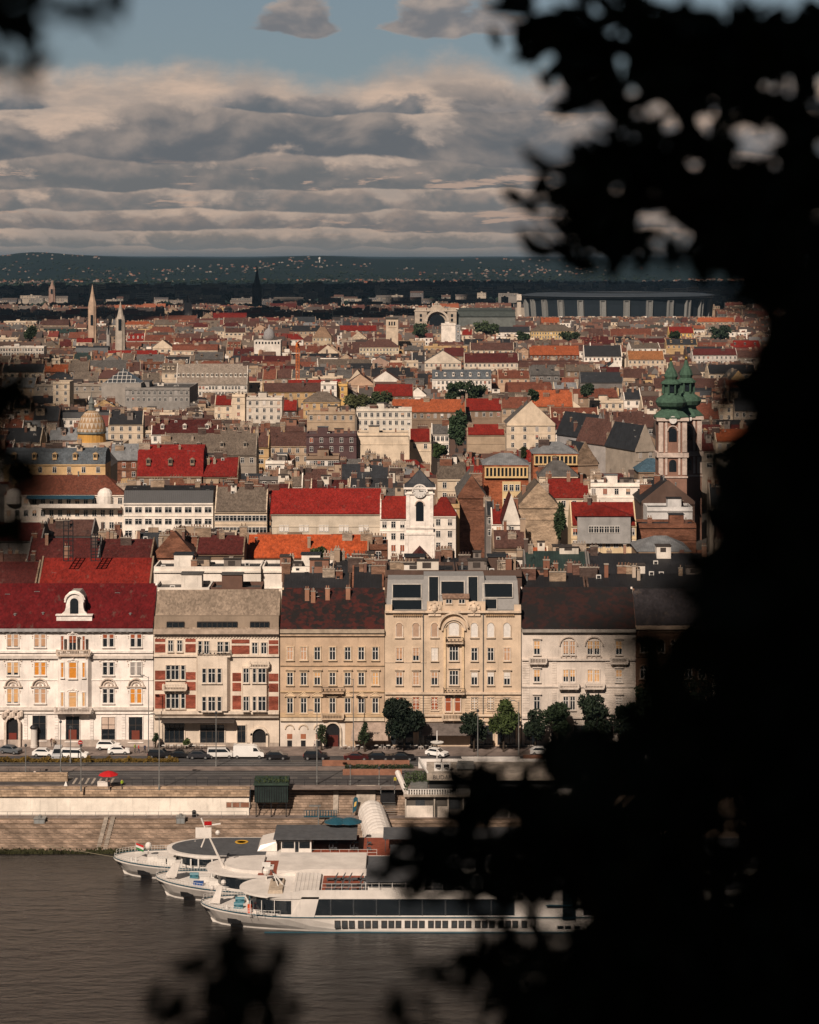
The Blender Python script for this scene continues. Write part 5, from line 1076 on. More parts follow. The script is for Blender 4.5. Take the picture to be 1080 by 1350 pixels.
b = MB(); x0, x1 = PX(602.5, Ys), PX(680, Ys); b.box(x0, x1, Ys + 6, Ys + 46, ST, q(417)); b.build('shed_wall', 'stucco', t, (.14, .15, .14)); b = MB(); b.prism([(Ys + 5, q(417.5)), (Ys + 10, q(411)), (Ys + 26, q(408.5)), (Ys + 42, q(411)), (Ys + 47, q(417.5))], 'x', x0, x1); sr = b.build('shed_roof', 'sheet', t, (.045, .055, .05)); b = MB(); b.box(x0 + 3, x1 - 3, Ys + 22, Ys + 30, q(409), q(406.5)); b.build('roof_lantern', 'sheet', sr, (.05, .06, .055)); HAND.append((PX(545, Ys), x1, Ys, Ys + 46, 545, 680, 400, 428, 'railway station'))
# stadium
Ya = 3150; t = thing('stadium', 'huge dark oval stadium with pale vertical pylons round its wall', 'stadium', (PX(815, Ya + 130), Ya + 130, ST)); cx, cy = PX(815, Ya + 130), Ya + 130; sc = (Ya + 130) / F; rx, ry = 124 * sc, 130.0
zz = lambda py: PZ(py, Ya)
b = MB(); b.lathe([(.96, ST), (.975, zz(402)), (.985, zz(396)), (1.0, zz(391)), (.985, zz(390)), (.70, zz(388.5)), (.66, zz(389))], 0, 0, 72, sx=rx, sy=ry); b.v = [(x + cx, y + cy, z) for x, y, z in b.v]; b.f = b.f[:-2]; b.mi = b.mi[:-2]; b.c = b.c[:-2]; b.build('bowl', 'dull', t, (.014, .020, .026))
b = MB(); b.lathe([(1.0, zz(391.2)), (1.03, zz(391.6)), (1.03, zz(390.4)), (.9, zz(388)), (.66, zz(387.2)), (.655, zz(388))], 0, 0, 72, sx=rx, sy=ry); b.v = [(x + cx, y + cy, z) for x, y, z in b.v]; b.f = b.f[:-2]; b.mi = b.mi[:-2]; b.c = b.c[:-2]; rr_ = b.build('roof_ring', 'sheet', t, (.045, .055, .068))
b = MB(); b.lathe([(.99, zz(393.6)), (1.01, zz(393.6)), (1.01, zz(393.1)), (.99, zz(393.1))], 0, 0, 72, sx=rx, sy=ry); b.v = [(x + cx, y + cy, z) for x, y, z in b.v]; b.f = b.f[:-2]; b.mi = b.mi[:-2]; b.c = b.c[:-2]; b.build('rim_band', 'galv', rr_)
for k in range(26):
    a = 2 * math.pi * (k + .5) / 26; b = MB(); c_, s_ = math.cos(a), math.sin(a); tx, ty = -s_ * rx, c_ * ry; L = math.hypot(tx, ty); tx, ty = tx / L * 4.6, ty / L * 4.6
    P = lambda r, z, m: (cx + rx * r * c_ + tx * m, cy + ry * r * s_ + ty * m, z)
    if s_ < .35:
        for m0, m1 in ((-1, -.62), (.62, 1)): b.hexa([P(.985, ST, m0), P(.985, ST, m1), P(.95, ST, m1), P(.95, ST, m0)], [P(1.008, zz(396.5), m0), P(1.008, zz(396.5), m1), P(.95, zz(396.5), m1), P(.95, zz(396.5), m0)])
        b.hexa([P(1.0, zz(397.5), -1), P(1.0, zz(397.5), 1), P(.95, zz(397.5), 1), P(.95, zz(397.5), -1)], [P(1.008, zz(396), -1), P(1.008, zz(396), 1), P(.95, zz(396), 1), P(.95, zz(396), -1)])
        b.hexa([P(.979, ST, -.6), P(.979, ST, .6), P(.95, ST, .6), P(.95, ST, -.6)], [P(.992, zz(398), -.6), P(.992, zz(398), .6), P(.95, zz(398), .6), P(.95, zz(398), -.6)])
        o = b.build('pylon', 'dull', t, (.20, .20, .19))
HAND.append((cx - rx, cx + rx, Ya, Ya + 260, 688, 942, 386, 418, 'stadium'))
# small white dome, crane, water tower on the ridge
Yw = 1600; q = lambda py: PZ(py, Yw); t = thing('domed_building', 'white building with small grey ribbed dome', 'building', (PX(354, Yw), Yw, ST)); MB().box(PX(335, Yw), PX(370, Yw), Yw, Yw + 20, ST, q(449)).build('wall', 'stucco', t, (.66, .60, .53)); b = MB(); b.smooth = True; b.lathe([(4.4, q(449)), (4.4, q(444)), (4.0, q(439)), (2.8, q(435.5)), (.9, q(433)), (.3, q(428))], PX(354, Yw), Yw + 8, 16); b.build('dome', 'dull', t, (.25, .24, .24)); HAND.append((PX(335, Yw), PX(370, Yw), Yw, Yw + 20, 335, 372, 430, 455, 'white small dome'))
for k in range(8): MB().box(PX(337 + k * 4.2, Yw), PX(339 + k * 4.2, Yw), Yw - .1, Yw + .1, q(453.5), q(450.5)).build('window', 'glass', t)
Yc = 1250; q = lambda py: PZ(py, Yc); X = PX(392.5, Yc); t = thing('crane', 'orange construction crane mast standing among the roofs', 'crane', (X, Yc, ST)); b = MB()
for sx in (-.9, .9):
    for sy in (-.9, .9): b.box(X + sx - .12, X + sx + .12, Yc + sy - .12, Yc + sy + .12, ST, q(455))
z = ST + 1; k = 0
while z < q(457): b.tube((X - .9, Yc - .9, z), (X + .9, Yc - .9, z + 1.8), .1, 4); b.tube((X - .9, Yc + .9, z + 1.8), (X + .9, Yc + .9, z), .1, 4); b.box(X - 1, X + 1, Yc - 1, Yc - .8, z - .08, z + .08); z += 1.8
mk('orange_paint', (.55, .13, .02), .5, .1); b.build('mast', 'orange_paint', t); MB().box(X - 1.1, X + 1.1, Yc - 1.1, Yc + 1.1, q(457), q(453)).build('cab', 'orange_paint', t); b = MB(); b.box(X - .35, X + .35, Yc - 9, Yc + 30, q(453), q(453) + .9); b.build('jib', 'orange_paint', t); HAND.append((X - 2, X + 2, Yc - 2, Yc + 2, 389, 396, 453, 500, 'orange crane'))
Yh = 11500; q = lambda py: PZ(py, Yh); X = PX(421.5, Yh); t = thing('water_tower', 'tiny white water tower on the wooded ridge', 'water tower', (X, Yh, 60)); b = MB(); b.cyl(X, Yh, 30, q(342), 3.2, 10); b.build('shaft', 'frame_white', t); b = MB(); b.lathe([(3, q(343)), (6.5, q(341.8)), (6.5, q(339.5)), (1, q(339))], X, Yh, 12); b.build('tank', 'frame_white', t)
# ------------------------------------------------------------------ trees
def leafmesh(rng, pts, s0, s1, name='crown', flat=.0, pal=None):
    """pts: (x,y,z); one small bent leaf clump face pair per point"""
    vs, fs = [], []
    for x, y, z in pts:
        s_ = rng.uniform(s0, s1); a, e, r_ = rng.uniform(0, 6.283), rng.uniform(-1.2, 1.2), rng.uniform(0, 6.283)
        u = Vector((math.cos(a) * math.cos(e), math.sin(a) * math.cos(e), math.sin(e))); w = u.cross(Vector((math.cos(r_), math.sin(r_), .3))).normalized(); n = u.cross(w) * .18 * s_
        p = Vector((x, y, z)); k = len(vs)
        vs += [p - u * s_, p - u * .45 * s_ + w * .36 * s_ + n, p + u * .25 * s_ + w * .42 * s_ + n, p + u * s_, p + u * .2 * s_ - w * .40 * s_ + n, p - u * .5 * s_ - w * .34 * s_ + n]
        fs += [(k, k + 1, k + 2, k + 3), (k, k + 3, k + 4, k + 5)]
    b = MB(); b.v = [tuple(v) for v in vs]; b.f = fs; b.mi = [0] * len(fs); b.c = [None] * len(fs)
    return b.mesh(name, ['leaf'])
def crownpts(rng, n, rx, ry, rz, cz, lumps=9, shape='round'):
    L = []
    for k in range(lumps):
        a, u = rng.uniform(0, 6.283), rng.uniform(-.8, .9); r_ = rng.uniform(.35, .72) * math.sqrt(1 - u * u * .7)
        if shape == 'cone': r_ *= (1 - (u + .8) / 1.7) * 1.1 + .12
        L.append((math.cos(a) * r_ * rx, math.sin(a) * r_ * ry, cz + u * rz * .8, rng.uniform(.32, .5) * (1 if shape == 'round' else .8)))
    L.append((0, 0, cz, .55)); out = []
    for i in range(n):
        lx, ly, lz, lr = L[i % len(L)]; v = Vector((rng.gauss(0, 1), rng.gauss(0, 1), rng.gauss(0, 1))).normalized() * (rng.random() ** .28)
        out.append((lx + v.x * lr * rx, ly + v.y * lr * ry, lz + v.z * lr * rz * (1 if shape == 'round' else 1.3)))
    return out
def tree(label, x, y, z0, h, rx, n=1400, col=(.05, .085, .03), shape='round', seed=1, leaf=.5, ry=None, group=None, trunk=.22, low=.28, cat='tree', name='tree'):
    rng = random.Random(seed); t = thing(name, label, cat, (x, y, z0), group)
    b = MB(); zt = h * (low + .25); b.cyl(0, 0, -.1, zt, trunk, 8, trunk * .55)
    for k in range(6):
        a = k * 1.05 + seed; r_ = rx * rng.uniform(.4, .7); b.tube((0, 0, zt * rng.uniform(.55, .95)), (math.cos(a) * r_, math.sin(a) * r_, h * rng.uniform(.5, .8)), trunk * .4, 5, .03)
    link('trunk', b.mesh('trunk', ['bark']), t)
    rz = h * (1 - low) / 2; cz = h * low + rz
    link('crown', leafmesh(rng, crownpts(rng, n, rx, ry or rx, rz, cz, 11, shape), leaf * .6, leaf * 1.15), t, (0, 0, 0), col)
    return t
GT = 'street trees in front of the riverfront houses'
def ptree(label, px, base_y, top, half, n=1500, **kw):
    y = SY(base_y); tree(label, PX(px, y), y, ST, (base_y - top) * y / F, half * y / F, n, group=GT, **kw)
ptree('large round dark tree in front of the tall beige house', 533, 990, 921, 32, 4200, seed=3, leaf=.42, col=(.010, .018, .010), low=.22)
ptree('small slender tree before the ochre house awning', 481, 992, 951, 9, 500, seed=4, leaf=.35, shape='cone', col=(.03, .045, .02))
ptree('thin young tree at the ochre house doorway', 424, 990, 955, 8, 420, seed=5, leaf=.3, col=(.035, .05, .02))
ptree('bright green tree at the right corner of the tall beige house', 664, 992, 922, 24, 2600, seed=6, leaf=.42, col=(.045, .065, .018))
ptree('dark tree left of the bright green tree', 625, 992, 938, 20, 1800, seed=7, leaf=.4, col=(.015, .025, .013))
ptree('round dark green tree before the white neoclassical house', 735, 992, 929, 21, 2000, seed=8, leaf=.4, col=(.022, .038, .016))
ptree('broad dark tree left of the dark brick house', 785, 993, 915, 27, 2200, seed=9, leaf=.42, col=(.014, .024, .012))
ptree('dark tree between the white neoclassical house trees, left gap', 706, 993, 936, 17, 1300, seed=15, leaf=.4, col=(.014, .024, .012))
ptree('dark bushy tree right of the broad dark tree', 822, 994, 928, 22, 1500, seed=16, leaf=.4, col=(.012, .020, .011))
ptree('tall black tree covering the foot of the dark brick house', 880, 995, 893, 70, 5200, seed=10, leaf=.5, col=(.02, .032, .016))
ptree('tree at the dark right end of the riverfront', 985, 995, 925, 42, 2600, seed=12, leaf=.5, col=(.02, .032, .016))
ptree('clipped dark shrub tree at the cafe between white and cream houses', 205, 988, 966, 5, 300, seed=13, leaf=.25, col=(.03, .05, .02))
ptree('small bushy tree before the cream house shop', 246, 988, 970, 5, 260, seed=14, leaf=.25, col=(.05, .07, .02))
def ctree(label, px, top, bot, half, Y, n, **kw):
    z0 = max(ST, PZ(bot, Y) - 1.5); tree(label, PX(px, Y), Y, z0, PZ(top, Y) - z0, half * Y / F, n, **kw)
    HAND.append((PX(px - half, Y), PX(px + half, Y), Y - 3, Y + 3, px - half, px + half, top, bot, ''))
ctree('tall poplar standing alone among the town roofs', 602, 541, 590, 13, 790, 2600, seed=21, shape='round', leaf=.9, col=(.035, .06, .028), low=.08)
ctree('dark cypress beside the sand coloured party wall', 738, 665, 712, 8, 575, 900, seed=22, leaf=.5, col=(.03, .05, .02), low=.05)
for i, (px, top, bot, hf, Y, lab, cc) in enumerate((
        (470, 520, 545, 17, 960, 'olive round tree left in the courtyard by the ochre slab', (.07, .075, .03)), (500, 517, 538, 18, 975, 'dark round tree right in the courtyard by the ochre slab', (.05, .065, .03)),
        (602, 502, 526, 17, 1060, 'dark courtyard tree below the slate school, left one', (.028, .045, .02)), (628, 501, 524, 17, 1070, 'dark courtyard tree below the slate school, right one', (.024, .04, .018)),
        (650, 424, 440, 9, 2050, 'dark green tree left of the white blank block', (.04, .06, .025)), (637, 423, 440, 12, 2100, 'broad green tree at the railway shed', (.05, .07, .03)), (553, 428, 446, 12, 1900, 'tree group beside the beige square tower', (.04, .06, .03)),
        (690, 437, 447, 10, 1850, 'small tree before the yellow palace, left', (.03, .05, .02)), (752, 437, 448, 14, 1800, 'dark wide tree before the yellow palace, right', (.03, .045, .02)), (890, 436, 446, 7, 1900, 'round tree before the yellow gabled house', (.03, .05, .02)),
        (950, 430, 447, 18, 1900, 'dark tree group right of the yellow gabled house', (.02, .035, .018)), (420, 722, 737, 12, 500, 'low tree tucked behind the white penthouse', (.04, .055, .02)),
        (437, 726, 742, 6, 492, 'little round bush right of the white penthouse', (.04, .055, .02)), (40, 430, 446, 10, 1500, 'round tree among pale roofs far left', (.03, .045, .02)), (703, 512, 526, 8, 1000, 'small tree beside the orange red hall roof', (.03, .045, .02)),
        (580, 585, 600, 10, 760, 'green bush in the yard by the white house left of the poplar', (.04, .065, .02)), (690, 590, 600, 5, 745, 'tiny bush near the gallery houses', (.04, .055, .02)), (775, 505, 520, 9, 1020, 'tree behind the long slate roof', (.025, .04, .02)))):
    ctree(lab, px, top, bot, hf, Y, 900 if Y < 1500 else 500, seed=30 + i, leaf=.0009 * Y + .1, col=cc, low=.1)
# ------------------------------------------------------------------ the rest of the town: blocks of houses, front to back
LM = [('the clock tower', 553, 660), ('the green twin towers', 897, 530), ('the lozenge dome', 118, 560), ('the crimson mansard', 224, 605), ('the tall poplar', 602, 565), ('the museum block', 210, 525), ('the dormer row', 280, 490), ('the stadium', 815, 400), ('the railway station', 575, 412), ('the beige tower', 517, 437), ('the gothic spires', 140, 410), ('the small dome', 354, 438), ('the orange crane', 392, 480), ('the glass pyramid', 160, 495), ('the plum house', 437, 585), ('the orange roof', 565, 535), ('the brick tower', 668, 630), ('the slanting street', 810, 570), ('the yellow palace', 728, 432), ('the slate school', 608, 494), ('the white terraces', 505, 550), ('the scalloped roof', 280, 585), ('the sand wall', 710, 665), ('the slate block', 70, 605), ('the orange red hall', 728, 525), ('the long slate roof', 793, 497), ('the pale office', 30, 455), ('the lunette gable', 584, 472), ('the cream flats', 340, 535), ('the white balconies', 940, 465), ('the market roof', 424, 438), ('the black gable', 880, 650), ('the taupe roof', 317, 660), ('the blank block', 592, 438)]
rng = random.Random(77); AUTO = []
def top_limit(x0, x1, Y, Yb):
    """highest allowed top so that landmarks behind stay visible; None when the plot is taken"""
    lim = 99.0; p0, p1 = 540 + x0 * F / Y, 540 + x1 * F / Y
    for X0, X1, Ya, Yb_, q0, q1, pt, pv, lab in HAND:
        if x0 < X1 + .6 and x1 > X0 - .6 and Y < Yb_ + 1 and Yb > Ya - 1: return None
        if Ya > Y and p0 < q1 and p1 > q0: lim = min(lim, PZ(pv, Y))
    return lim
Y = 447.0; row = 0
while Y < 3450:
    step = rng.choice([19, 24, 30, 38]) * (1 + max(0, Y - 900) / 2200); x = -.205 * Y - rng.uniform(0, 15) - (30 if Y > 600 else 0); base = rng.uniform(25.5, 29.5)
    while x < .205 * Y + 25:
        w = rng.choice([7, 9, 11, 13, 16, 20, 24] if Y < 850 else [9, 13, 18, 26, 38]) * rng.uniform(.85, 1.15); D_ = rng.uniform(11, 14); yy = Y + rng.uniform(-3, 3)
        gap = rng.random() < .10
        if not gap:
            roof = rng.choices(['gx', 'gy', 'hip', 'mansard', 'flat'], [52, 6, 8, 9, 25])[0]
            if roof == 'gy': D_ = rng.uniform(18, 30); w = min(w, 15)
            ze = base + rng.choice([-5, -2.5, 0, 0, 1.5, 3, 5]) * rng.uniform(.5, 1); zr = ze + (rng.uniform(3.4, 6.4) if roof != 'flat' else 0.9)
            lim = top_limit(x, x + w, yy, yy + D_)
            if lim is not None:
                if zr + .8 > lim: d = zr + .8 - lim; ze -= d; zr -= d
                if ze > ST + 4: AUTO.append(dict(x=x + w / 2, Y=yy, w=w - .02, D=D_, ze=ze, zr=zr, roof=roof, wall=rng.choices(list(WALLN), [20, 17, 5, 9, 11, 3, 13, 7, 8, 4, 6])[0], rcol=rng.choices(list(ROOFN), [6, 13, 4, 26, 13, 12, 10, 10, 11, 2, 4])[0]))
        x += w + (0 if rng.random() < .8 else rng.uniform(2, 9))
    Y += step; row += 1
sky_ = [2000.0] * 1300
allb = sorted([(a['Y'], 0, a) for a in AUTO] + [(h_[2], 1, h_) for h_ in HAND], key=lambda q_: q_[0])
for Yq, kd, a in allb:
    if kd: p0, p1, tp = a[4], a[5], a[6]
    else: p0, p1 = 540 + (a['x'] - a['w'] / 2) * F / Yq, 540 + (a['x'] + a['w'] / 2) * F / Yq; tp = HY + (H - a['zr'] - (0 if a['roof'] == 'flat' else -.0)) * F / (Yq + a['D'] * .5)
    i0, i1 = max(0, int(p0) + 100), min(1299, int(p1) + 100); area = 0
    for i in range(i0, i1 + 1):
        if sky_[i] > tp: area += (sky_[i] - tp if sky_[i] < 1500 else 8) * (1 if 95 < i < 1090 else .02); sky_[i] = tp
    if not kd: a['area'] = area; a['px'] = (p0 + p1) / 2; a['py'] = tp + 5
vis_ = sorted([a for a in AUTO if a['area'] > 3], key=lambda a: -a['area'])
ind = [a for a in vis_[:228] if a['area'] > 10]; rest = [a for a in AUTO if a not in ind]
RT = {'gx': 'ridged', 'gy': 'gabled', 'hip': 'hipped', 'mansard': 'mansard', 'flat': 'flat'}
cnt = {}; ORD = ['nearest', 'second nearest', 'third nearest', 'fourth nearest', 'fifth nearest', 'sixth nearest', 'seventh nearest', 'eighth nearest', 'ninth nearest', 'tenth nearest', 'eleventh nearest', 'twelfth nearest']
for a in ind:
    best = min(LM, key=lambda l: (l[1] - a['px']) ** 2 + ((l[2] - a['py']) * 2) ** 2); dx_, dy_ = a['px'] - best[1], a['py'] - best[2]
    v_ = 'upper ' if dy_ < -6 else 'lower ' if dy_ > 6 else ''; a['dir'] = (v_ + ('left' if dx_ < 0 else 'right')) + ' of ' + best[0]; a['dist'] = math.hypot(dx_, dy_)
    cnt.setdefault(a['dir'], []).append(a)
for d_, L in cnt.items():
    L.sort(key=lambda a: a['dist'])
    for i, a in enumerate(L): a['label'] = f"{a['wall']} house with {a['rcol']} {RT[a['roof']]} roof, {ORD[min(i, 11)]} {a['dir']}"
GH = 'town houses packed between the landmarks'
for i, a in enumerate(ind):
    r2 = random.Random(1000 + i); near = a['Y'] < 1100
    house(a['label'], a['x'], a['Y'], a['w'], a['D'], a['ze'], a['zr'], a['roof'], a['wall'], a['rcol'], rot=r2.choice([0, 0, 0, .06, -.06, .12]), nch=r2.randint(3, 8) if near else r2.randint(2, 4), rows=2 if near else 1, rng=r2, group=GH, winw=r2.choice([0, 0, 0, 4]), dorm=(r2.randint(2, 4) if r2.random() < .3 and a['roof'] in ('gx', 'mansard') and a['w'] > 11 else 0), sky=r2.choice([0, 0, 2, 3]) if a['roof'] == 'gx' and near else 0, clut=(r2.randint(2, 7) if near else 0), cols=(None if near else max(2, int(a['w'] / 4))))
print('auto', len(AUTO), 'visible', len(vis_), 'individual', len(ind), 'smallest area', ind[-1]['area'])
# everything smaller on the picture: one mass of far roofs
b = MB(); r3 = random.Random(9)
def farhouse(b, x, y, z0, w, D, he, hr, roof, wc, rc, win=True, chim=True, s=1.0):
    x0, x1 = x - w / 2, x + w / 2; j = r3.uniform(.85, 1.1); wc = tuple(c * j for c in wc); q_ = r3.uniform(.25, .65); j = r3.uniform(.8, 1.2); rc = tuple((c * (1 - q_) + g_ * q_) * j for c, g_ in zip(rc, (.10, .075, .062)))
    b.box(x0, x1, y, y + D, z0, he, 0, wc)
    if roof in ('gx', 'mansard'):
        b.prism([(y - .4, he + .01), (y + D + .4, he + .01), (y + D / 2, hr)], 'x', x0 - .1, x1 + .1, 0, rc)
        if r3.random() < .5: b.prism([(y, he), (y + D, he), (y + D / 2, hr + .7)], 'x', x0 - .15, x0 + .4, 0, wc)
    elif roof == 'gy': b.prism([(x0 - .3, he + .01), (x1 + .3, he + .01), (x, hr)], 'y', y + .4, y + D, 0, rc); b.prism([(x0, he), (x1, he), (x, hr + .5)], 'y', y - .02, y + .39, 0, wc)
    elif roof == 'hip': o_ = w * .25; b.idx([(x0 - .4, y - .4, he), (x1 + .4, y - .4, he), (x1 + .4, y + D + .4, he), (x0 - .4, y + D + .4, he), (x0 + o_, y + D / 2, hr), (x1 - o_, y + D / 2, hr)], [(0, 1, 5, 4), (1, 2, 5), (2, 3, 4, 5), (3, 0, 4)], 0, rc)
    else: b.box(x0 + .3, x1 - .3, y + .3, y + D - .3, he, he + .15, 0, rc); b.box(x - 2, x + 2, y + D * .4, y + D * .7, he + .1, he + 2.6, 0, wc)
    if chim:
        for k in range(r3.randint(2, 5)):
            cx, cy, cw = r3.uniform(x0 + 1, x1 - 1), y + D * r3.uniform(.3, .7), r3.uniform(.5, 1.5); b.box(cx - cw, cx + cw, cy - .4, cy + .4, he, hr + r3.uniform(.3, 1.5), 0, r3.choice(CC))
    if win:
        n = max(2, int(w / 3.4))
        for r_ in range(2):
            z = he - 2.9 - 3.5 * r_
            for k in range(n): xx = x0 + w * (k + .5) / n; b.box(xx - .65, xx + .65, y - .06, y - .005, z, z + 1.8, 0, (.03, .035, .04) if r3.random() < .8 else (.4, .3, .2))
for a in rest:
    farhouse(b, a['x'], a['Y'], ST, a['w'], a['D'], a['ze'], a['zr'], a['roof'], WALLN[a['wall']], ROOFN[a['rcol']], win=a['area'] > 2)
# side wings beyond the picture's edges so that the town goes on
Y = 460.0
while Y < 3400:
    for sg in (-1, 1):
        for k in range(5):
            x = sg * (.205 * Y + 45 + k * 26); farhouse(b, x, Y, ST, 24, 13, 27 + r3.uniform(-2, 3), 33, 'gx', r3.choice(list(WALLN.values())), r3.choice(list(ROOFN.values())), win=False)
    Y += 42 + Y * .02
tag(b.build('distant_rooftops', 'far'), 'dense mass of small far away roofs and chimneys filling the town', None, kind='stuff')
# ------------------------------------------------------------------ plain beyond the town: woods, suburbs, slabs
r3 = random.Random(21); b = MB()
OCT = [(0, 0, 1), (1, 0, .35), (.31, .95, .3), (-.81, .59, .35), (-.81, -.59, .25), (.31, -.95, .35), (.8, .3, -.6), (-.8, .2, -.6), (0, -.8, -.6)]
OF = [(0, 1, 2), (0, 2, 3), (0, 3, 4), (0, 4, 5), (0, 5, 1), (1, 6, 2), (2, 6, 7), (2, 7, 3), (3, 7, 4), (4, 7, 8), (4, 8, 5), (5, 8, 6), (5, 6, 1)]
def blob(x, y, z, r, c): 
    a = r3.uniform(0, 6.28); ca, sa = math.cos(a), math.sin(a)
    b.idx([(x + (vx * ca - vy * sa) * r * r3.uniform(.75, 1.2), y + (vx * sa + vy * ca) * r * r3.uniform(.75, 1.2), z + vz * r * .8 * r3.uniform(.8, 1.2)) for vx, vy, vz in OCT], OF, 0, c)
for k in range(13000):
    y = 3300 + 8000 * r3.random() ** 1.3
    if k < 2600: y = r3.uniform(3350, 4100)
    x = (r3.random() - .5) * .52 * y
    if y < 3500 and abs(x - PX(815, 3280)) < 175: continue
    cl_ = math.sin(x / 170 + 3 * math.sin(y / 900)) + math.sin(y / 260 + x / 900) + r3.gauss(0, .8)
    if cl_ < -.3: continue
    r_ = r3.uniform(5, 10) * (1 - (y > 8500) * .25); c = r3.choice([(.016, .030, .024), (.012, .024, .020), (.022, .034, .022), (.030, .040, .028)]); blob(x, y, land_z(x, y) + r_ * .5, r_, c)
tag(b.build('woods', 'far'), 'dark green woods and garden trees covering the far plain', None, kind='stuff')
b = MB()
for k in range(6500):
    y = 4200 + 8200 * r3.random() ** 1.1; x = (r3.random() - .5) * .46 * y
    cl_ = math.sin(x / 230 + 2 * math.sin(y / 1100)) + math.sin(y / 330 + 1.3 * math.sin(x / 400)) + r3.gauss(0, .7)
    if cl_ < .8: continue
    z = land_z(x, y); w = r3.uniform(7, 15)
    farhouse(b, x, y, z - 1, w, 10, z + r3.uniform(2.5, 4.5), z + r3.uniform(5.5, 7.5), r3.choice(['gx', 'gy', 'hip', 'flat']), r3.choice([(.30, .27, .24), (.18, .15, .13), (.12, .10, .09), (.22, .17, .14), (.08, .07, .07)]), r3.choice([(.30, .085, .045), (.2, .07, .05), (.14, .1, .09), (.4, .15, .08)]), win=False, chim=False)
for k in range(620):                        # works halls, schools and flats between the trees
    y = r3.uniform(3500, 6800); x = (r3.random() - .5) * .46 * y
    if y < 3560 and abs(x - PX(815, 3280)) < 200: continue
    z = land_z(x, y); hh_ = r3.choice([7, 9, 11, 13, 16, 20]) + (y - 3500) * .0012; farhouse(b, x, y, z - 1, r3.choice([14, 20, 30, 45, 60]), 14, z + hh_, z + hh_ + 4, r3.choice(['gx', 'flat', 'flat']), r3.choice([(.34, .29, .25), (.22, .20, .18), (.45, .38, .31), (.14, .13, .13)]), r3.choice([(.10, .05, .04), (.08, .08, .085), (.14, .13, .12)]), win=True, chim=False)
tag(b.build('suburb_houses', 'far'), 'scattered small pale houses of the suburbs on the far slope', None, kind='stuff')
def slab(lab, p0, p1, top, Y, c, D=14, g='apartment blocks beyond the town'):
    x0, x1 = PX(p0, Y), PX(p1, Y); z = land_z((x0 + x1) / 2, Y); zt = PZ(top, Y); t = thing('apartment_block', lab, 'apartment block', ((x0 + x1) / 2, Y, z), g)
    MB().box(x0, x1, Y, Y + D, z - 1, zt).build('wall', 'stucco', t, c); MB().box(x0 + 1, x1 - 1, Y + 1, Y + D - 1, zt + .01, zt + .5).build('roof', 'dull', t, (.2, .19, .18)); zz_ = zt - 3.5
    k = 0
    while zz_ > z + 3 and k < 8: MB().box(x0 + 1.5, x1 - 1.5, Y - .15, Y - .01, zz_, zz_ + 1.5).build('window_band', 'glass', t); zz_ -= 4.5; k += 1
for a in (('pale twin slab block left of the far white tower', 118, 127, 374, 5500, (.62, .5, .4)), ('pale slab block beside the gothic spire top', 127.5, 139, 375, 5530, (.66, .54, .43)), ('low white factory hall far left', 88, 112, 379, 6500, (.72, .67, .6)),
          ('low white hall in the dark zone left of centre', 287, 330, 374.5, 7200, (.55, .52, .48)), ('tan block with roof hut below the far woods left', 180, 197, 387, 4900, (.45, .42, .38)), ('first grey tower block above the station', 551, 559, 383, 5300, (.40, .35, .30)),
          ('second taller grey tower block above the station', 560, 571, 381.5, 5320, (.42, .36, .30)), ('dull row of flats above the station, right', 572, 592, 383, 5340, (.36, .32, .28)), ('brown tower block left of the slim tower', 634, 650, 379, 5400, (.36, .30, .26)), ('long brown block next to the slim tower', 651, 672, 382, 5450, (.30, .27, .25)),
          ('sunlit row of flats right behind the stadium roof, first', 876, 905, 380, 5600, (.66, .50, .38)), ('sunlit row of flats right behind the stadium roof, second', 906, 921, 378.5, 5620, (.66, .50, .38)), ('sunlit row of flats right behind the stadium roof, third', 922, 950, 382, 5640, (.62, .47, .36)),
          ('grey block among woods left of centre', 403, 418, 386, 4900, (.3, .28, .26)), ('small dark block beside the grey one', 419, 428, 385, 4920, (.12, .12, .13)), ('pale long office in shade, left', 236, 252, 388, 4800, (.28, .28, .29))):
    slab(*a)
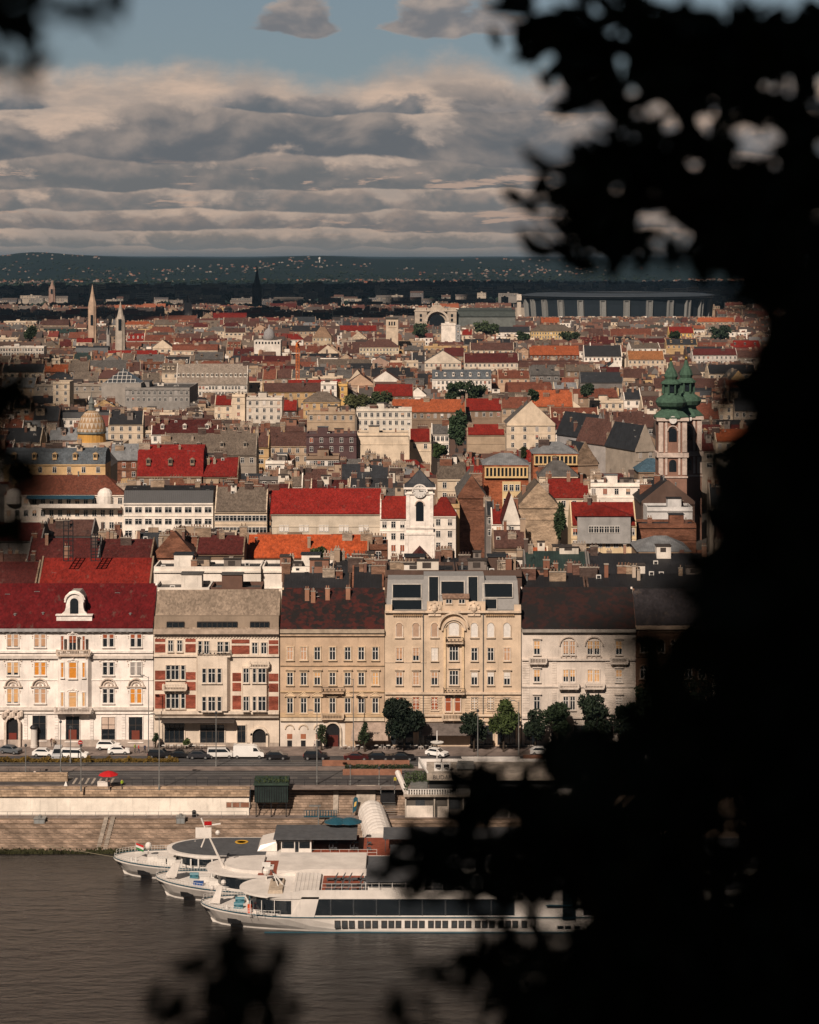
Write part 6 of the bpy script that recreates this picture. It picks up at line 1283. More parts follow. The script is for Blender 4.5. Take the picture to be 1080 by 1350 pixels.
# ------------------------------------------------------------------ river cruise ships (bow to the left, port side towards the camera)
def cl(v): return max(0.0, min(1.0, v))
def ship(name, label, px, Yside, L, deck=2.3, bow=3.1, hb=5.7, rake=2.2, stripe=(.02, .12, .17)):
    """hull lofted from stations; returns the thing and helpers. x is metres aft of the bow tip"""
    yc = Yside + hb; x0 = PX(px, yc); t = thing(name, label, 'ship', (x0, yc, 0))
    def half(s): return hb * math.sqrt(max(0, 1 - (1 - cl(s / 15)) ** 2.0)) if s < L - 4 else hb * (1 - .25 * cl((s - L + 4) / 4))
    def halfw(s): return (hb - .05) * math.sqrt(max(0, 1 - (1 - cl((s - rake) / 27)) ** 1.8)) if s > rake else 0.0
    def zt(s): return deck + (bow - deck) * (1 - cl(s / 16)) ** 1.6
    st = [0.02, .4, .9, 1.5, 2.3, 3.2, 4.4, 6, 8, 10.5, 13.5, 17, 22, 30, L * .5, L - 8, L - 3, L]
    vs, fs = [], []
    for s_ in st:
        h, w, z = half(s_), halfw(s_), zt(s_); zb = -.9 if s_ > rake else -.9 + (z + .9) * (1 - s_ / rake) ** .8 * .92
        ring = [(h, z), (h * .985 + w * .0, z - .35), (w + (h - w) * .45, z * .42 + zb * .1 if zb < 0 else (z + zb) / 2), (w, min(.25, z - .5) if zb < 0 else zb + .15), (w * .9, zb)]
        for sg in (-1, 1):
            for hh, z_ in ring: vs.append((s_, sg * hh, z_))
    m = 5
    for i in range(len(st) - 1):
        for g_ in (0, m):
            for j in range(m - 1):
                a, b_, c_, d_ = i * 2 * m + g_ + j, i * 2 * m + g_ + j + 1, (i + 1) * 2 * m + g_ + j + 1, (i + 1) * 2 * m + g_ + j
                fs.append((a, b_, c_, d_) if g_ == 0 else (d_, c_, b_, a))
    k = (len(st) - 1) * 2 * m; fs.append(tuple(k + j for j in range(m)) + tuple(k + m + j for j in range(m - 1, -1, -1)))
    b = MB().idx(vs, fs); hull = link('hull', b.mesh('hull', ['hull']), t)
    d = MB(); n_ = len(st)
    for i in range(n_ - 1):
        s0, s1 = st[i], st[i + 1]; d.poly([(s0, -half(s0) + .12, zt(s0) - .28), (s1, -half(s1) + .12, zt(s1) - .28), (s1, half(s1) - .12, zt(s1) - .28), (s0, half(s0) - .12, zt(s0) - .28)])
    link('deck', d.mesh('deck', ['deck_grey' if False else 'hull']), hull)
    w = MB()
    for i in range(n_ - 1):
        s0, s1 = st[i], st[i + 1]
        for sg in (-1, 1): w.hexa([(s0, sg * half(s0) - .09, zt(s0) - .05), (s1, sg * half(s1) - .09, zt(s1) - .05), (s1, sg * half(s1) + .09, zt(s1) - .05), (s0, sg * half(s0) + .09, zt(s0) - .05)], [(s0, sg * half(s0) - .09, zt(s0) + .06), (s1, sg * half(s1) - .09, zt(s1) + .06), (s1, sg * half(s1) + .09, zt(s1) + .06), (s0, sg * half(s0) + .09, zt(s0) + .06)])
    link('rubbing_strake', w.mesh('rubbing_strake', ['teal' if stripe else 'hull']), hull)
    w = MB(); w.box(10, L - 2, -hb - .02, -hb + .3, -.3, .10); link('boot_stripe', w.mesh('boot_stripe', ['teal']), hull)
    rl_ = MB()
    for i in range(26):
        s_ = .3 + i * .45; h_ = half(s_) - .1
        for sg in (-1, 1): rl_.tube((s_, sg * h_, zt(s_)), (s_, sg * h_, zt(s_) + .75), .03, 4)
        s2 = s_ + .45; h2 = half(s2) - .1
        for sg in (-1, 1):
            for q in (.4, .75): rl_.tube((s_, sg * h_, zt(s_) + q), (s2, sg * h2, zt(s2) + q), .025, 4)
    link('bow_rail', rl_.mesh('bow_rail', ['frame_white']), hull)
    b = MB(); b.prism([(3.6, .55), (5.4, .55), (5.6, 1.5), (3.3, 1.5)], 'y', -halfw(4.5) - 1.6, -halfw(4.5) - .3) if False else None
    an = MB(); s_ = 5.2; wy = halfw(s_) + (half(s_) - halfw(s_)) * .40; an.hexa([(s_ - .8, -wy - .10, .75), (s_ + 1.1, -wy - .48, .75), (s_ + 1.1, -wy + .3, .75), (s_ - .8, -wy + .3, .75)], [(s_ - .9, -wy - .32, 1.5), (s_ + 1.2, -wy - .70, 1.5), (s_ + 1.2, -wy + .2, 1.5), (s_ - .9, -wy + .2, 1.5)]); link('anchor_pocket', an.mesh('anchor_pocket', ['iron']), hull)
    return t, half, zt, x0, yc
def L_(t, name, b, mats, col=None, par=None): return link(name, b.mesh(name, mats), par or t, (0, 0, 0), col)
def deckhouse(b, s0, s1, hw_, z0, z1, nose=4.5, n=9, mi=0, slope=0.0):
    """box whose bow end is rounded in plan"""
    P = [(s1, -hw_), (s1, hw_)] + [(s0 + nose * (1 - math.cos(math.pi / 2 * k / n)) if False else s0 + nose * (1 - math.sin(math.pi * .5 * (1 - k / n)) ) , hw_ * math.cos(math.pi / 2 * (1 - k / n)) if False else hw_ * (1 - k / n)) for k in range(0)]
    P = [(s1, -hw_)] + [(s0 + nose * (1 - math.cos(a)), hw_ * math.sin(a)) for a in [(-.5 + k / (2 * n)) * math.pi for k in range(2 * n + 1)]] + [(s1, hw_)]
    q = P; n2 = len(q); vs = [(x, y, z0) for x, y in q] + [(x + slope * 0, y, z1) for x, y in q]
    return b.idx(vs, [tuple(range(n2 - 1, -1, -1)), tuple(range(n2, 2 * n2))] + [(i, (i + 1) % n2, (i + 1) % n2 + n2, i + n2) for i in range(n2)][::1], mi)
def rails(t, s0, s1, ys, z, par=None, name='railing', step=1.5):
    b = MB(); n = int((s1 - s0) / step)
    for y in ys:
        for i in range(n + 1): b.box(s0 + i * step - .02, s0 + i * step + .02, y - .02, y + .02, z, z + .95)
        for q in (.45, .95): b.box(s0, s0 + n * step, y - .018, y + .018, z + q - .02, z + q + .02)
    return L_(t, name, b, ['frame_white'], None, par)
def gear(t, zt, lst):
    for nm, s_, y, kd in lst:
        b = MB(); z = zt(s_) - .28
        if kd == 'winch': b.cyl(0, 0, 0, .5, .45, 10); b.box(-.7, .7, -.5, .5, 0, .25); b.tube((-.7, 0, .55), (.7, 0, .55), .32, 8); m, c = 'paint', (.05, .16, .20)
        elif kd == 'bollard': [b.cyl(x, 0, 0, .6, .14, 8) for x in (-.35, .35)]; b.box(-.6, .6, -.2, .2, 0, .1); m, c = 'paint', (.6, .58, .55)
        elif kd == 'radome': b.cyl(0, 0, 0, 1.4, .12, 6); b.ball(0, 0, 1.8, .55, 12, 0, 1.1); m, c = 'hull', None
        elif kd == 'locker': b.box(-.8, .8, -.5, .5, 0, .9); b.box(-.85, .85, -.55, .55, .9, 1.0); m, c = 'paint', (.6, .57, .53)
        elif kd == 'orange': b.cyl(0, 0, 0, 1.2, .32, 8); m, c = 'paint', (.55, .06, .01)
        elif kd == 'blue': b.box(-.8, .8, -.5, .5, 0, .5); m, c = 'paint', (.01, .06, .22)
        elif kd == 'crate': b.box(-1, 1, -.8, .8, 0, 1.0); b.box(-1, -.1, -.85, .85, 1.02, 1.6); m, c = 'dull', (.25, .13, .08)
        o = link(nm, b.mesh(nm, [m]), t, (s_, y, z), c)
# --- front ship
t, half, zt, x0, yc = ship('cruise_ship', 'nearest white river cruise ship with long dark window band, lowest in the picture', 265, 320.9, 112)
S0 = lambda px: PX(px, 321) - x0
hb = 5.6
b = MB(); deckhouse(b, S0(325), S0(1210), hb, 2.25, 5.05, 6); L_(t, 'superstructure', b, ['hull'])
b = MB(); P = deckhouse(b, S0(312), S0(1205), hb + .12, 5.05, 5.35, 7.5); ro = L_(t, 'upper_deck', b, ['hull'])
b = MB(); s1 = S0(383)
# side bulwark around the sun deck
b.prism([(S0(350), 5.35), (S0(1200), 5.35), (S0(1200), 6.35), (S0(400), 6.35)], 'y', -hb - .1, -hb + .05); b.prism([(S0(350), 5.35), (S0(1200), 5.35), (S0(1200), 6.35), (S0(400), 6.35)], 'y', hb - .05, hb + .1); L_(t, 'bulwark', b, ['hull'])
# lounge windows at the bow and raked white pillar
b = MB(); deckhouse(b, S0(324.3), S0(384), hb + .03, 2.75, 4.75, 6.05); lw = L_(t, 'lounge_window', b, ['glass'])
b = MB(); b.hexa([(S0(383), -hb - .12, 2.2), (S0(414), -hb - .12, 2.2), (S0(414), -hb + .3, 2.2), (S0(383), -hb + .3, 2.2)], [(S0(398), -hb - .12, 5.35), (S0(421), -hb - .12, 5.35), (S0(421), -hb + .3, 5.35), (S0(398), -hb + .3, 5.35)]); L_(t, 'raked_pillar', b, ['hull'])
for q in (330, 345, 362): b = MB(); b.box(S0(q) - .05, S0(q) + .05, -hb - .1, -hb + .1, 2.7, 4.8); L_(t, 'window_post', b, ['frame_white'], None, lw)
rails(t, S0(327), S0(380), (-hb - .05,), 2.35, None, step=1.2)
# long window band
for i in range(15):
    q0, q1 = 407 + i * 30.2 - (4 if i == 0 else 0), 407 + (i + 1) * 30.2 - 1.6
    if q0 > 640 and q1 < 700 or q0 > 820: pass
    b = MB(); b.hexa([(S0(q0 - (3 if i == 0 else 0)), -hb - .06, 2.62), (S0(q1), -hb - .06, 2.62), (S0(q1), -hb + .02, 2.62), (S0(q0 - (3 if i == 0 else 0)), -hb + .02, 2.62)], [(S0(q0 + (5 if i == 0 else 0)), -hb - .06, 5.0), (S0(q1), -hb - .06, 5.0), (S0(q1), -hb + .02, 5.0), (S0(q0 + (5 if i == 0 else 0)), -hb + .02, 5.0)])
    if not 683 < (q0 + q1) / 2 < 760: o = L_(t, 'window', b, ['glass'])
    b2 = MB(); b2.box(S0(q1) - .04, S0(q1) + .14, -hb - .1, -hb - .062, 2.62, 5.0); 
    if not 683 < (q0 + q1) / 2 < 760: L_(t, 'frame', b2, ['pane_dim'], None, o)
for g_ in range(10):
    for k in range(3):
        q = 441 + g_ * 30.8 + k * 9.4
        if 695 < q < 830: continue
        b = MB(); b.box(S0(q) + .02, S0(q + 8) - .02, -hb - .1 - .02, -hb, .72, 1.83); o = L_(t, 'cabin_window', b, ['frame_dark']); b = MB(); b.box(S0(q) + .12, S0(q + 8) - .12, -hb - .14, -hb - .115, .82, 1.73); L_(t, 'pane', b, ['pane_dim'], None, o)
for q in (735, 745, 757, 790, 800, 818): b = MB(); b.box(S0(q), S0(q + 8), -hb - .13, -hb, 0.6, 1.05); L_(t, 'porthole', b, ['glass'])
b = MB(); b.box(S0(742), S0(759), -hb - .12, -hb - .02, 1.9, 6.3); o = L_(t, 'atrium_window', b, ['glass']); b = MB()
for k in range(9): b.box(S0(742), S0(759), -hb - .15, -hb - .122, 2.1 + k * .5, 2.16 + k * .5)
L_(t, 'frame', b, ['teal'], None, o)
b = MB(); b.box(S0(720), S0(770), -hb - .5, -hb - .1, 4.1, 4.2); L_(t, 'side_step', b, ['teal'])
# sun deck things
b = MB(); b.box(S0(479), S0(1190), -hb + .3, hb - .3, 5.36, 5.41); L_(t, 'deck_covering', b, ['deck_grey']); rails(t, S0(424), S0(700), (-hb,), 6.35)
b = MB(); [b.box(S0(q), S0(q) + 1.6, y, y + .7, 5.42, 5.8) for q in range(575, 690, 9) for y in (-3.5, 0, 3)]; L_(t, 'loungers', b, ['dull'], (.08, .09, .10))
b = MB(); b.box(S0(423), S0(478), -hb + .3, hb - .3, 5.36, 5.42); L_(t, 'sun_deck', b, ['deck_red'])
for q in (428, 438, 447, 462, 470):
    for y in (-3.2, -.6, 2.4): b = MB(); b.box(0, 1.5, -.35, .35, .3, .42); b.hexa([(1.2, -.35, .4), (1.4, -.35, .4), (1.4, .35, .4), (1.2, .35, .4)], [(1.7, -.35, 1.2), (1.8, -.35, 1.2), (1.8, .35, 1.2), (1.7, .35, 1.2)]); b.box(.1, .2, -.3, .3, 0, .3); b.box(1.2, 1.3, -.3, .3, 0, .3); o = link('deck_chair', b.mesh('deck_chair', ['deck_grey']), None, (x0 + S0(q), yc + y, 5.42)); WL[o.name] = tuple(o.location); tag(o, f"{['riverside', 'middle', 'far'][int((y + 3.2) / 2.6)]} deck chair on the nearest ship, {['first', 'second', 'third', 'fourth', 'fifth'][(428, 438, 447, 462, 470).index(q)]} row from the bow", 'deck chair', 'deck chairs on the sun deck')
b = MB(); b.box(S0(484), S0(560), -3.4, 3.4, 5.4, 7.1); wh = L_(t, 'wheelhouse', b, ['hull']); b = MB(); b.box(S0(482), S0(562), -4.2, 4.2, 7.1, 7.3); L_(t, 'wheelhouse_roof', b, ['deck_grey'], None, wh); b = MB(); b.box(S0(486), S0(556), -3.45, -3.42, 6.1, 7.0); b.box(S0(484) - .04, S0(484) - .01, -3.0, 3.0, 6.1, 7.0); L_(t, 'window', b, ['glass'], None, wh)
b = MB(); [b.cyl(S0(482) + k * 2.0, -4.0, 5.4, 7.1, .06, 5) for k in range(4)]; L_(t, 'roof_posts', b, ['frame_white'], None, wh)
b = MB(); b.hexa([(S0(352), -4, 5.36), (S0(372), -4, 5.36), (S0(372), 3.2, 5.36), (S0(352), 3.2, 5.36)], [(S0(354), -3.6, 5.75), (S0(371), -3.6, 5.75), (S0(371), 2.8, 5.75), (S0(354), 2.8, 5.75)]); L_(t, 'tarpaulin', b, ['dull'], (.42, .34, .26))
b = MB(); b.box(S0(386), S0(420), -hb + .4, hb - .4, 5.36, 5.9); 
for k in range(6): b.box(S0(388) + k * .6, S0(388) + k * .6 + .1, -hb + .5, hb - .5, 5.91, 5.96)
L_(t, 'skylight_housing', b, ['hull'])
b = MB(); b.tube((S0(372), -.5, 5.4), (S0(352), -.5, 8.4), .16, 6, .1); b.tube((S0(366), -1.5, 5.4), (S0(356), -.5, 7.8), .08, 5); b.box(S0(352) - .7, S0(352) + .7, -1.6, .6, 8.3, 8.45); b.box(S0(352) - 1.1, S0(352) + .2, -.6, -.4, 8.45, 9.1); o = L_(t, 'folding_mast', b, ['frame_white'])
b = MB(); b.ball(S0(346), 3.5, 6.6, .62, 10); b.cyl(S0(346), 3.5, 5.3, 6.2, .12, 6); L_(t, 'radome', b, ['hull'])
b = MB(); b.box(1.3, 2.9, -.5, .5, 2.85, 3.1); b.hexa([(1.6, -.4, 3.1), (2.9, -.4, 3.1), (2.9, .4, 3.1), (1.6, .4, 3.1)], [(2.6, -.15, 5.4), (3.3, -.15, 5.4), (3.3, .15, 5.4), (2.6, .15, 5.4)]); b.ball(1.7, -.2, 5.1, .38, 8); b.ball(3.4, 0, 5.9, .42, 8); L_(t, 'bow_mast', b, ['hull'])
gear(t, zt, (('winch', 5.8, -1.2, 'winch'), ('winch', 5.8, 1.6, 'winch'), ('bollard', 3.8, -2.2, 'bollard'), ('life_buoy_post', 7.6, -3.2, 'orange'), ('locker', 8.4, .5, 'locker'), ('locker', 7.4, 2.5, 'locker'), ('bollard', 9.3, -4.6, 'bollard')))
sign('MARIETTA', t, x0 + 9.6, yc - 5.6, 1.9, .55, 'teal', 90) if False else None
# --- second ship
t, half, zt, x0, yc = ship('cruise_ship', 'middle white cruise ship with blue-edged bow and tan crates on deck', 205, 334.5, 112, 2.0, 3.2)
S0 = lambda px: PX(px, 335) - x0
b = MB(); deckhouse(b, S0(283), S0(1180), hb, 2.0, 4.3, 5); L_(t, 'superstructure', b, ['hull'])
b = MB(); deckhouse(b, S0(268), S0(1175), hb + .15, 4.3, 4.62, 7); deckhouse(b, S0(292), S0(345), hb - 1.2, 4.62, 5.1, 6); L_(t, 'upper_deck', b, ['hull'])
b = MB(); deckhouse(b, S0(282.4), S0(338), hb + .03, 2.5, 4.1, 5); L_(t, 'lounge_window', b, ['glass'])
for i in range(12): b = MB(); q = 345 + i * 24; b.box(S0(q), S0(q + 22), -hb - .05, -hb + .1, 2.5, 4.1); L_(t, 'window', b, ['glass'])
b = MB(); b.box(S0(340), S0(372), -hb + .3, hb - 3, 4.63, 4.7); L_(t, 'sun_deck', b, ['deck_red'])
b = MB(); b.box(S0(365), S0(482), -hb + .5, hb - .5, 4.63, 5.3); L_(t, 'awning_frame', b, ['hull']); b = MB(); b.box(S0(483), S0(1160), -hb + .4, hb - .4, 4.63, 4.7); L_(t, 'deck_covering', b, ['deck_grey']); rails(t, S0(484), S0(1100), (-hb + .1,), 4.62)
b = MB(); b.box(S0(520), S0(575), -3.5, 3.5, 5.3, 6.6); wh = L_(t, 'wheelhouse', b, ['hull']); b = MB(); b.box(S0(514), S0(580), -4.2, 4.2, 6.6, 6.8); L_(t, 'wheelhouse_roof', b, ['deck_grey'], None, wh); b = MB(); b.box(S0(522), S0(573), -3.55, -3.51, 5.7, 6.5); L_(t, 'window', b, ['glass'], None, wh)
b = MB(); b.box(1.6, 3.2, -.8, .8, 2.9, 3.1); b.hexa([(1.6, -.9, 3.1), (3.4, -.9, 3.1), (3.4, -.6, 3.1), (1.6, -.6, 3.1)], [(3.2, -.9, 5.3), (4.0, -.9, 5.3), (4.0, -.6, 5.3), (3.2, -.6, 5.3)]); b.hexa([(1.6, .6, 3.1), (3.4, .6, 3.1), (3.4, .9, 3.1), (1.6, .9, 3.1)], [(3.2, .6, 5.3), (4.0, .6, 5.3), (4.0, .9, 5.3), (3.2, .9, 5.3)]); b.box(3.2, 4, -.6, .6, 5.1, 5.3); L_(t, 'bow_mast', b, ['hull'])
b = MB(); b.tube((S0(292), -1, 4.6), (S0(268), -1, 10.6), .22, 6, .12); b.tube((S0(262), -1, 7.8), (S0(270), -1, 10.2), .12, 5); b.box(S0(268) - 1.6, S0(268) + .9, -1.1, -.9, 9.3, 10.9); b.tube((S0(262), -1, 12.4), (S0(268), -1, 10.6), .16, 5); b.tube((S0(268), -1, 11.2), (S0(288), -1, 11.5), .13, 5); b.ball(S0(284), -1, 10.1, .4, 8); b.box(S0(264), S0(276), -1.08, -.92, 11.5, 11.7); L_(t, 'radar_mast', b, ['hull'])
b = MB(); b.box(S0(266), S0(276), -1.16, -1.11, 11.3, 11.9); L_(t, 'flag', b, ['lamp_red'])
gear(t, zt, (('winch', 7, -2, 'blue'), ('winch', 6, 1.5, 'winch'), ('locker', 9.5, -1.5, 'locker'), ('bollard', 9, 2.6, 'bollard'), ('locker', 7.8, .2, 'locker'), ('crate', 12.5, -2.4, 'crate'), ('crate', 14.6, -3.2, 'crate'), ('crate', 12.8, 1.0, 'crate'), ('bollard', 11, -4.4, 'bollard')))
sign('VIKING' if False else 'DARIA', t, x0 + 13, yc - 5.75, 1.15, .75, 'iron', 90, 'ship_name')
# --- third ship, next to the pontoon
t, half, zt, x0, yc = ship('cruise_ship', 'farthest white cruise ship with dark grey rounded foredeck roof and yellow ring', 150, 346.5, 110, 2.3, 2.9)
S0 = lambda px: PX(px, 347) - x0
b = MB(); deckhouse(b, S0(228), S0(1150), hb, 2.2, 4.1, 6); L_(t, 'superstructure', b, ['hull'])
b = MB(); deckhouse(b, S0(215), S0(1140), hb + .2, 3.95, 4.35, 9); L_(t, 'upper_deck', b, ['hull'])
b = MB(); deckhouse(b, S0(222), S0(350), hb - .35, 4.36, 4.42, 8.5); L_(t, 'foredeck_roof', b, ['deck_grey'])
b = MB(); deckhouse(b, S0(227.4), S0(300), hb + .04, 2.6, 3.8, 6); lw = L_(t, 'lounge_window', b, ['glass'])
for q in (240, 252, 262, 280): b = MB(); b.box(S0(q) - .12, S0(q) + .12, -hb - .1, -hb + .1, 2.5, 3.9); L_(t, 'window_post', b, ['frame_white'], None, lw)
b = MB(); cx_ = PX(317, 352) - x0; b.lathe([(1.1, 4.44), (1.1, 4.5), (.75, 4.5), (.75, 4.44)], cx_, 2.5, 20); L_(t, 'yellow_ring', b, ['paint'], (.55, .30, .02))
for i in range(14): b = MB(); q = 305 + i * 18; b.box(S0(q), S0(q + 13), -hb - .06, -hb + .1, 2.6, 3.7); L_(t, 'window', b, ['glass'])
b = MB(); b.hexa([(S0(338), -3, 4.4), (S0(364), -3, 4.4), (S0(364), 4, 4.4), (S0(338), 4, 4.4)], [(S0(342), -2.6, 5.3), (S0(364), -2.6, 5.9), (S0(364), 3.6, 5.9), (S0(342), 3.6, 5.3)]); L_(t, 'deck_cover', b, ['hull'])
b = MB(); b.box(S0(370), S0(410), -3.6, 3.6, 4.4, 6.3); wh = L_(t, 'wheelhouse', b, ['hull']); b = MB(); b.box(S0(360), S0(470), -4.2, 4.4, 6.6, 6.8); b.box(S0(363), S0(408), -3.9, 4.0, 6.3, 6.6); L_(t, 'wheelhouse_roof', b, ['deck_grey'], None, wh)
b = MB(); b.box(S0(371), S0(387), -3.66, -3.62, 5.1, 6.2); b.box(S0(388.5), S0(393), -3.66, -3.62, 4.5, 6.2); b.box(S0(394), S0(408), -3.66, -3.62, 5.1, 6.2); b.box(S0(370) - .05, S0(370) - .01, -3.2, 3.2, 5.1, 6.2); L_(t, 'window', b, ['glass'], None, wh)
b = MB(); b.box(S0(411), S0(560), -hb + .4, hb - .4, 4.36, 4.44); L_(t, 'sun_deck', b, ['deck_red']); b = MB(); b.box(S0(560), S0(1120), -hb + .4, hb - .4, 4.36, 4.43); L_(t, 'deck_covering', b, ['deck_grey']); b = MB(); b.box(S0(505), S0(700), -3.5, 3.6, 6.5, 6.62); [b.cyl(S0(q), y, 4.4, 6.5, .06, 5) for q in (508, 555, 605, 655, 697) for y in (-3.3, 3.4)]; L_(t, 'sun_awning', b, ['deck_grey']); b = MB(); b.box(S0(410), S0(472), 3.2, 3.3, 4.4, 5.4); L_(t, 'back_screen', b, ['deck_red'])
rails(t, S0(411), S0(498), (-hb + .3,), 4.4, None, 'railing')
for i, q in enumerate((436, 441, 464, 469, 486)):
    for j, y in enumerate((-2.6, .6)): b = MB(); b.box(-.35, .35, -.35, .35, .4, .48); b.box(-.35, -.28, -.35, .35, .48, 1.05); [b.box(sx * .3 - .03, sx * .3 + .03, sy * .3 - .03, sy * .3 + .03, 0, .4) for sx in (-1, 1) for sy in (-1, 1)]; o = link('deck_chair', b.mesh('deck_chair', ['deck_grey']), None, (x0 + S0(q), yc + y, 4.44)); tag(o, f"{['first', 'second', 'third', 'fourth', 'fifth'][i]} chair from the wheelhouse on the farthest ship, {['river', 'quay'][j]} side row", 'chair', 'chairs on the rust red deck')
b = MB(); b.lathe([(.05, 3.1), (1.0, 2.9), (2.1, 2.45), (2.12, 2.40), (.04, 2.7)], 0, 0, 10); b.cyl(0, 0, 0, 2.7, .05, 6)
me = b.mesh('parasol', ['teal'])
for i, q in enumerate((444, 461)): o = link('parasol', me, None, (PX(q, 356), 356, 4.44 + .6)); tag(o, ['left', 'right'][i] + ' blue parasol at the back of the rust red ship deck', 'parasol', 'blue parasols on the farthest ship'); 
gear(t, zt, (('radome', 5.5, 1.5, 'radome'), ('radome', 13.0, 3.2, 'radome'), ('bollard', 3.5, -1.5, 'bollard'), ('locker', 8.2, -2, 'locker'), ('locker', 9.6, -2, 'locker'), ('winch', 6.5, -1, 'locker'), ('bollard', 11, -4.2, 'bollard')))
b = MB(); b.box(0, .05, -.03, .03, 0, 2.4); fl = link('flagpole', b.mesh('flagpole', ['frame_white']), t, (3.6, 0, 2.6))
for k, c in enumerate(((.45, .02, .02), (.6, .58, .55), (.03, .16, .05))): b = MB(); b.hexa([(.05, -.02, 2.1 - k * .35), (1.3, -.15, 1.6 - k * .35), (1.3, -.1, 1.6 - k * .35), (.05, .02, 2.1 - k * .35)], [(.05, -.02, 2.4 - k * .35), (1.3, -.15, 1.95 - k * .35), (1.3, -.1, 1.95 - k * .35), (.05, .02, 2.4 - k * .35)]); link('flag_stripe', b.mesh('flag_stripe', ['paint']), fl, (0, 0, 0), c)
# --- pontoon with long white roof behind the ships
b = MB(); x0_, x1_ = PX(525, 362), PX(672, 362); t = thing('pontoon', 'long white roofed landing pontoon behind the three ships', 'pontoon', (x0_, 363, 0))
b.box(x0_ - 8, x1_, 360, 366.5, -.5, 1.2); b.build('float', 'deck_grey', t); b = MB(); b.hexa([(x0_ - 2, 360, 3.5), (x1_, 360, 3.5), (x1_, 365.5, 3.5), (x0_ - 2, 365.5, 3.5)], [(x0_ - 2, 360, 3.65), (x1_, 360, 3.65), (x1_, 365.5, 3.95), (x0_ - 2, 365.5, 3.95)]); b.build('roof', 'hull', t); b = MB(); b.box(x0_, x1_ - 1, 361, 365, 1.2, 3.5); b.build('cabin', 'deck_grey', t)
# --- covered gangway: ribbed white barrel canopy running down to the pontoon
t = thing('gangway', 'white ribbed barrel-vaulted gangway leading down from the quay to the ships', 'gangway', (PX(495, 372), 372, 3))
A0, A1 = Vector((PX(490, 377.5), 377.5, 4.4)), Vector((PX(503, 361.5), 361.5, 3.3)); b = MB(); fr = MB(); n = 9; m = 40; rows_ = []
for i in range(m + 1):
    c0 = A0.lerp(A1, i / m); sc_ = 1 + .05 * abs(math.sin(i * math.pi / 4)); rw = 2.35 if i < m * .9 else 2.35 + (i - m * .9) * .22
    rows_.append([(c0.x - rw * math.cos(math.pi * k / n) * sc_, c0.y, c0.z - 1.2 + 2.5 * math.sin(math.pi * k / n) * sc_) for k in range(n + 1)])
for i in range(m):
    for k in range(n): b.poly([rows_[i][k], rows_[i][k + 1], rows_[i + 1][k + 1], rows_[i + 1][k]])
b.poly(rows_[0]); b.poly(rows_[-1][::-1]); b.build('canopy', 'hull', t)
for i in range(9):
    c0 = A0.lerp(A1, i / 8)
    for sg in (-1, 1): fr.tube((c0.x + sg * 2.3, c0.y, c0.z - 2.4), (c0.x + sg * 2.3, c0.y, c0.z - 1), .07, 5)
    if i < 8:
        c1 = A0.lerp(A1, (i + 1) / 8)
        for sg in (-1, 1): fr.tube((c0.x + sg * 2.3, c0.y, c0.z - 2.4), (c1.x + sg * 2.3, c1.y, c1.z - 1), .05, 4); fr.tube((c0.x + sg * 2.3, c0.y, c0.z - 2.4), (c1.x + sg * 2.3, c1.y, c1.z - 2.4), .07, 4)
fr.build('truss', 'frame_white', t); b = MB(); b.hexa([(A1.x - 2.2, A1.y, .6), (A1.x + 2.2, A1.y, .6), (A0.x + 2.2, A0.y, 1.6), (A0.x - 2.2, A0.y, 1.6)], [(A1.x - 2.2, A1.y, .8), (A1.x + 2.2, A1.y, .8), (A0.x + 2.2, A0.y, 1.9), (A0.x - 2.2, A0.y, 1.9)]); b.build('walkway', 'deck_grey', t)
t = thing('boarding_cabin', 'small white boarding cabin with slanted windows at the foot of the gangway', 'cabin', (PX(500, 358), 358, 1)); b = MB(); X0, X1 = PX(470, 358), PX(520, 358); b.prism([(X0, 1.0), (X1, 1.0), (X1, 3.9), (X0 + 2.2, 3.9), (X0, 2.6)], 'y', 356.5, 361.3); b.build('wall', 'hull', t); b = MB(); b.box(X0 + 2.0, X1 + .1, 356.2, 361.4, 3.9, 4.05); b.build('roof', 'hull', t); b = MB(); b.prism([(X0 + 1.2, 2.3), (X1 - .5, 2.3), (X1 - .5, 3.7), (X0 + 2.5, 3.7)], 'y', 356.42, 356.49); b.build('window', 'glass', t)
# ------------------------------------------------------------------ floating-look restaurant building on the quay
Yr = 376.4; rx = lambda p: PX(p, Yr); rz_ = lambda p: PZ(p, Yr)
t = thing('restaurant', 'two-level quay restaurant with planted terrace and dark sign band', 'restaurant', (rx(620), Yr, 3)); x0_, x1_ = rx(534), rx(800)
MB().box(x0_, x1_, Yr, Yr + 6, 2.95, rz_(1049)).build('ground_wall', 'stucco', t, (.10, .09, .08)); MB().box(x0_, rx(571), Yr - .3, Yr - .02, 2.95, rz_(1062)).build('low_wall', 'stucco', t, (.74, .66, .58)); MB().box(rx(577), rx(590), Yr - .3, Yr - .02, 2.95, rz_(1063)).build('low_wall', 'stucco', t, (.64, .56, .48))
for q in (534, 572, 590, 610, 640, 670): MB().box(rx(q), rx(q + 1.8), Yr - .35, Yr - .02, 2.95, rz_(1049)).build('pier', 'stucco', t, (.45, .40, .34))
for q0, q1 in ((548, 560), (593, 607), (613, 637)): MB().box(rx(q0), rx(q1), Yr - .08, Yr - .01, 4.4, rz_(1052)).build('window', 'pane_dim', t)
MB().box(rx(532), x1_, Yr - .9, Yr + 9, rz_(1049), rz_(1046)).build('terrace_slab', 'concrete', t)
b = MB(); zz_ = rz_(1046)
for k in range(64): x = rx(537) + k * .45; b.box(x, x + .22, Yr - .75, Yr - .6, zz_, zz_ + .85)
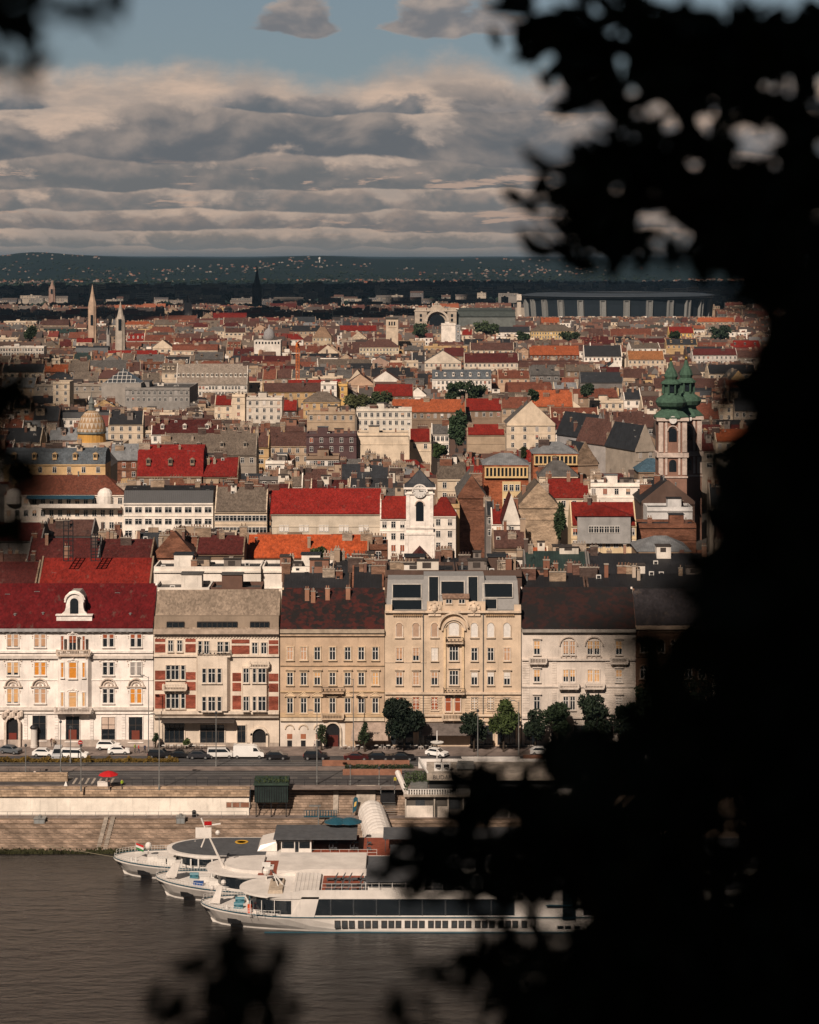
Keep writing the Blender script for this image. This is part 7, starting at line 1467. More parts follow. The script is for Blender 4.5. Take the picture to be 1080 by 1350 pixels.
b.box(rx(536), rx(536) + 64 * .45, Yr - .8, Yr - .55, zz_ + .85, zz_ + .95); b.build('balustrade', 'frame_white', t)
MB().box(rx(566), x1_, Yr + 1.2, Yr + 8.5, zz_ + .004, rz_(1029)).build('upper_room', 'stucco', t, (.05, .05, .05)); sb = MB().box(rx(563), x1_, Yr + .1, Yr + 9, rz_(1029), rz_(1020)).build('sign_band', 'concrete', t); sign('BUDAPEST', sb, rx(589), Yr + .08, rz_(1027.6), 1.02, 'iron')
MB().box(rx(552), x1_, Yr + 9.05, Yr + 9.5, rz_(1029), PZ(1001, Yr + 9)).build('back_wall', 'stucco', t, (.72, .68, .64))
b = MB(); b.hexa([(rx(563), Yr + .1, rz_(1020) + .05), (rx(563) + .25, Yr + .1, rz_(1020) + .05), (rx(552) + .25, Yr + 9, rz_(1020) + .05), (rx(552), Yr + 9, rz_(1020) + .05)], [(rx(563), Yr + .1, rz_(1018)), (rx(563) + .25, Yr + .1, rz_(1018)), (rx(552) + .25, Yr + 9, rz_(1014)), (rx(552), Yr + 9, rz_(1014))]); b.build('roof_edge', 'frame_white', t)
for i, q in enumerate((578, 589)): o = link('air_conditioner', ACU, t, (rx(q) - rx(620), 2.2, rz_(1020) - 3 + .6), None, scale=(1.4, 1.4, 1.1))
o = link('satellite_dish', DISH, t, (rx(577) - rx(620), 7, rz_(1020) - 3 + 3.4), None, scale=(2.6, 2.6, 2.6))
b = MB(); [b.box(rx(602) + k * .1, rx(626), Yr + 2 + k * 1.2, Yr + 2.6 + k * 1.2, rz_(1020) + .3, rz_(1020) + .8) for k in range(4)]; b.build('duct', 'galv', t)
b = MB(); b.tube((rx(524), Yr + 7, rz_(1031)), (rx(536), Yr - .5, rz_(1044)), .5, 8); b.tube((rx(527), Yr + 7, rz_(1036)), (rx(538), Yr - .5, rz_(1050)), .3, 8); b.build('rolled_awning', 'hull', t)
b = MB(); b.box(rx(541), rx(564), Yr + 1, Yr + 6, zz_ + .7, zz_ + .8); b.build('terrace_tables', 'galv', t)
rng = random.Random(8); pts = [(rng.uniform(rx(534), rx(566)) - rx(620), rng.uniform(4.5, 8), rz_(1046) - 3 + rng.uniform(.2, 2.2)) for _ in range(420)] + [(rng.uniform(rx(533), rx(537)) - rx(620), rng.uniform(-1, 6), rz_(1046) - 3 + rng.uniform(.2, 1.4)) for _ in range(120)]
link('terrace_plants', leafmesh(rng, pts, .15, .35, 'terrace_plants'), t, (0, 0, 0), (.05, .07, .03))
t = thing('canopy_tent', 'wide pale awning roof beside the quay restaurant, mostly hidden by leaves', 'awning', (rx(650), Yr + 8, ST)); b = MB(); b.hexa([(rx(622), Yr + 5, 9.5), (rx(690), Yr + 5, 9.5), (rx(690), Yr + 11, 9.5), (rx(622), Yr + 11, 9.5)], [(rx(618), Yr + 5, 9.6), (rx(690), Yr + 5, 9.6), (rx(690), Yr + 11, 11), (rx(610), Yr + 11, 11)]); b.build('canopy', 'hull', t); b = MB(); [b.cyl(rx(q), Yr + 8, ST, 9.6, .08, 6) for q in (630, 655, 680)]; b.build('pole', 'galv', t)
# ------------------------------------------------------------------ quay and street objects
Yk = 377.2; t = thing('kiosk', 'dark green slatted kiosk on legs at the end of the white wall', 'kiosk', (PX(357, Yk), Yk, 3)); X0, X1 = PX(336, Yk), PX(380, Yk); z0, z1 = PZ(1056, Yk), PZ(1031, Yk)
b = MB(); b.box(X0, X1, Yk - 1, Yk + 2.5, z0, z1 - .3); b.build('body', 'dull', t, (.022, .035, .032)); b = MB(); b.hexa([(X0 - .2, Yk - 1.3, z1 - .3), (X1 + .2, Yk - 1.3, z1 - .3), (X1 + .2, Yk + 2.6, z1 - .3), (X0 - .2, Yk + 2.6, z1 - .3)], [(X0 - .1, Yk - 1.1, z1), (X1 + .1, Yk - 1.1, z1), (X1 + .1, Yk + 2.6, z1 + .5), (X0 - .1, Yk + 2.6, z1 + .5)]); b.build('roof', 'dull', t, (.025, .04, .03))
b = MB(); [b.box(X0 + k * .42, X0 + k * .42 + .12, Yk - 1.1, Yk - 1.01, z0 + .1, z1 - .4) for k in range(14)]; b.build('slats', 'iron', t); b = MB(); [b.box(x - .08, x + .08, Yk - .9, Yk - .74, 3, z0) for x in (X0 + .3, (X0 + X1) / 2, X1 - .3)]; [b.tube((x, Yk - .82, 3), (x + 1.6, Yk - .82, z0), .05, 4) for x in (X0 + .4, X0 + 3)]; b.build('leg', 'iron', t)
rng = random.Random(2); link('roof_plants', leafmesh(rng, [(rng.uniform(X0, X1) - PX(357, Yk), rng.uniform(-1, 2.4), z1 - 3 + rng.uniform(.1, .5)) for _ in range(150)], .15, .3, 'roof_plants'), t, (0, 0, 0), (.05, .07, .025))
def utility(lab, px, py, w=1.7, h=1.6):
    Y = 375.0; z = PZ(py, Y); t = thing('utility_box', lab, 'utility box', (PX(px, Y), Y, z), 'grey utility boxes on the stone bank'); b = MB(); b.box(-w / 2, w / 2, -1.3, .5, -1.4, h); link('body', b.mesh('body', ['galv']), t); b = MB(); b.box(-w / 2 - .08, w / 2 + .08, -1.38, .58, h, h + .12); b.cyl(0, -.4, h + .12, h + .5, .3, 8); link('lid', b.mesh('lid', ['galv']), t); b = MB(); b.box(-w / 2 + .15, -.04, -1.34, -1.302, .1, h - .15); b.box(.04, w / 2 - .15, -1.34, -1.302, .1, h - .15); link('door', b.mesh('door', ['paint']), t, (0, 0, 0), (.22, .23, .23))
utility('larger grey metal box on the bank below the long white wall', 53.5, 1089, 1.9, 1.5); utility('smaller grey metal box on the bank, left of the dark kiosk', 239, 1084, 1.5, 1.1)
b = MB(); b.cyl(0, 0, 0, 1.0, .35, 12); b.cyl(0, 0, 1.0, 1.15, .4, 12, .2); o = link('litter_bin', b.mesh('litter_bin', ['iron']), None, (PX(256, 376.4), 376.4, 3)); tag(o, 'round black litter bin on the lower quay beside the white wall', 'bin')
def railing(lab, p0, p1, Y, z, h=1.0, step=1.6, m='galv'):
    x0_, x1_ = PX(p0, Y), PX(p1, Y); t = thing('railing', lab, 'railing', (x0_, Y, z)); b = MB(); n = int((x1_ - x0_) / step)
    for i in range(n + 1): b.box(i * step - .03, i * step + .03, -.03, .03, 0, h)
    link('posts', b.mesh('posts', [m]), t); b = MB()
    for q in (.5, 1.0): b.box(0, n * step, -.02, .02, h * q - .025, h * q + .025)
    link('rails', b.mesh('rails', [m]), t)
railing('thin railing on the lower quay along the foot of the white wall', -40, 326, 376.0, 3.0, step=2.2); railing('dark street railing between the road and the stone parapet', 160, 520, 380.0, ST + .13, 1.05, 1.9, 'iron'); railing('street railing beyond the left stone block', -30, 95, 388.5, ST, 1.0, 1.9, 'iron')
tag(MB().hexa([(PX(-40, 383), 383.2, ST), (PX(89, 383), 383.2, ST), (PX(89, 383), 384.2, ST), (PX(-40, 383), 384.2, ST)], [(PX(-40, 383), 383.3, ST + 1.5), (PX(88.5, 383), 383.3, ST + 1.5), (PX(88.5, 383), 384.1, ST + 1.5), (PX(-40, 383), 384.1, ST + 1.5)]).build('stone_barrier', 'ashlar', None, (.40, .29, .20)), 'low tan stone barrier wall in the road at the far left', 'barrier')
for p0, p1, py, lab in ((345 + 80, 540, 1010, 'longer brick red planter wall along the tram track behind the restaurant'), (452, 530, 1022, 'shorter brick red planter wall nearer the river road'), (690, 840, 1003, 'orange brown planter wall seen through the leaves on the right')):
    Y = SY(py); tag(MB().box(PX(p0, Y), PX(p1, Y), Y, Y + .5, ST, ST + 1.0).build('planter_wall', 'concrete', None, (.3, .12, .07)), lab, 'planter'); 
M['concrete_red'] = mat('concrete_red', (.26, .12, .075), .9, .35, .5, .3, 5)
for o in COL.objects:
    if o.name.startswith('planter_wall'): o.data.materials[0] = M['concrete_red']
rng = random.Random(4); pts = []
for k in range(5200):
    p = rng.uniform(-20, 235); Y = 397.2 + rng.uniform(-.7, .7) + 1.2; hgt = .45 + .45 * max(0, math.sin(p * .23) + .4 * math.sin(p * .71)); pts.append((PX(p, Y), Y, ST + rng.random() ** .7 * hgt))
tag(link('hedge', leafmesh(rng, pts, .12, .26, 'hedge'), None, (0, 0, 0), (.16, .10, .02)), 'low strip of yellowing shrubs between the car park and the road at left', 'hedge')
pts = [(PX(p, 392), 392.6 + rng.uniform(-.5, .5), ST + .2 + rng.random() * .6) for p in (rng.uniform(455, 545) for _ in range(1100))]
tag(link('hedge', leafmesh(rng, pts, .12, .24, 'hedge'), None, (0, 0, 0), (.03, .045, .02)), 'dark low hedge between the two brick red planter walls', 'hedge')
# cars
def wheel(parent, x, y, r=.33, w=.2):
    b = MB(); b.tube((x, y - w / 2, r), (x, y + w / 2, r), r, 14); o = L_(parent, 'wheel', b, ['rubber']); b = MB(); b.tube((x, y - w / 2 - .012, r), (x, y + w / 2 + .012, r), r * .6, 10); link('rim', b.mesh('rim', ['rim']), o)
def car_proto(kind):
    t = link('car', None); L, W_, prof, win = {
        'hatch': (4.1, 1.75, [(0, .35), (0, .75), (.15, .95), (.95, 1.02), (1.6, 1.48), (3.2, 1.5), (3.85, 1.05), (4.1, .95), (4.1, .35)], [(1.12, 1.04), (1.68, 1.42), (3.1, 1.44), (3.68, 1.06)]),
        'sedan': (4.6, 1.8, [(0, .35), (0, .72), (.2, .9), (1.2, .98), (1.95, 1.4), (3.1, 1.42), (3.8, 1.05), (4.55, 1.0), (4.6, .35)], [(1.4, 1.0), (2.02, 1.34), (3.05, 1.36), (3.6, 1.06)]),
        'suv': (4.5, 1.85, [(0, .4), (0, .9), (.15, 1.08), (1.1, 1.15), (1.7, 1.68), (4.0, 1.7), (4.4, 1.2), (4.5, .4)], [(1.28, 1.17), (1.8, 1.6), (3.9, 1.62), (4.15, 1.2)]),
        'van': (5.0, 1.95, [(0, .4), (0, .85), (.1, 1.05), (.8, 1.2), (1.5, 1.85), (4.9, 1.9), (5.0, 1.1), (5.0, .4)], [(1.0, 1.22), (1.6, 1.76), (4.7, 1.78), (4.8, 1.24)]),
        'cargo': (5.8, 2.0, [(0, .4), (0, .95), (.15, 1.2), (.8, 1.35), (1.35, 2.15), (1.9, 2.4), (5.7, 2.45), (5.8, .4)], [(.95, 1.4), (1.4, 2.0), (2.0, 2.05), (2.0, 1.4)])}[kind]
    body = MB(); body.smooth = False; inset = .16
    vs = []; n = len(prof)
    for sg in (-1, 1):
        for x, z in prof: w = W_ / 2 - (inset * max(0, (z - .95)) / .5 if kind != 'cargo' else .06 * max(0, z - 1.2)); vs.append((x - L / 2, sg * w, z))
    body.idx(vs, [tuple(range(n))[::-1], tuple(range(n, 2 * n))] + [(i, (i + 1) % n, (i + 1) % n + n, i + n) for i in range(n)])
    L_(t, 'body', body, ['carpaint'], (.6, .6, .6))
    g = MB(); 
    for sg in (-1, 1):
        off = W_ / 2 + .012 if kind != 'cargo' else W_ / 2 + .012
        P = [(x - L / 2, sg * (W_ / 2 - (inset * max(0, (z - .95)) / .5 if kind != 'cargo' else .06 * max(0, z - 1.2)) + .012), z) for x, z in win]
        g.poly(P if sg < 0 else P[::-1])
    k = next(i for i in range(n) if prof[i][1] > 1.3); a, c = prof[k - 1], prof[k]
    def q(x, z, s_): return (x - L / 2 - .012, s_ * (W_ / 2 - .12 - inset * max(0, (z - .95)) / .5 * (kind != 'cargo')), z + .012)
    g.poly([q(*a, -1), q(*a, 1), q(*c, 1), q(*c, -1)]); L_(t, 'windows', g, ['glass'])
    for x in (-L / 2 + .85, L / 2 - .8):
        for y in (-W_ / 2 + .08, W_ / 2 - .08): wheel(t, x, y)
    for y in (-W_ / 2 + .3, W_ / 2 - .3): b = MB(); b.box(-L / 2 - .02, -L / 2 + .1, y - .18, y + .18, .6, .76); L_(t, 'headlight', b, ['pane_dim']); b = MB(); b.box(L / 2 - .1, L / 2 + .02, y - .16, y + .16, .7, .86); L_(t, 'tail_light', b, ['lamp_red'])
    return t
PROTO = {k: car_proto(k) for k in ('hatch', 'sedan', 'suv', 'van', 'cargo')}
CW, CBL, CGR, CS = (.75, .73, .70), (.012, .012, .014), (.10, .11, .12), (.35, .36, .37)
for px, py, kd, c, rot, lab in ((14, 994, 'hatch', CGR, 160, 'dark grey blue car with open-looking dark glass at far left'), (58, 997, 'hatch', CW, 175, 'white hatchback left of the silver van'), (76, 999, 'van', CS, 95, 'silver van seen from behind between two white cars'), (99, 1000, 'van', CW, 175, 'white people carrier beside the silver van'),
        (143, 989, 'suv', CW, 178, 'white estate car nosed in behind the white hatchback'), (157, 995, 'hatch', CW, 182, 'white hatchback with dark windows parked before the last shop window'), (211, 999, 'suv', CBL, 178, 'black car at the cafe, leftmost of three'), (238, 999, 'sedan', CBL, 180, 'black low car at the cafe, middle of three'), (263, 1000, 'hatch', (.03, .03, .035), 180, 'black small car at the cafe, rightmost of three'),
        (291, 999, 'van', (.6, .58, .55), 182, 'pale minibus with side windows left of the big cargo van'), (328, 999, 'cargo', CW, 180, 'tall white cargo van before the arched doorway'), (365, 1001, 'hatch', CBL, 180, 'black hatchback right of the white cargo van'), (416, 1001, 'suv', CBL, 180, 'black car under the young tree at the ochre house'), (470, 1002, 'sedan', (.05, .01, .01), 180, 'very dark red car before the grey awning'),
        (500, 1002, 'hatch', CBL, 180, 'black car before the grey awning, right of the dark red one'), (530, 1002, 'sedan', CBL, 178, 'black sedan under the large round tree'), (576, 997, 'hatch', CW, 150, 'small white car right of the large round tree'), (713, 996, 'hatch', CW, 180, 'white car under trees left of the blue one'), (735, 996, 'sedan', (.01, .05, .30), 180, 'bright blue car under the trees on the right'), (760, 996, 'suv', CS, 180, 'silver car right of the blue one'), (848, 1001, 'sedan', CW, 180, 'long pale car in the gap at the dark right end')):
    Y = SY(py); z = ST + (.13 if Y > 403.2 else .0) + .01; o = dup(PROTO[kd], (PX(px, Y), Y, z), lab, R(rot), 'cars parked along the embankment'); o['category'] = 'van' if kd in ('van', 'cargo') else 'car'; o.name = 'parked_car' if kd not in ('van', 'cargo') else 'parked_van'
    for ch in o.children:
        if ch.name.startswith('body'): ch.color = (*c, 1)
for p in PROTO.values():
    for c in list(p.children):
        for d in list(c.children): bpy.data.objects.remove(d)
        bpy.data.objects.remove(c)
    bpy.data.objects.remove(p)
# lamp posts
def lamp(lab, px, base, top, arm=1.2, r=.09, Z=None):
    Y = SY(base); h = (base - top) * Y / F; t = thing('street_lamp', lab, 'street lamp', (PX(px, Y), Y, ST), 'lamp posts along the embankment'); b = MB(); b.cyl(0, 0, 0, h, r * 1.3, 8, r * .7); b.cyl(0, 0, 0, .9, r * 1.9, 8); link('pole', b.mesh('pole', ['galv']), t)
    if arm: b = MB(); b.tube((0, 0, h - .2), (-arm, -.3, h + .3), r * .5, 5); link('arm', b.mesh('arm', ['galv']), t); b = MB(); b.box(-arm - .5, -arm + .25, -.5, -.12, h + .22, h + .38); link('lamp_head', b.mesh('lamp_head', ['galv']), t)
    else: b = MB(); b.ball(0, 0, h + .2, .28, 8); link('lamp_head', b.mesh('lamp_head', ['pane_dim']), t)
for px, bs, tp, arm, lab in ((210, 1041, 943, 1.0, 'tall lamp post on the parapet in front of the cream brick-banded house'), (418, 1034, 938, 1.0, 'tall lamp post on the promenade before the ochre house doorway'), (285, 1011, 941, 0, 'lamp post with no arm in front of the white cargo van'), (107, 1043, 984, 0, 'post at the parapet under the red round sign'), (80, 1023, 953, 0, 'tall thin post between the silver and white vans'), (93, 1006, 960, 0, 'slim post before the white people carrier'), (34, 1027, 984, 0, 'short post at the left end of the stone barrier'), (684, 996, 925, 1.0, 'pale lamp post right of the bright green tree'), (630, 1003, 938, 0, 'lamp post left of the bright green tree'), (196, 993, 892, 1.0, 'lamp post standing against the drainpipe between white and cream houses'), (5, 983, 893, 1.0, 'lamp post at the far left house corner'), (466, 993, 895, 1.0, 'lamp post beside the grey awning of the ochre house'), (462, 1036, 1012, 0, 'short grey post at the top of the quay steps, left'), (500, 1036, 1014, 0, 'short grey post at the top of the quay steps, right')):
    lamp(lab, px, bs, tp, arm)
Y = 372.2; t = thing('street_lamp', 'small lamp standing on the stone bank left of the gangway', 'street lamp', (PX(420, Y), Y, 1.9)); b = MB(); b.cyl(0, 0, -.5, 4.0, .12, 6); link('pole', b.mesh('pole', ['galv']), t); b = MB(); b.box(-1.6, .4, -.3, .3, 4.0, 4.2); link('lamp_head', b.mesh('lamp_head', ['galv']), t)
Y = SY(986); t = thing('advertising_column', 'white advertising column with dark cap before the white house', 'advertising column', (PX(45, Y), Y, ST + .13)); b = MB(); b.cyl(0, 0, 0, 3.6, .62, 14); b.cyl(0, 0, 0, .4, .7, 14); link('column', b.mesh('column', ['hull']), t); b = MB(); b.lathe([(.78, 3.6), (.8, 3.8), (.6, 4.1), (.1, 4.35)], 0, 0, 14); link('cap', b.mesh('cap', ['iron']), t)
Y = SY(1039); t = thing('market_stall', 'small stall under a red parasol by the road crossing', 'stall', (PX(138, Y), Y, ST + .13)); b = MB(); b.box(-1.2, .6, -.4, .4, 0, .95); b.box(-1.25, .65, -.45, .45, .95, 1.0); link('counter', b.mesh('counter', ['hull']), t)
o = thing('parasol', 'red parasol over the small stall by the road crossing', 'parasol', (PX(143, Y), Y, ST + .13)); b = MB(); b.lathe([(.05, 2.95), (.9, 2.7), (1.75, 2.25), (1.78, 2.2), (.05, 2.6)], 0, 0, 8); mk('red_cloth', (.45, .01, .012), .8, .15); link('canopy', b.mesh('canopy', ['red_cloth']), o); b = MB(); b.cyl(0, 0, 0, 2.7, .05, 6); link('pole', b.mesh('pole', ['galv']), o)
Y = SY(1037); b = MB(); b.cyl(0, 0, 0, .95, .55, 4, .04); b.box(-.6, .6, -.45, .45, 0, .06); tag(link('barrier_cone', b.mesh('barrier_cone', ['frame_white']), None, (PX(87, Y), Y, ST + .01)), 'white pyramid shaped marker on the road before the stone barrier end', 'marker')
Y = SY(1043); t = thing('traffic_sign', 'round red no-entry sign on a thin pole before the white house', 'sign', (PX(106, 397), 397, ST)); b = MB(); b.cyl(0, 0, 0, 3.6, .05, 6); link('pole', b.mesh('pole', ['galv']), t); b = MB(); b.tube((0, -.08, 3.9), (0, -.04, 3.9), .42, 16); b.idx([], []); d_ = link('disc', b.mesh('disc', ['lamp_red']), t); b = MB(); b.box(-.28, .28, -.1, -.081, 3.84, 3.96); link('bar', b.mesh('bar', ['frame_white']), d_)
# feather flag, blue fence, stairs landing
t = thing('feather_flag', 'blue and yellow feather banner beside the gangway top', 'banner', (PX(465, 376.5), 376.5, 3)); b = MB(); b.prism([(0, .6), (.55, 1.0), (.95, 2.6), (.9, 3.3), (.5, 3.5), (.15, 3.2)], 'y', -.02, .02); link('cloth', b.mesh('cloth', ['teal']), t); b = MB(); b.prism([(.2, 1.7), (.6, 1.9), (.7, 2.7), (.35, 2.5)], 'y', -.03, -.021); link('emblem', b.mesh('emblem', ['paint']), t, (0, 0, 0), (.55, .36, .10)); b = MB(); b.cyl(0, 0, 0, 3.5, .04, 5); link('pole', b.mesh('pole', ['galv']), t)
t = thing('bicycle_rack', 'blue metal bicycle rack on the lower quay before the stone steps', 'rack', (PX(401, 376.3), 376.3, 3)); b = MB()
for k in range(12): b.tube((k * .48, 0, 0), (k * .48, 0, 1.15), .04, 4); b.tube((k * .48, 0, 1.15), (k * .48 + .4, 0, 1.15), .04, 4); b.tube((k * .48 + .4, 0, 1.15), (k * .48 + .4, 0, 0), .04, 4)
b.box(0, 5.6, -.3, .3, .05, .12); link('hoops', b.mesh('hoops', ['teal']), t)
Y = 378.6; t = thing('stage_stand', 'dark equipment stand with short steel stair on the quay steps', 'stand', (PX(512, Y), Y, ST)); b = MB(); b.box(-1.4, 1.2, -1.2, .6, -2.2, -.7); link('cabinet', b.mesh('cabinet', ['iron']), t); b = MB(); [b.box(x - .05, x + .05, -1.2, -1.1, -.7, .8) for x in (-1.3, 1.1)]; b.box(-1.3, 1.1, -1.2, -1.1, .7, .8); link('frame', b.mesh('frame', ['galv']), t); b = MB(); [b.box(-1, 1.3, -1.35 - k * .12, -1.2 - k * .12, -2.3 - k * .35, -2.25 - k * .35) for k in range(6)]; link('stair', b.mesh('stair', ['galv']), t)
b = MB(); x = PX(443, 379); b.hexa([(x - .45, 377.5, 3.35), (x + .45, 377.5, 3.35), (x + .45, 379.6, 3.35), (x - .45, 379.6, 3.35)], [(x - .45, 377.5, 3.7), (x + .45, 377.5, 3.7), (x + .45, 379.6, 7.7), (x - .45, 379.6, 7.7)]); tag(b.build('stair_ramp', 'concrete'), 'pale stone cheek running down the middle of the quay steps', 'ramp')
b = MB(); x0_, x1_ = PX(470, 378), PX(495, 378); b.hexa([(x0_, 377.3, 3.4), (x1_, 377.3, 3.4), (x1_, 379.8, 3.4), (x0_, 379.8, 3.4)], [(x0_, 377.3, 4.6), (x1_, 377.3, 4.6), (x1_, 379.8, 7.72), (x0_, 379.8, 7.72)]); tag(b.build('access_ramp', 'concrete'), 'grey paved ramp leading from the promenade to the white gangway', 'ramp')
b = MB(); b.tube((PX(60, 364.5), 364.6, 1.2), (PX(152, 352), 352, 2.7), .05, 4); tag(b.build('mooring_line', 'rope'), 'long mooring line from the bank to the farthest ship', 'rope')
b = MB(); b.box(-2.1, 2.1, -.05, -.004, 0, 1.0, 0); b.box(-2.0, -1.2, -.06, -.051, .1, .9, 1); b.box(-.9, .2, -.06, -.051, .1, .9, 1); b.box(.5, 1.9, -.06, -.051, .1, .9, 1); tag(link('information_board', b.mesh('information_board', ['concrete', 'concrete_red']), None, (PX(314, 377.6), 377.6, 4.3)), 'faded picture board on the right end of the whitewashed wall', 'board')
# cafe tables and people
def person(lab, px, py, shirt, trousers, h=1.72, seed=0, stride=.12, dark_hair=True):
    Y = SY(py); z = ST + (.13 if (Y > 403.2 or Y < 380.4) else 0) + .01; k = h / 1.72
    J = [(0, 0, .95), (0, 0, 1.15), (0, 0, 1.42), (0, 0, 1.52), (0, -.02, 1.64), (-.1, 0, .92), (-.11, -stride, .5), (-.11, -stride * .6, .06), (-.11, -stride * .6 - .17, .03), (.1, 0, .92), (.11, stride * .4, .5), (.11, stride * 1.3, .07), (.11, stride * 1.3 - .17, .03), (-.2, 0, 1.40), (-.26, .04, 1.12), (-.25, -.08, .88), (-.25, -.1, .78), (.2, 0, 1.40), (.26, .0, 1.12), (.25, -.12, .9), (.25, -.14, .8)]
    E_ = [(0, 1), (1, 2), (2, 3), (3, 4), (0, 5), (5, 6), (6, 7), (7, 8), (0, 9), (9, 10), (10, 11), (11, 12), (2, 13), (13, 14), (14, 15), (15, 16), (2, 17), (17, 18), (18, 19), (19, 20)]
    r_ = [.14, .13, .15, .06, .105, .1, .07, .045, .04, .1, .07, .045, .04, .065, .045, .035, .035, .065, .045, .035, .035]
    me = bpy.data.meshes.new('p'); me.from_pydata([(x * k, y * k, z_ * k) for x, y, z_ in J], E_, []); o = bpy.data.objects.new('p', me); COL.objects.link(o)
    sk = o.modifiers.new('s', 'SKIN'); o.modifiers.new('u', 'SUBSURF').levels = 1
    for i, v in enumerate(me.skin_vertices[0].data): v.radius = (r_[i] * k, r_[i] * k * .85)
    me.skin_vertices[0].data[0].use_root = True
    dg = bpy.context.evaluated_depsgraph_get(); m2 = bpy.data.meshes.new_from_object(o.evaluated_get(dg)); bpy.data.objects.remove(o)
    m2.materials.clear(); cm_ = [M['skin'], mat('shirt', shirt, .9, .1), mat('trousers', trousers, .9, .1), mat('hair', (.03, .02, .015), .8, .1)]
    for m_ in cm_: m2.materials.append(m_)
    for p_ in m2.polygons:
        c = p_.center; zz = c.z / k; p_.material_index = 3 if (zz > 1.68 or (zz > 1.58 and c.y > .03)) else 0 if (zz > 1.47 or (abs(c.x) > .2 * k and zz < 1.0)) else 1 if zz > .95 else 2
        p_.use_smooth = True
    q = link('person', m2, None, (PX(px, Y), Y, z)); q.rotation_euler.z = R(37 * seed); tag(q, lab, 'person')
for i, a in enumerate((('person in white top walking beyond the low stone barrier', 46, 1028, (.7, .68, .64), (.05, .05, .06)), ('person in dark clothes on the pavement by the white house shop', 68, 985, (.10, .05, .04), (.03, .03, .03)), ('person in yellow green vest by the white hatchback', 178, 993, (.30, .42, .03), (.05, .05, .05)), ('person in red shirt right of the yellow green vest', 183, 994, (.45, .03, .03), (.04, .04, .06)), ('person in dark coat right of the red shirt', 191, 994, (.03, .04, .07), (.02, .02, .03)),
        ('person in black at the stall under the red parasol', 144, 1042, (.02, .02, .02), (.02, .02, .03)), ('person in lime vest right of the stall', 161, 1041, (.35, .5, .03), (.05, .05, .05)), ('person in blue shirt between the black cars and minibus', 277, 1000, (.05, .14, .35), (.05, .05, .07)), ('person in pale shirt near the young tree doorway', 415, 988, (.5, .45, .42), (.08, .08, .1)), ('person in yellow vest left of the quay restaurant', 521, 1037, (.45, .40, .04), (.03, .03, .03)), ('second person in dark clothes beside the shop pavement figure', 71, 986, (.25, .18, .12), (.05, .04, .04)))):
    person(*a, seed=i)
def cafeset(lab, px, col):
    Y = SY(988.5); t = thing('cafe_table', lab, 'table', (PX(px, Y), Y, ST + .13), 'cafe tables on the pavement'); b = MB(); b.cyl(0, 0, .7, .74, .42, 10); link('table_top', b.mesh('table_top', ['frame_white']), t); b = MB(); b.cyl(0, 0, 0, .7, .04, 6); b.cyl(0, 0, 0, .04, .25, 8); link('leg', b.mesh('leg', ['iron']), t)
    for s_ in (-1, 1): b = MB(); b.box(-.22, .22, -.22, .22, .42, .47); b.box(s_ * .22 - .02, s_ * .22 + .02, -.22, .22, .47, .9); [b.box(u * .2 - .02, u * .2 + .02, v * .2 - .02, v * .2 + .02, 0, .42) for u in (-1, 1) for v in (-1, 1)]; o = link('cafe_chair', b.mesh('cafe_chair', ['paint']), None, (PX(px, Y) + s_ * .75, Y, ST + .13), col); tag(o, f"{'left' if s_ < 0 else 'right'} chair of the {lab.split(',')[0]}", 'chair', 'cafe chairs on the pavement')
for i, px in enumerate((216, 226, 236, 246, 256, 266)): cafeset(f"{['first', 'second', 'third', 'fourth', 'fifth', 'sixth'][i]} cafe table from left before the cream house, dark seats", px, (.05, .04, .035))
for i, px in enumerate((455, 472, 496, 512, 548, 562)): cafeset(f"{['first', 'second', 'third', 'fourth', 'fifth', 'sixth'][i]} cafe table from left by the grey awning, white seats", px, (.62, .58, .54))
# ------------------------------------------------------------------ trees around the viewpoint, in the shade of an added canopy
def leaf_cloud(rng, blobs, dens, hi):
    """blobs: (px, py, rx, ry, dmin, dmax, n) leafy masses at their own distances; returns world points"""
    out = []
    for px, py, rx, ry, d0, d1, n in blobs:
        if dens < 0: n = (2.6 if px < 600 else 3.4 if px < 690 else 4.6 if px < 850 else 6.5) * rx * ry * math.pi / (1.15 * (F * .0185 / ((d0 + d1) / 2)) ** 2) * .75
        m = max(1, int((n * dens if dens > 0 else n) / 6 + .5))
        for k in range(m):                      # sprays: six leaves along a drooping twig
            a = rng.uniform(0, 6.283); r_ = min(1.35, abs(rng.gauss(0, .6))) if rng.random() < .6 else rng.random() ** .5; u, v = math.cos(a) * r_, math.sin(a) * r_; Y = rng.uniform(d0, d1)
            c = Vector((PX(px + u * rx, Y), Y, PZ(py + v * ry, Y))); d = Vector((rng.uniform(-1, 1), rng.uniform(-.6, .6), rng.uniform(-.9, .45))).normalized() * hi
            for q in range(6): out.append(tuple(c + d * (q - 2.5) + Vector((rng.gauss(0, hi * .35), rng.gauss(0, hi * .5), rng.gauss(0, hi * .35)))))
    return out
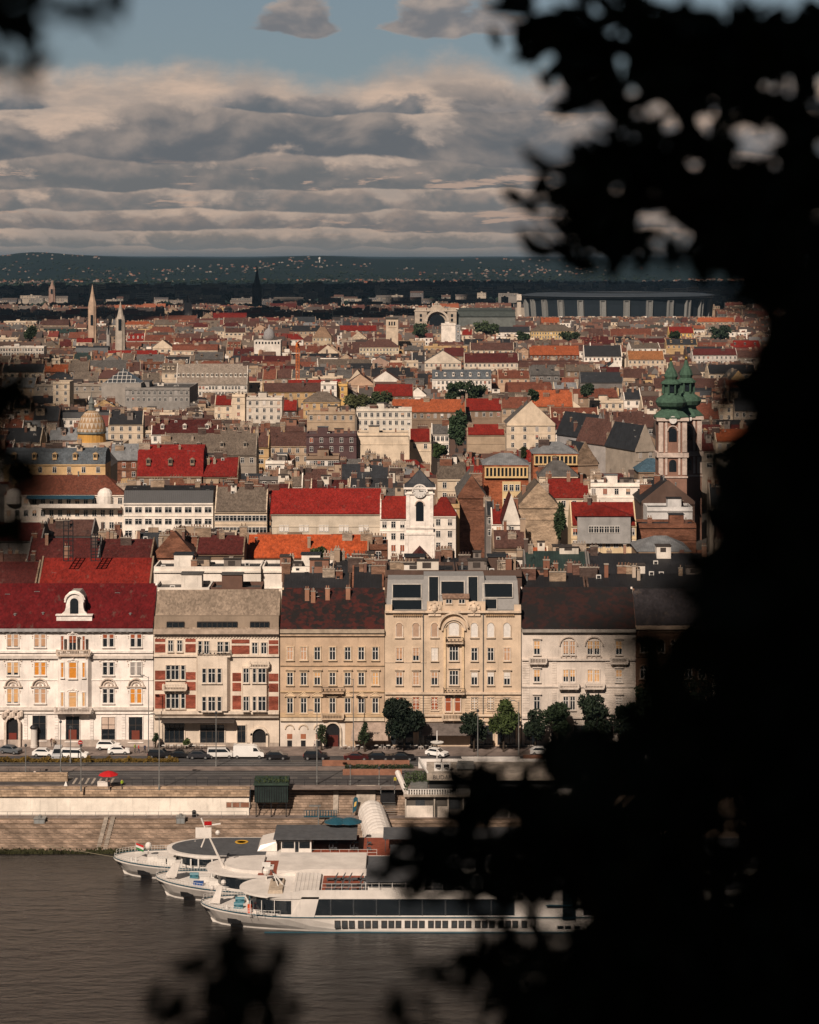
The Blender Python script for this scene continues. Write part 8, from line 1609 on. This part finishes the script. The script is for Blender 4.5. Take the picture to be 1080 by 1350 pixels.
def leaves(rng, pts, s0, s1, name):
    vs, fs = [], []
    for x, y, z in pts:
        s_ = rng.uniform(s0, s1); f = Vector((rng.gauss(0, .6), -1, rng.gauss(0, .6))).normalized(); q = f.to_track_quat('Z', 'Y'); a = rng.uniform(0, 6.283); ca, sa = math.cos(a), math.sin(a)
        k = len(vs)
        for u, v, w in ((0, -1.1, 0), (.26, -.55, .06), (.46, .0, .1), (.30, .6, .07), (0, 1.3, -.08), (-.30, .6, .07), (-.46, .0, .1), (-.26, -.55, .06)):
            u, v = u * ca - v * sa, u * sa + v * ca; p = q @ Vector((u * s_, v * s_, w * s_)); vs.append((x + p.x, y + p.y, z + p.z))
        fs += [(k, k + 1, k + 2, k + 3, k + 4), (k, k + 4, k + 5, k + 6, k + 7)]
    b = MB(); b.v = vs; b.f = fs; b.mi = [0] * len(fs); b.c = [None] * len(fs); return b.mesh(name, ['leaf'])
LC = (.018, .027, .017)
rng = random.Random(42)
t = thing('tree', 'dark leafy tree close to the viewpoint, its branches hanging over the right side', 'tree', (2.3, 3.4, 94))
b = MB(); b.tube((2.3, 3.4, 93), (2.2, 3.2, 97.5), .26, 12, .22); b.tube((2.2, 3.2, 97.5), (1.9, 3.0, 101.5), .22, 12, .15); b.tube((1.9, 3.0, 101.5), (.6, 1.0, 104.2), .15, 10, .07); b.build('trunk', 'bark', t)
def limb(p, Y, r=.03, src=(1.95, 3.05, 101)):
    b = MB(); q = [Vector(src)] + [Vector((PX(a, Y_), Y_, PZ(c, Y_))) for a, c, Y_ in p]
    for i in range(len(q) - 1): b.tube(q[i], q[i + 1], r * (1 - .8 * i / len(q)) + .003, 6, r * (1 - .8 * (i + 1) / len(q)) + .002)
    return b.build('branch', 'bark', t)
limb([(1300, 60, 3.6), (1000, 90, 3.5), (850, 70, 3.5), (720, 40, 3.5)], 3.5); limb([(1250, 260, 3.4), (1000, 250, 3.3), (860, 270, 3.3), (740, 270, 3.3)], 3.3); limb([(1200, 500, 3.0), (1100, 420, 3.0), (1020, 330, 3.0)], 3.0, src=(2.1, 3.1, 99.8)); limb([(1300, 700, 2.0), (1120, 640, 2.0), (1000, 600, 2.0)], 2, .02, (2.25, 3.3, 98.4)); limb([(1300, 880, 2.0), (1080, 900, 1.9), (1010, 870, 1.9)], 2, .02, (2.25, 3.3, 98.0)); 
D1, D2 = 3.0, 3.9
blobs = [(690, 38, 26, 34, D1, D2, 16), (745, 12, 50, 34, D1, D2, 40), (775, 50, 30, 40, D1, D2, 24), (800, 95, 42, 48, D1, D2, 40), (860, 60, 90, 70, D1, D2, 120), (850, 165, 62, 62, D1, D2, 60), (815, 200, 30, 36, D1, D2, 22), (770, 232, 42, 18, D1, D2, 26), (733, 262, 24, 30, D1, D2, 20), (790, 285, 52, 48, D1, D2, 62), (765, 318, 24, 18, D1, D2, 14), (835, 300, 28, 42, D1, D2, 26), (890, 255, 50, 38, D1, D2, 44),
         (960, 90, 100, 90, D1, D2, 150), (1040, 60, 60, 50, D1, D2, 50), (935, 205, 34, 80, D1, D2, 44), (960, 300, 34, 42, D1, D2, 36), (985, 345, 22, 46, D1, D2, 24), (1045, 300, 48, 95, D1, D2, 90), (1040, 180, 50, 60, D1, D2, 60), (1010, 255, 16, 60, D1, D2, 14), (1075, 400, 30, 70, D1, D2, 40),
         (1075, 450, 36, 80, 1.8, 2.8, 60), (1068, 540, 42, 60, 1.8, 2.8, 70), (1066, 600, 40, 48, 1.7, 2.6, 70), (1045, 640, 30, 50, 1.6, 2.4, 50), (1030, 705, 26, 50, 1.6, 2.4, 50), (1075, 760, 90, 45, 1.6, 2.4, 80), (1035, 790, 40, 34, 1.6, 2.2, 40), (850, 925, 16, 34, 1.0, 1.4, 6), (1035, 860, 50, 44, 1.5, 2.2, 60)]
pts = leaf_cloud(rng, [b_[:6] + (b_[6] * (1.5 if b_[0] > 830 and b_[1] > 380 else 1.3 if b_[0] > 920 else 1.0),) for b_ in blobs], .72, .026)
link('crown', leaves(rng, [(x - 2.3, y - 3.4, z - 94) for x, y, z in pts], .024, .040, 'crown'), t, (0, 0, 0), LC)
# unseen canopy added above and behind the viewpoint to shade the near leaves
rng = random.Random(7); pts = []
for k in range(16000):
    v = Vector((rng.gauss(0, 1), rng.gauss(0, 1), rng.gauss(0, 1))).normalized() * rng.random() ** .4
    x, y, z = .2 + v.x * 4.4, -1.6 + v.y * 3.3, 104.4 + v.z * 3.0
    if z < H + .75 + max(0, y) * .55 + (1.0 if y > .6 else 0) or y > 2.6: continue
    pts.append((x - 2.3, y - 3.4, z - 94))
link('canopy', leaves(rng, pts, .13, .24, 'canopy'), t, (0, 0, 0), LC)
# low shrub in front, lower right
rng = random.Random(50)
t = thing('shrub', 'black mass of out-of-focus shrub leaves filling the lower right corner', 'shrub', (.7, 2.0, 97.9))
b = MB()
for k in range(9): b.tube((.55 + k * .06, 1.9, 97.9), (PX(620 + k * 55, 1.9), 1.9, PZ(1180 - (k * 67) % 230, 1.9)), .012, 5, .004)
b.build('stem', 'bark', t)
blobs = [(580, 1345, 40, 26, 1.2, 1.8, 34), (660, 1300, 62, 52, 1.3, 2.0, 60), (780, 1290, 100, 48, 1.3, 2.1, 120), (920, 1230, 110, 110, 1.3, 2.2, 190), (1050, 1200, 70, 160, 1.3, 2.2, 150), (1000, 1040, 110, 90, 1.4, 2.2, 160), (900, 1075, 66, 55, 1.4, 2.1, 70), (845, 1160, 46, 40, 1.4, 2.0, 34),
         (560, 1140, 44, 22, 1.9, 2.6, 30), (530, 1122, 20, 12, 1.9, 2.6, 10), (560, 1165, 36, 18, 1.9, 2.6, 18), (640, 1125, 66, 22, 1.9, 2.6, 44), (600, 1082, 26, 12, 1.9, 2.6, 9), (650, 1050, 52, 28, 1.8, 2.5, 36), (620, 1035, 34, 16, 1.8, 2.5, 14), (720, 1065, 60, 22, 1.8, 2.5, 34), (760, 1120, 66, 30, 1.8, 2.5, 46), (670, 1185, 40, 26, 1.6, 2.3, 26), (725, 1160, 60, 14, 1.7, 2.4, 22), (800, 1180, 34, 44, 1.6, 2.2, 30), (775, 1045, 44, 24, 1.6, 2.2, 26), (840, 985, 26, 16, 1.5, 2.0, 12), (905, 975, 40, 28, 1.4, 2.0, 46), (985, 945, 66, 44, 1.4, 2.2, 80), (1050, 950, 60, 60, 1.4, 2.2, 70), (770, 1000, 60, 12, 1.6, 2.2, 16), (700, 1015, 34, 12, 1.7, 2.3, 9), (640, 1150, 70, 40, 1.8, 2.4, 9), (745, 1110, 90, 60, 1.8, 2.4, 9), (590, 1125, 60, 30, 1.9, 2.6, 9), (800, 1180, 60, 60, 1.6, 2.2, 9), (700, 1060, 80, 26, 1.8, 2.4, 9), (800, 1010, 60, 40, 1.6, 2.2, 9), (650, 1270, 60, 26, 1.6, 2.2, 9), (1000, 1290, 130, 90, 1.6, 2.2, 9), (860, 1310, 150, 60, 1.5, 2.2, 9), (700, 1340, 90, 30, 1.5, 2.2, 9), (1040, 1100, 60, 120, 1.5, 2.2, 9), (930, 1010, 90, 50, 1.5, 2.2, 9), (880, 1120, 70, 70, 1.5, 2.2, 9), (1075, 890, 44, 80, 1.5, 2.2, 9)]
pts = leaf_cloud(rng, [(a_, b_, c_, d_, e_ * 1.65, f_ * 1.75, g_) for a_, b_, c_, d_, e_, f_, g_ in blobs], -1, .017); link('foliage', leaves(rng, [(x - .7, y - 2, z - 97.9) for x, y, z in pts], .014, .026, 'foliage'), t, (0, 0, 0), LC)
rng = random.Random(51)
t = thing('shrub', 'small blurred dark twig with pointed leaves, bottom left above the water', 'shrub', (-.35, 1.9, 97.8)); b = MB(); b.tube((-.35, 1.9, 97.8), (PX(300, 2), 2, PZ(1262, 2)), .008, 5, .003); b.build('stem', 'bark', t)
blobs = [(300, 1262, 30, 12, 1.7, 2.1, 10), (345, 1285, 28, 16, 1.7, 2.1, 13), (300, 1300, 50, 20, 1.7, 2.1, 22), (270, 1325, 44, 18, 1.7, 2.1, 18), (330, 1335, 42, 22, 1.7, 2.1, 22), (235, 1345, 24, 12, 1.7, 2.1, 8), (290, 1350, 60, 12, 1.7, 2.1, 22)]
pts = leaf_cloud(rng, [b_[:4] + (2.3, 2.9, b_[6] * 1.15) for b_ in blobs], .8, .018); link('foliage', leaves(rng, [(x + .35, y - 1.9, z - 97.8) for x, y, z in pts], .014, .026, 'foliage'), t, (0, 0, 0), LC)
rng = random.Random(52)
t = thing('tree', 'dark blurred tree whose leaves reach in at the left edge and top left corner', 'tree', (-1.6, 2.2, 95)); b = MB(); b.tube((-1.6, 2.2, 94), (-1.4, 2.1, 99), .16, 10, .12); b.tube((-1.4, 2.1, 99), (-1.2, 1.9, 102), .12, 10, .06); b.tube((-1.3, 2.0, 100.5), (PX(60, 1.9), 1.9, PZ(5, 1.9)), .03, 6, .005); b.tube((-1.35, 2.0, 99.6), (PX(0, 1.9), 1.9, PZ(560, 1.9)), .03, 6, .005); b.build('trunk', 'bark', t)
blobs = [(30, 5, 60, 14, 1.8, 2.3, 22), (100, 2, 60, 10, 1.8, 2.3, 16), (18, 35, 24, 34, 1.8, 2.3, 14), (-20, 30, 30, 60, 1.8, 2.3, 20), (8, 528, 26, 26, 1.3, 1.7, 26), (-24, 620, 22, 150, 1.3, 1.7, 60), (-8, 700, 16, 50, 1.3, 1.7, 18), (-14, 480, 14, 26, 1.3, 1.7, 10)]
pts = leaf_cloud(rng, blobs, .8, .015); link('crown', leaves(rng, [(x + 1.6, y - 2.2, z - 95) for x, y, z in pts], .014, .024, 'crown'), t, (0, 0, 0), LC)
# ------------------------------------------------------------------ haze: the air over the whole scene
hz = bpy.data.materials.new('air'); hz.use_nodes = True; N.nt = hz.node_tree; hz.node_tree.nodes.clear(); pv = N.node('ShaderNodeVolumePrincipled'); pv.inputs['Color'].default_value = (.42, .68, .95, 1); pv.inputs['Density'].default_value = 3.0e-5; pv.inputs['Anisotropy'].default_value = .3
mo = N.node('ShaderNodeOutputMaterial'); hz.node_tree.links.new(pv.outputs[0], mo.inputs['Volume'])
o = MB().box(-26000, 26000, -420, 41000, -3, 230).build('haze', hz); tag(o, None, None, kind='stuff'); hz.cycles.homogeneous_volume = True
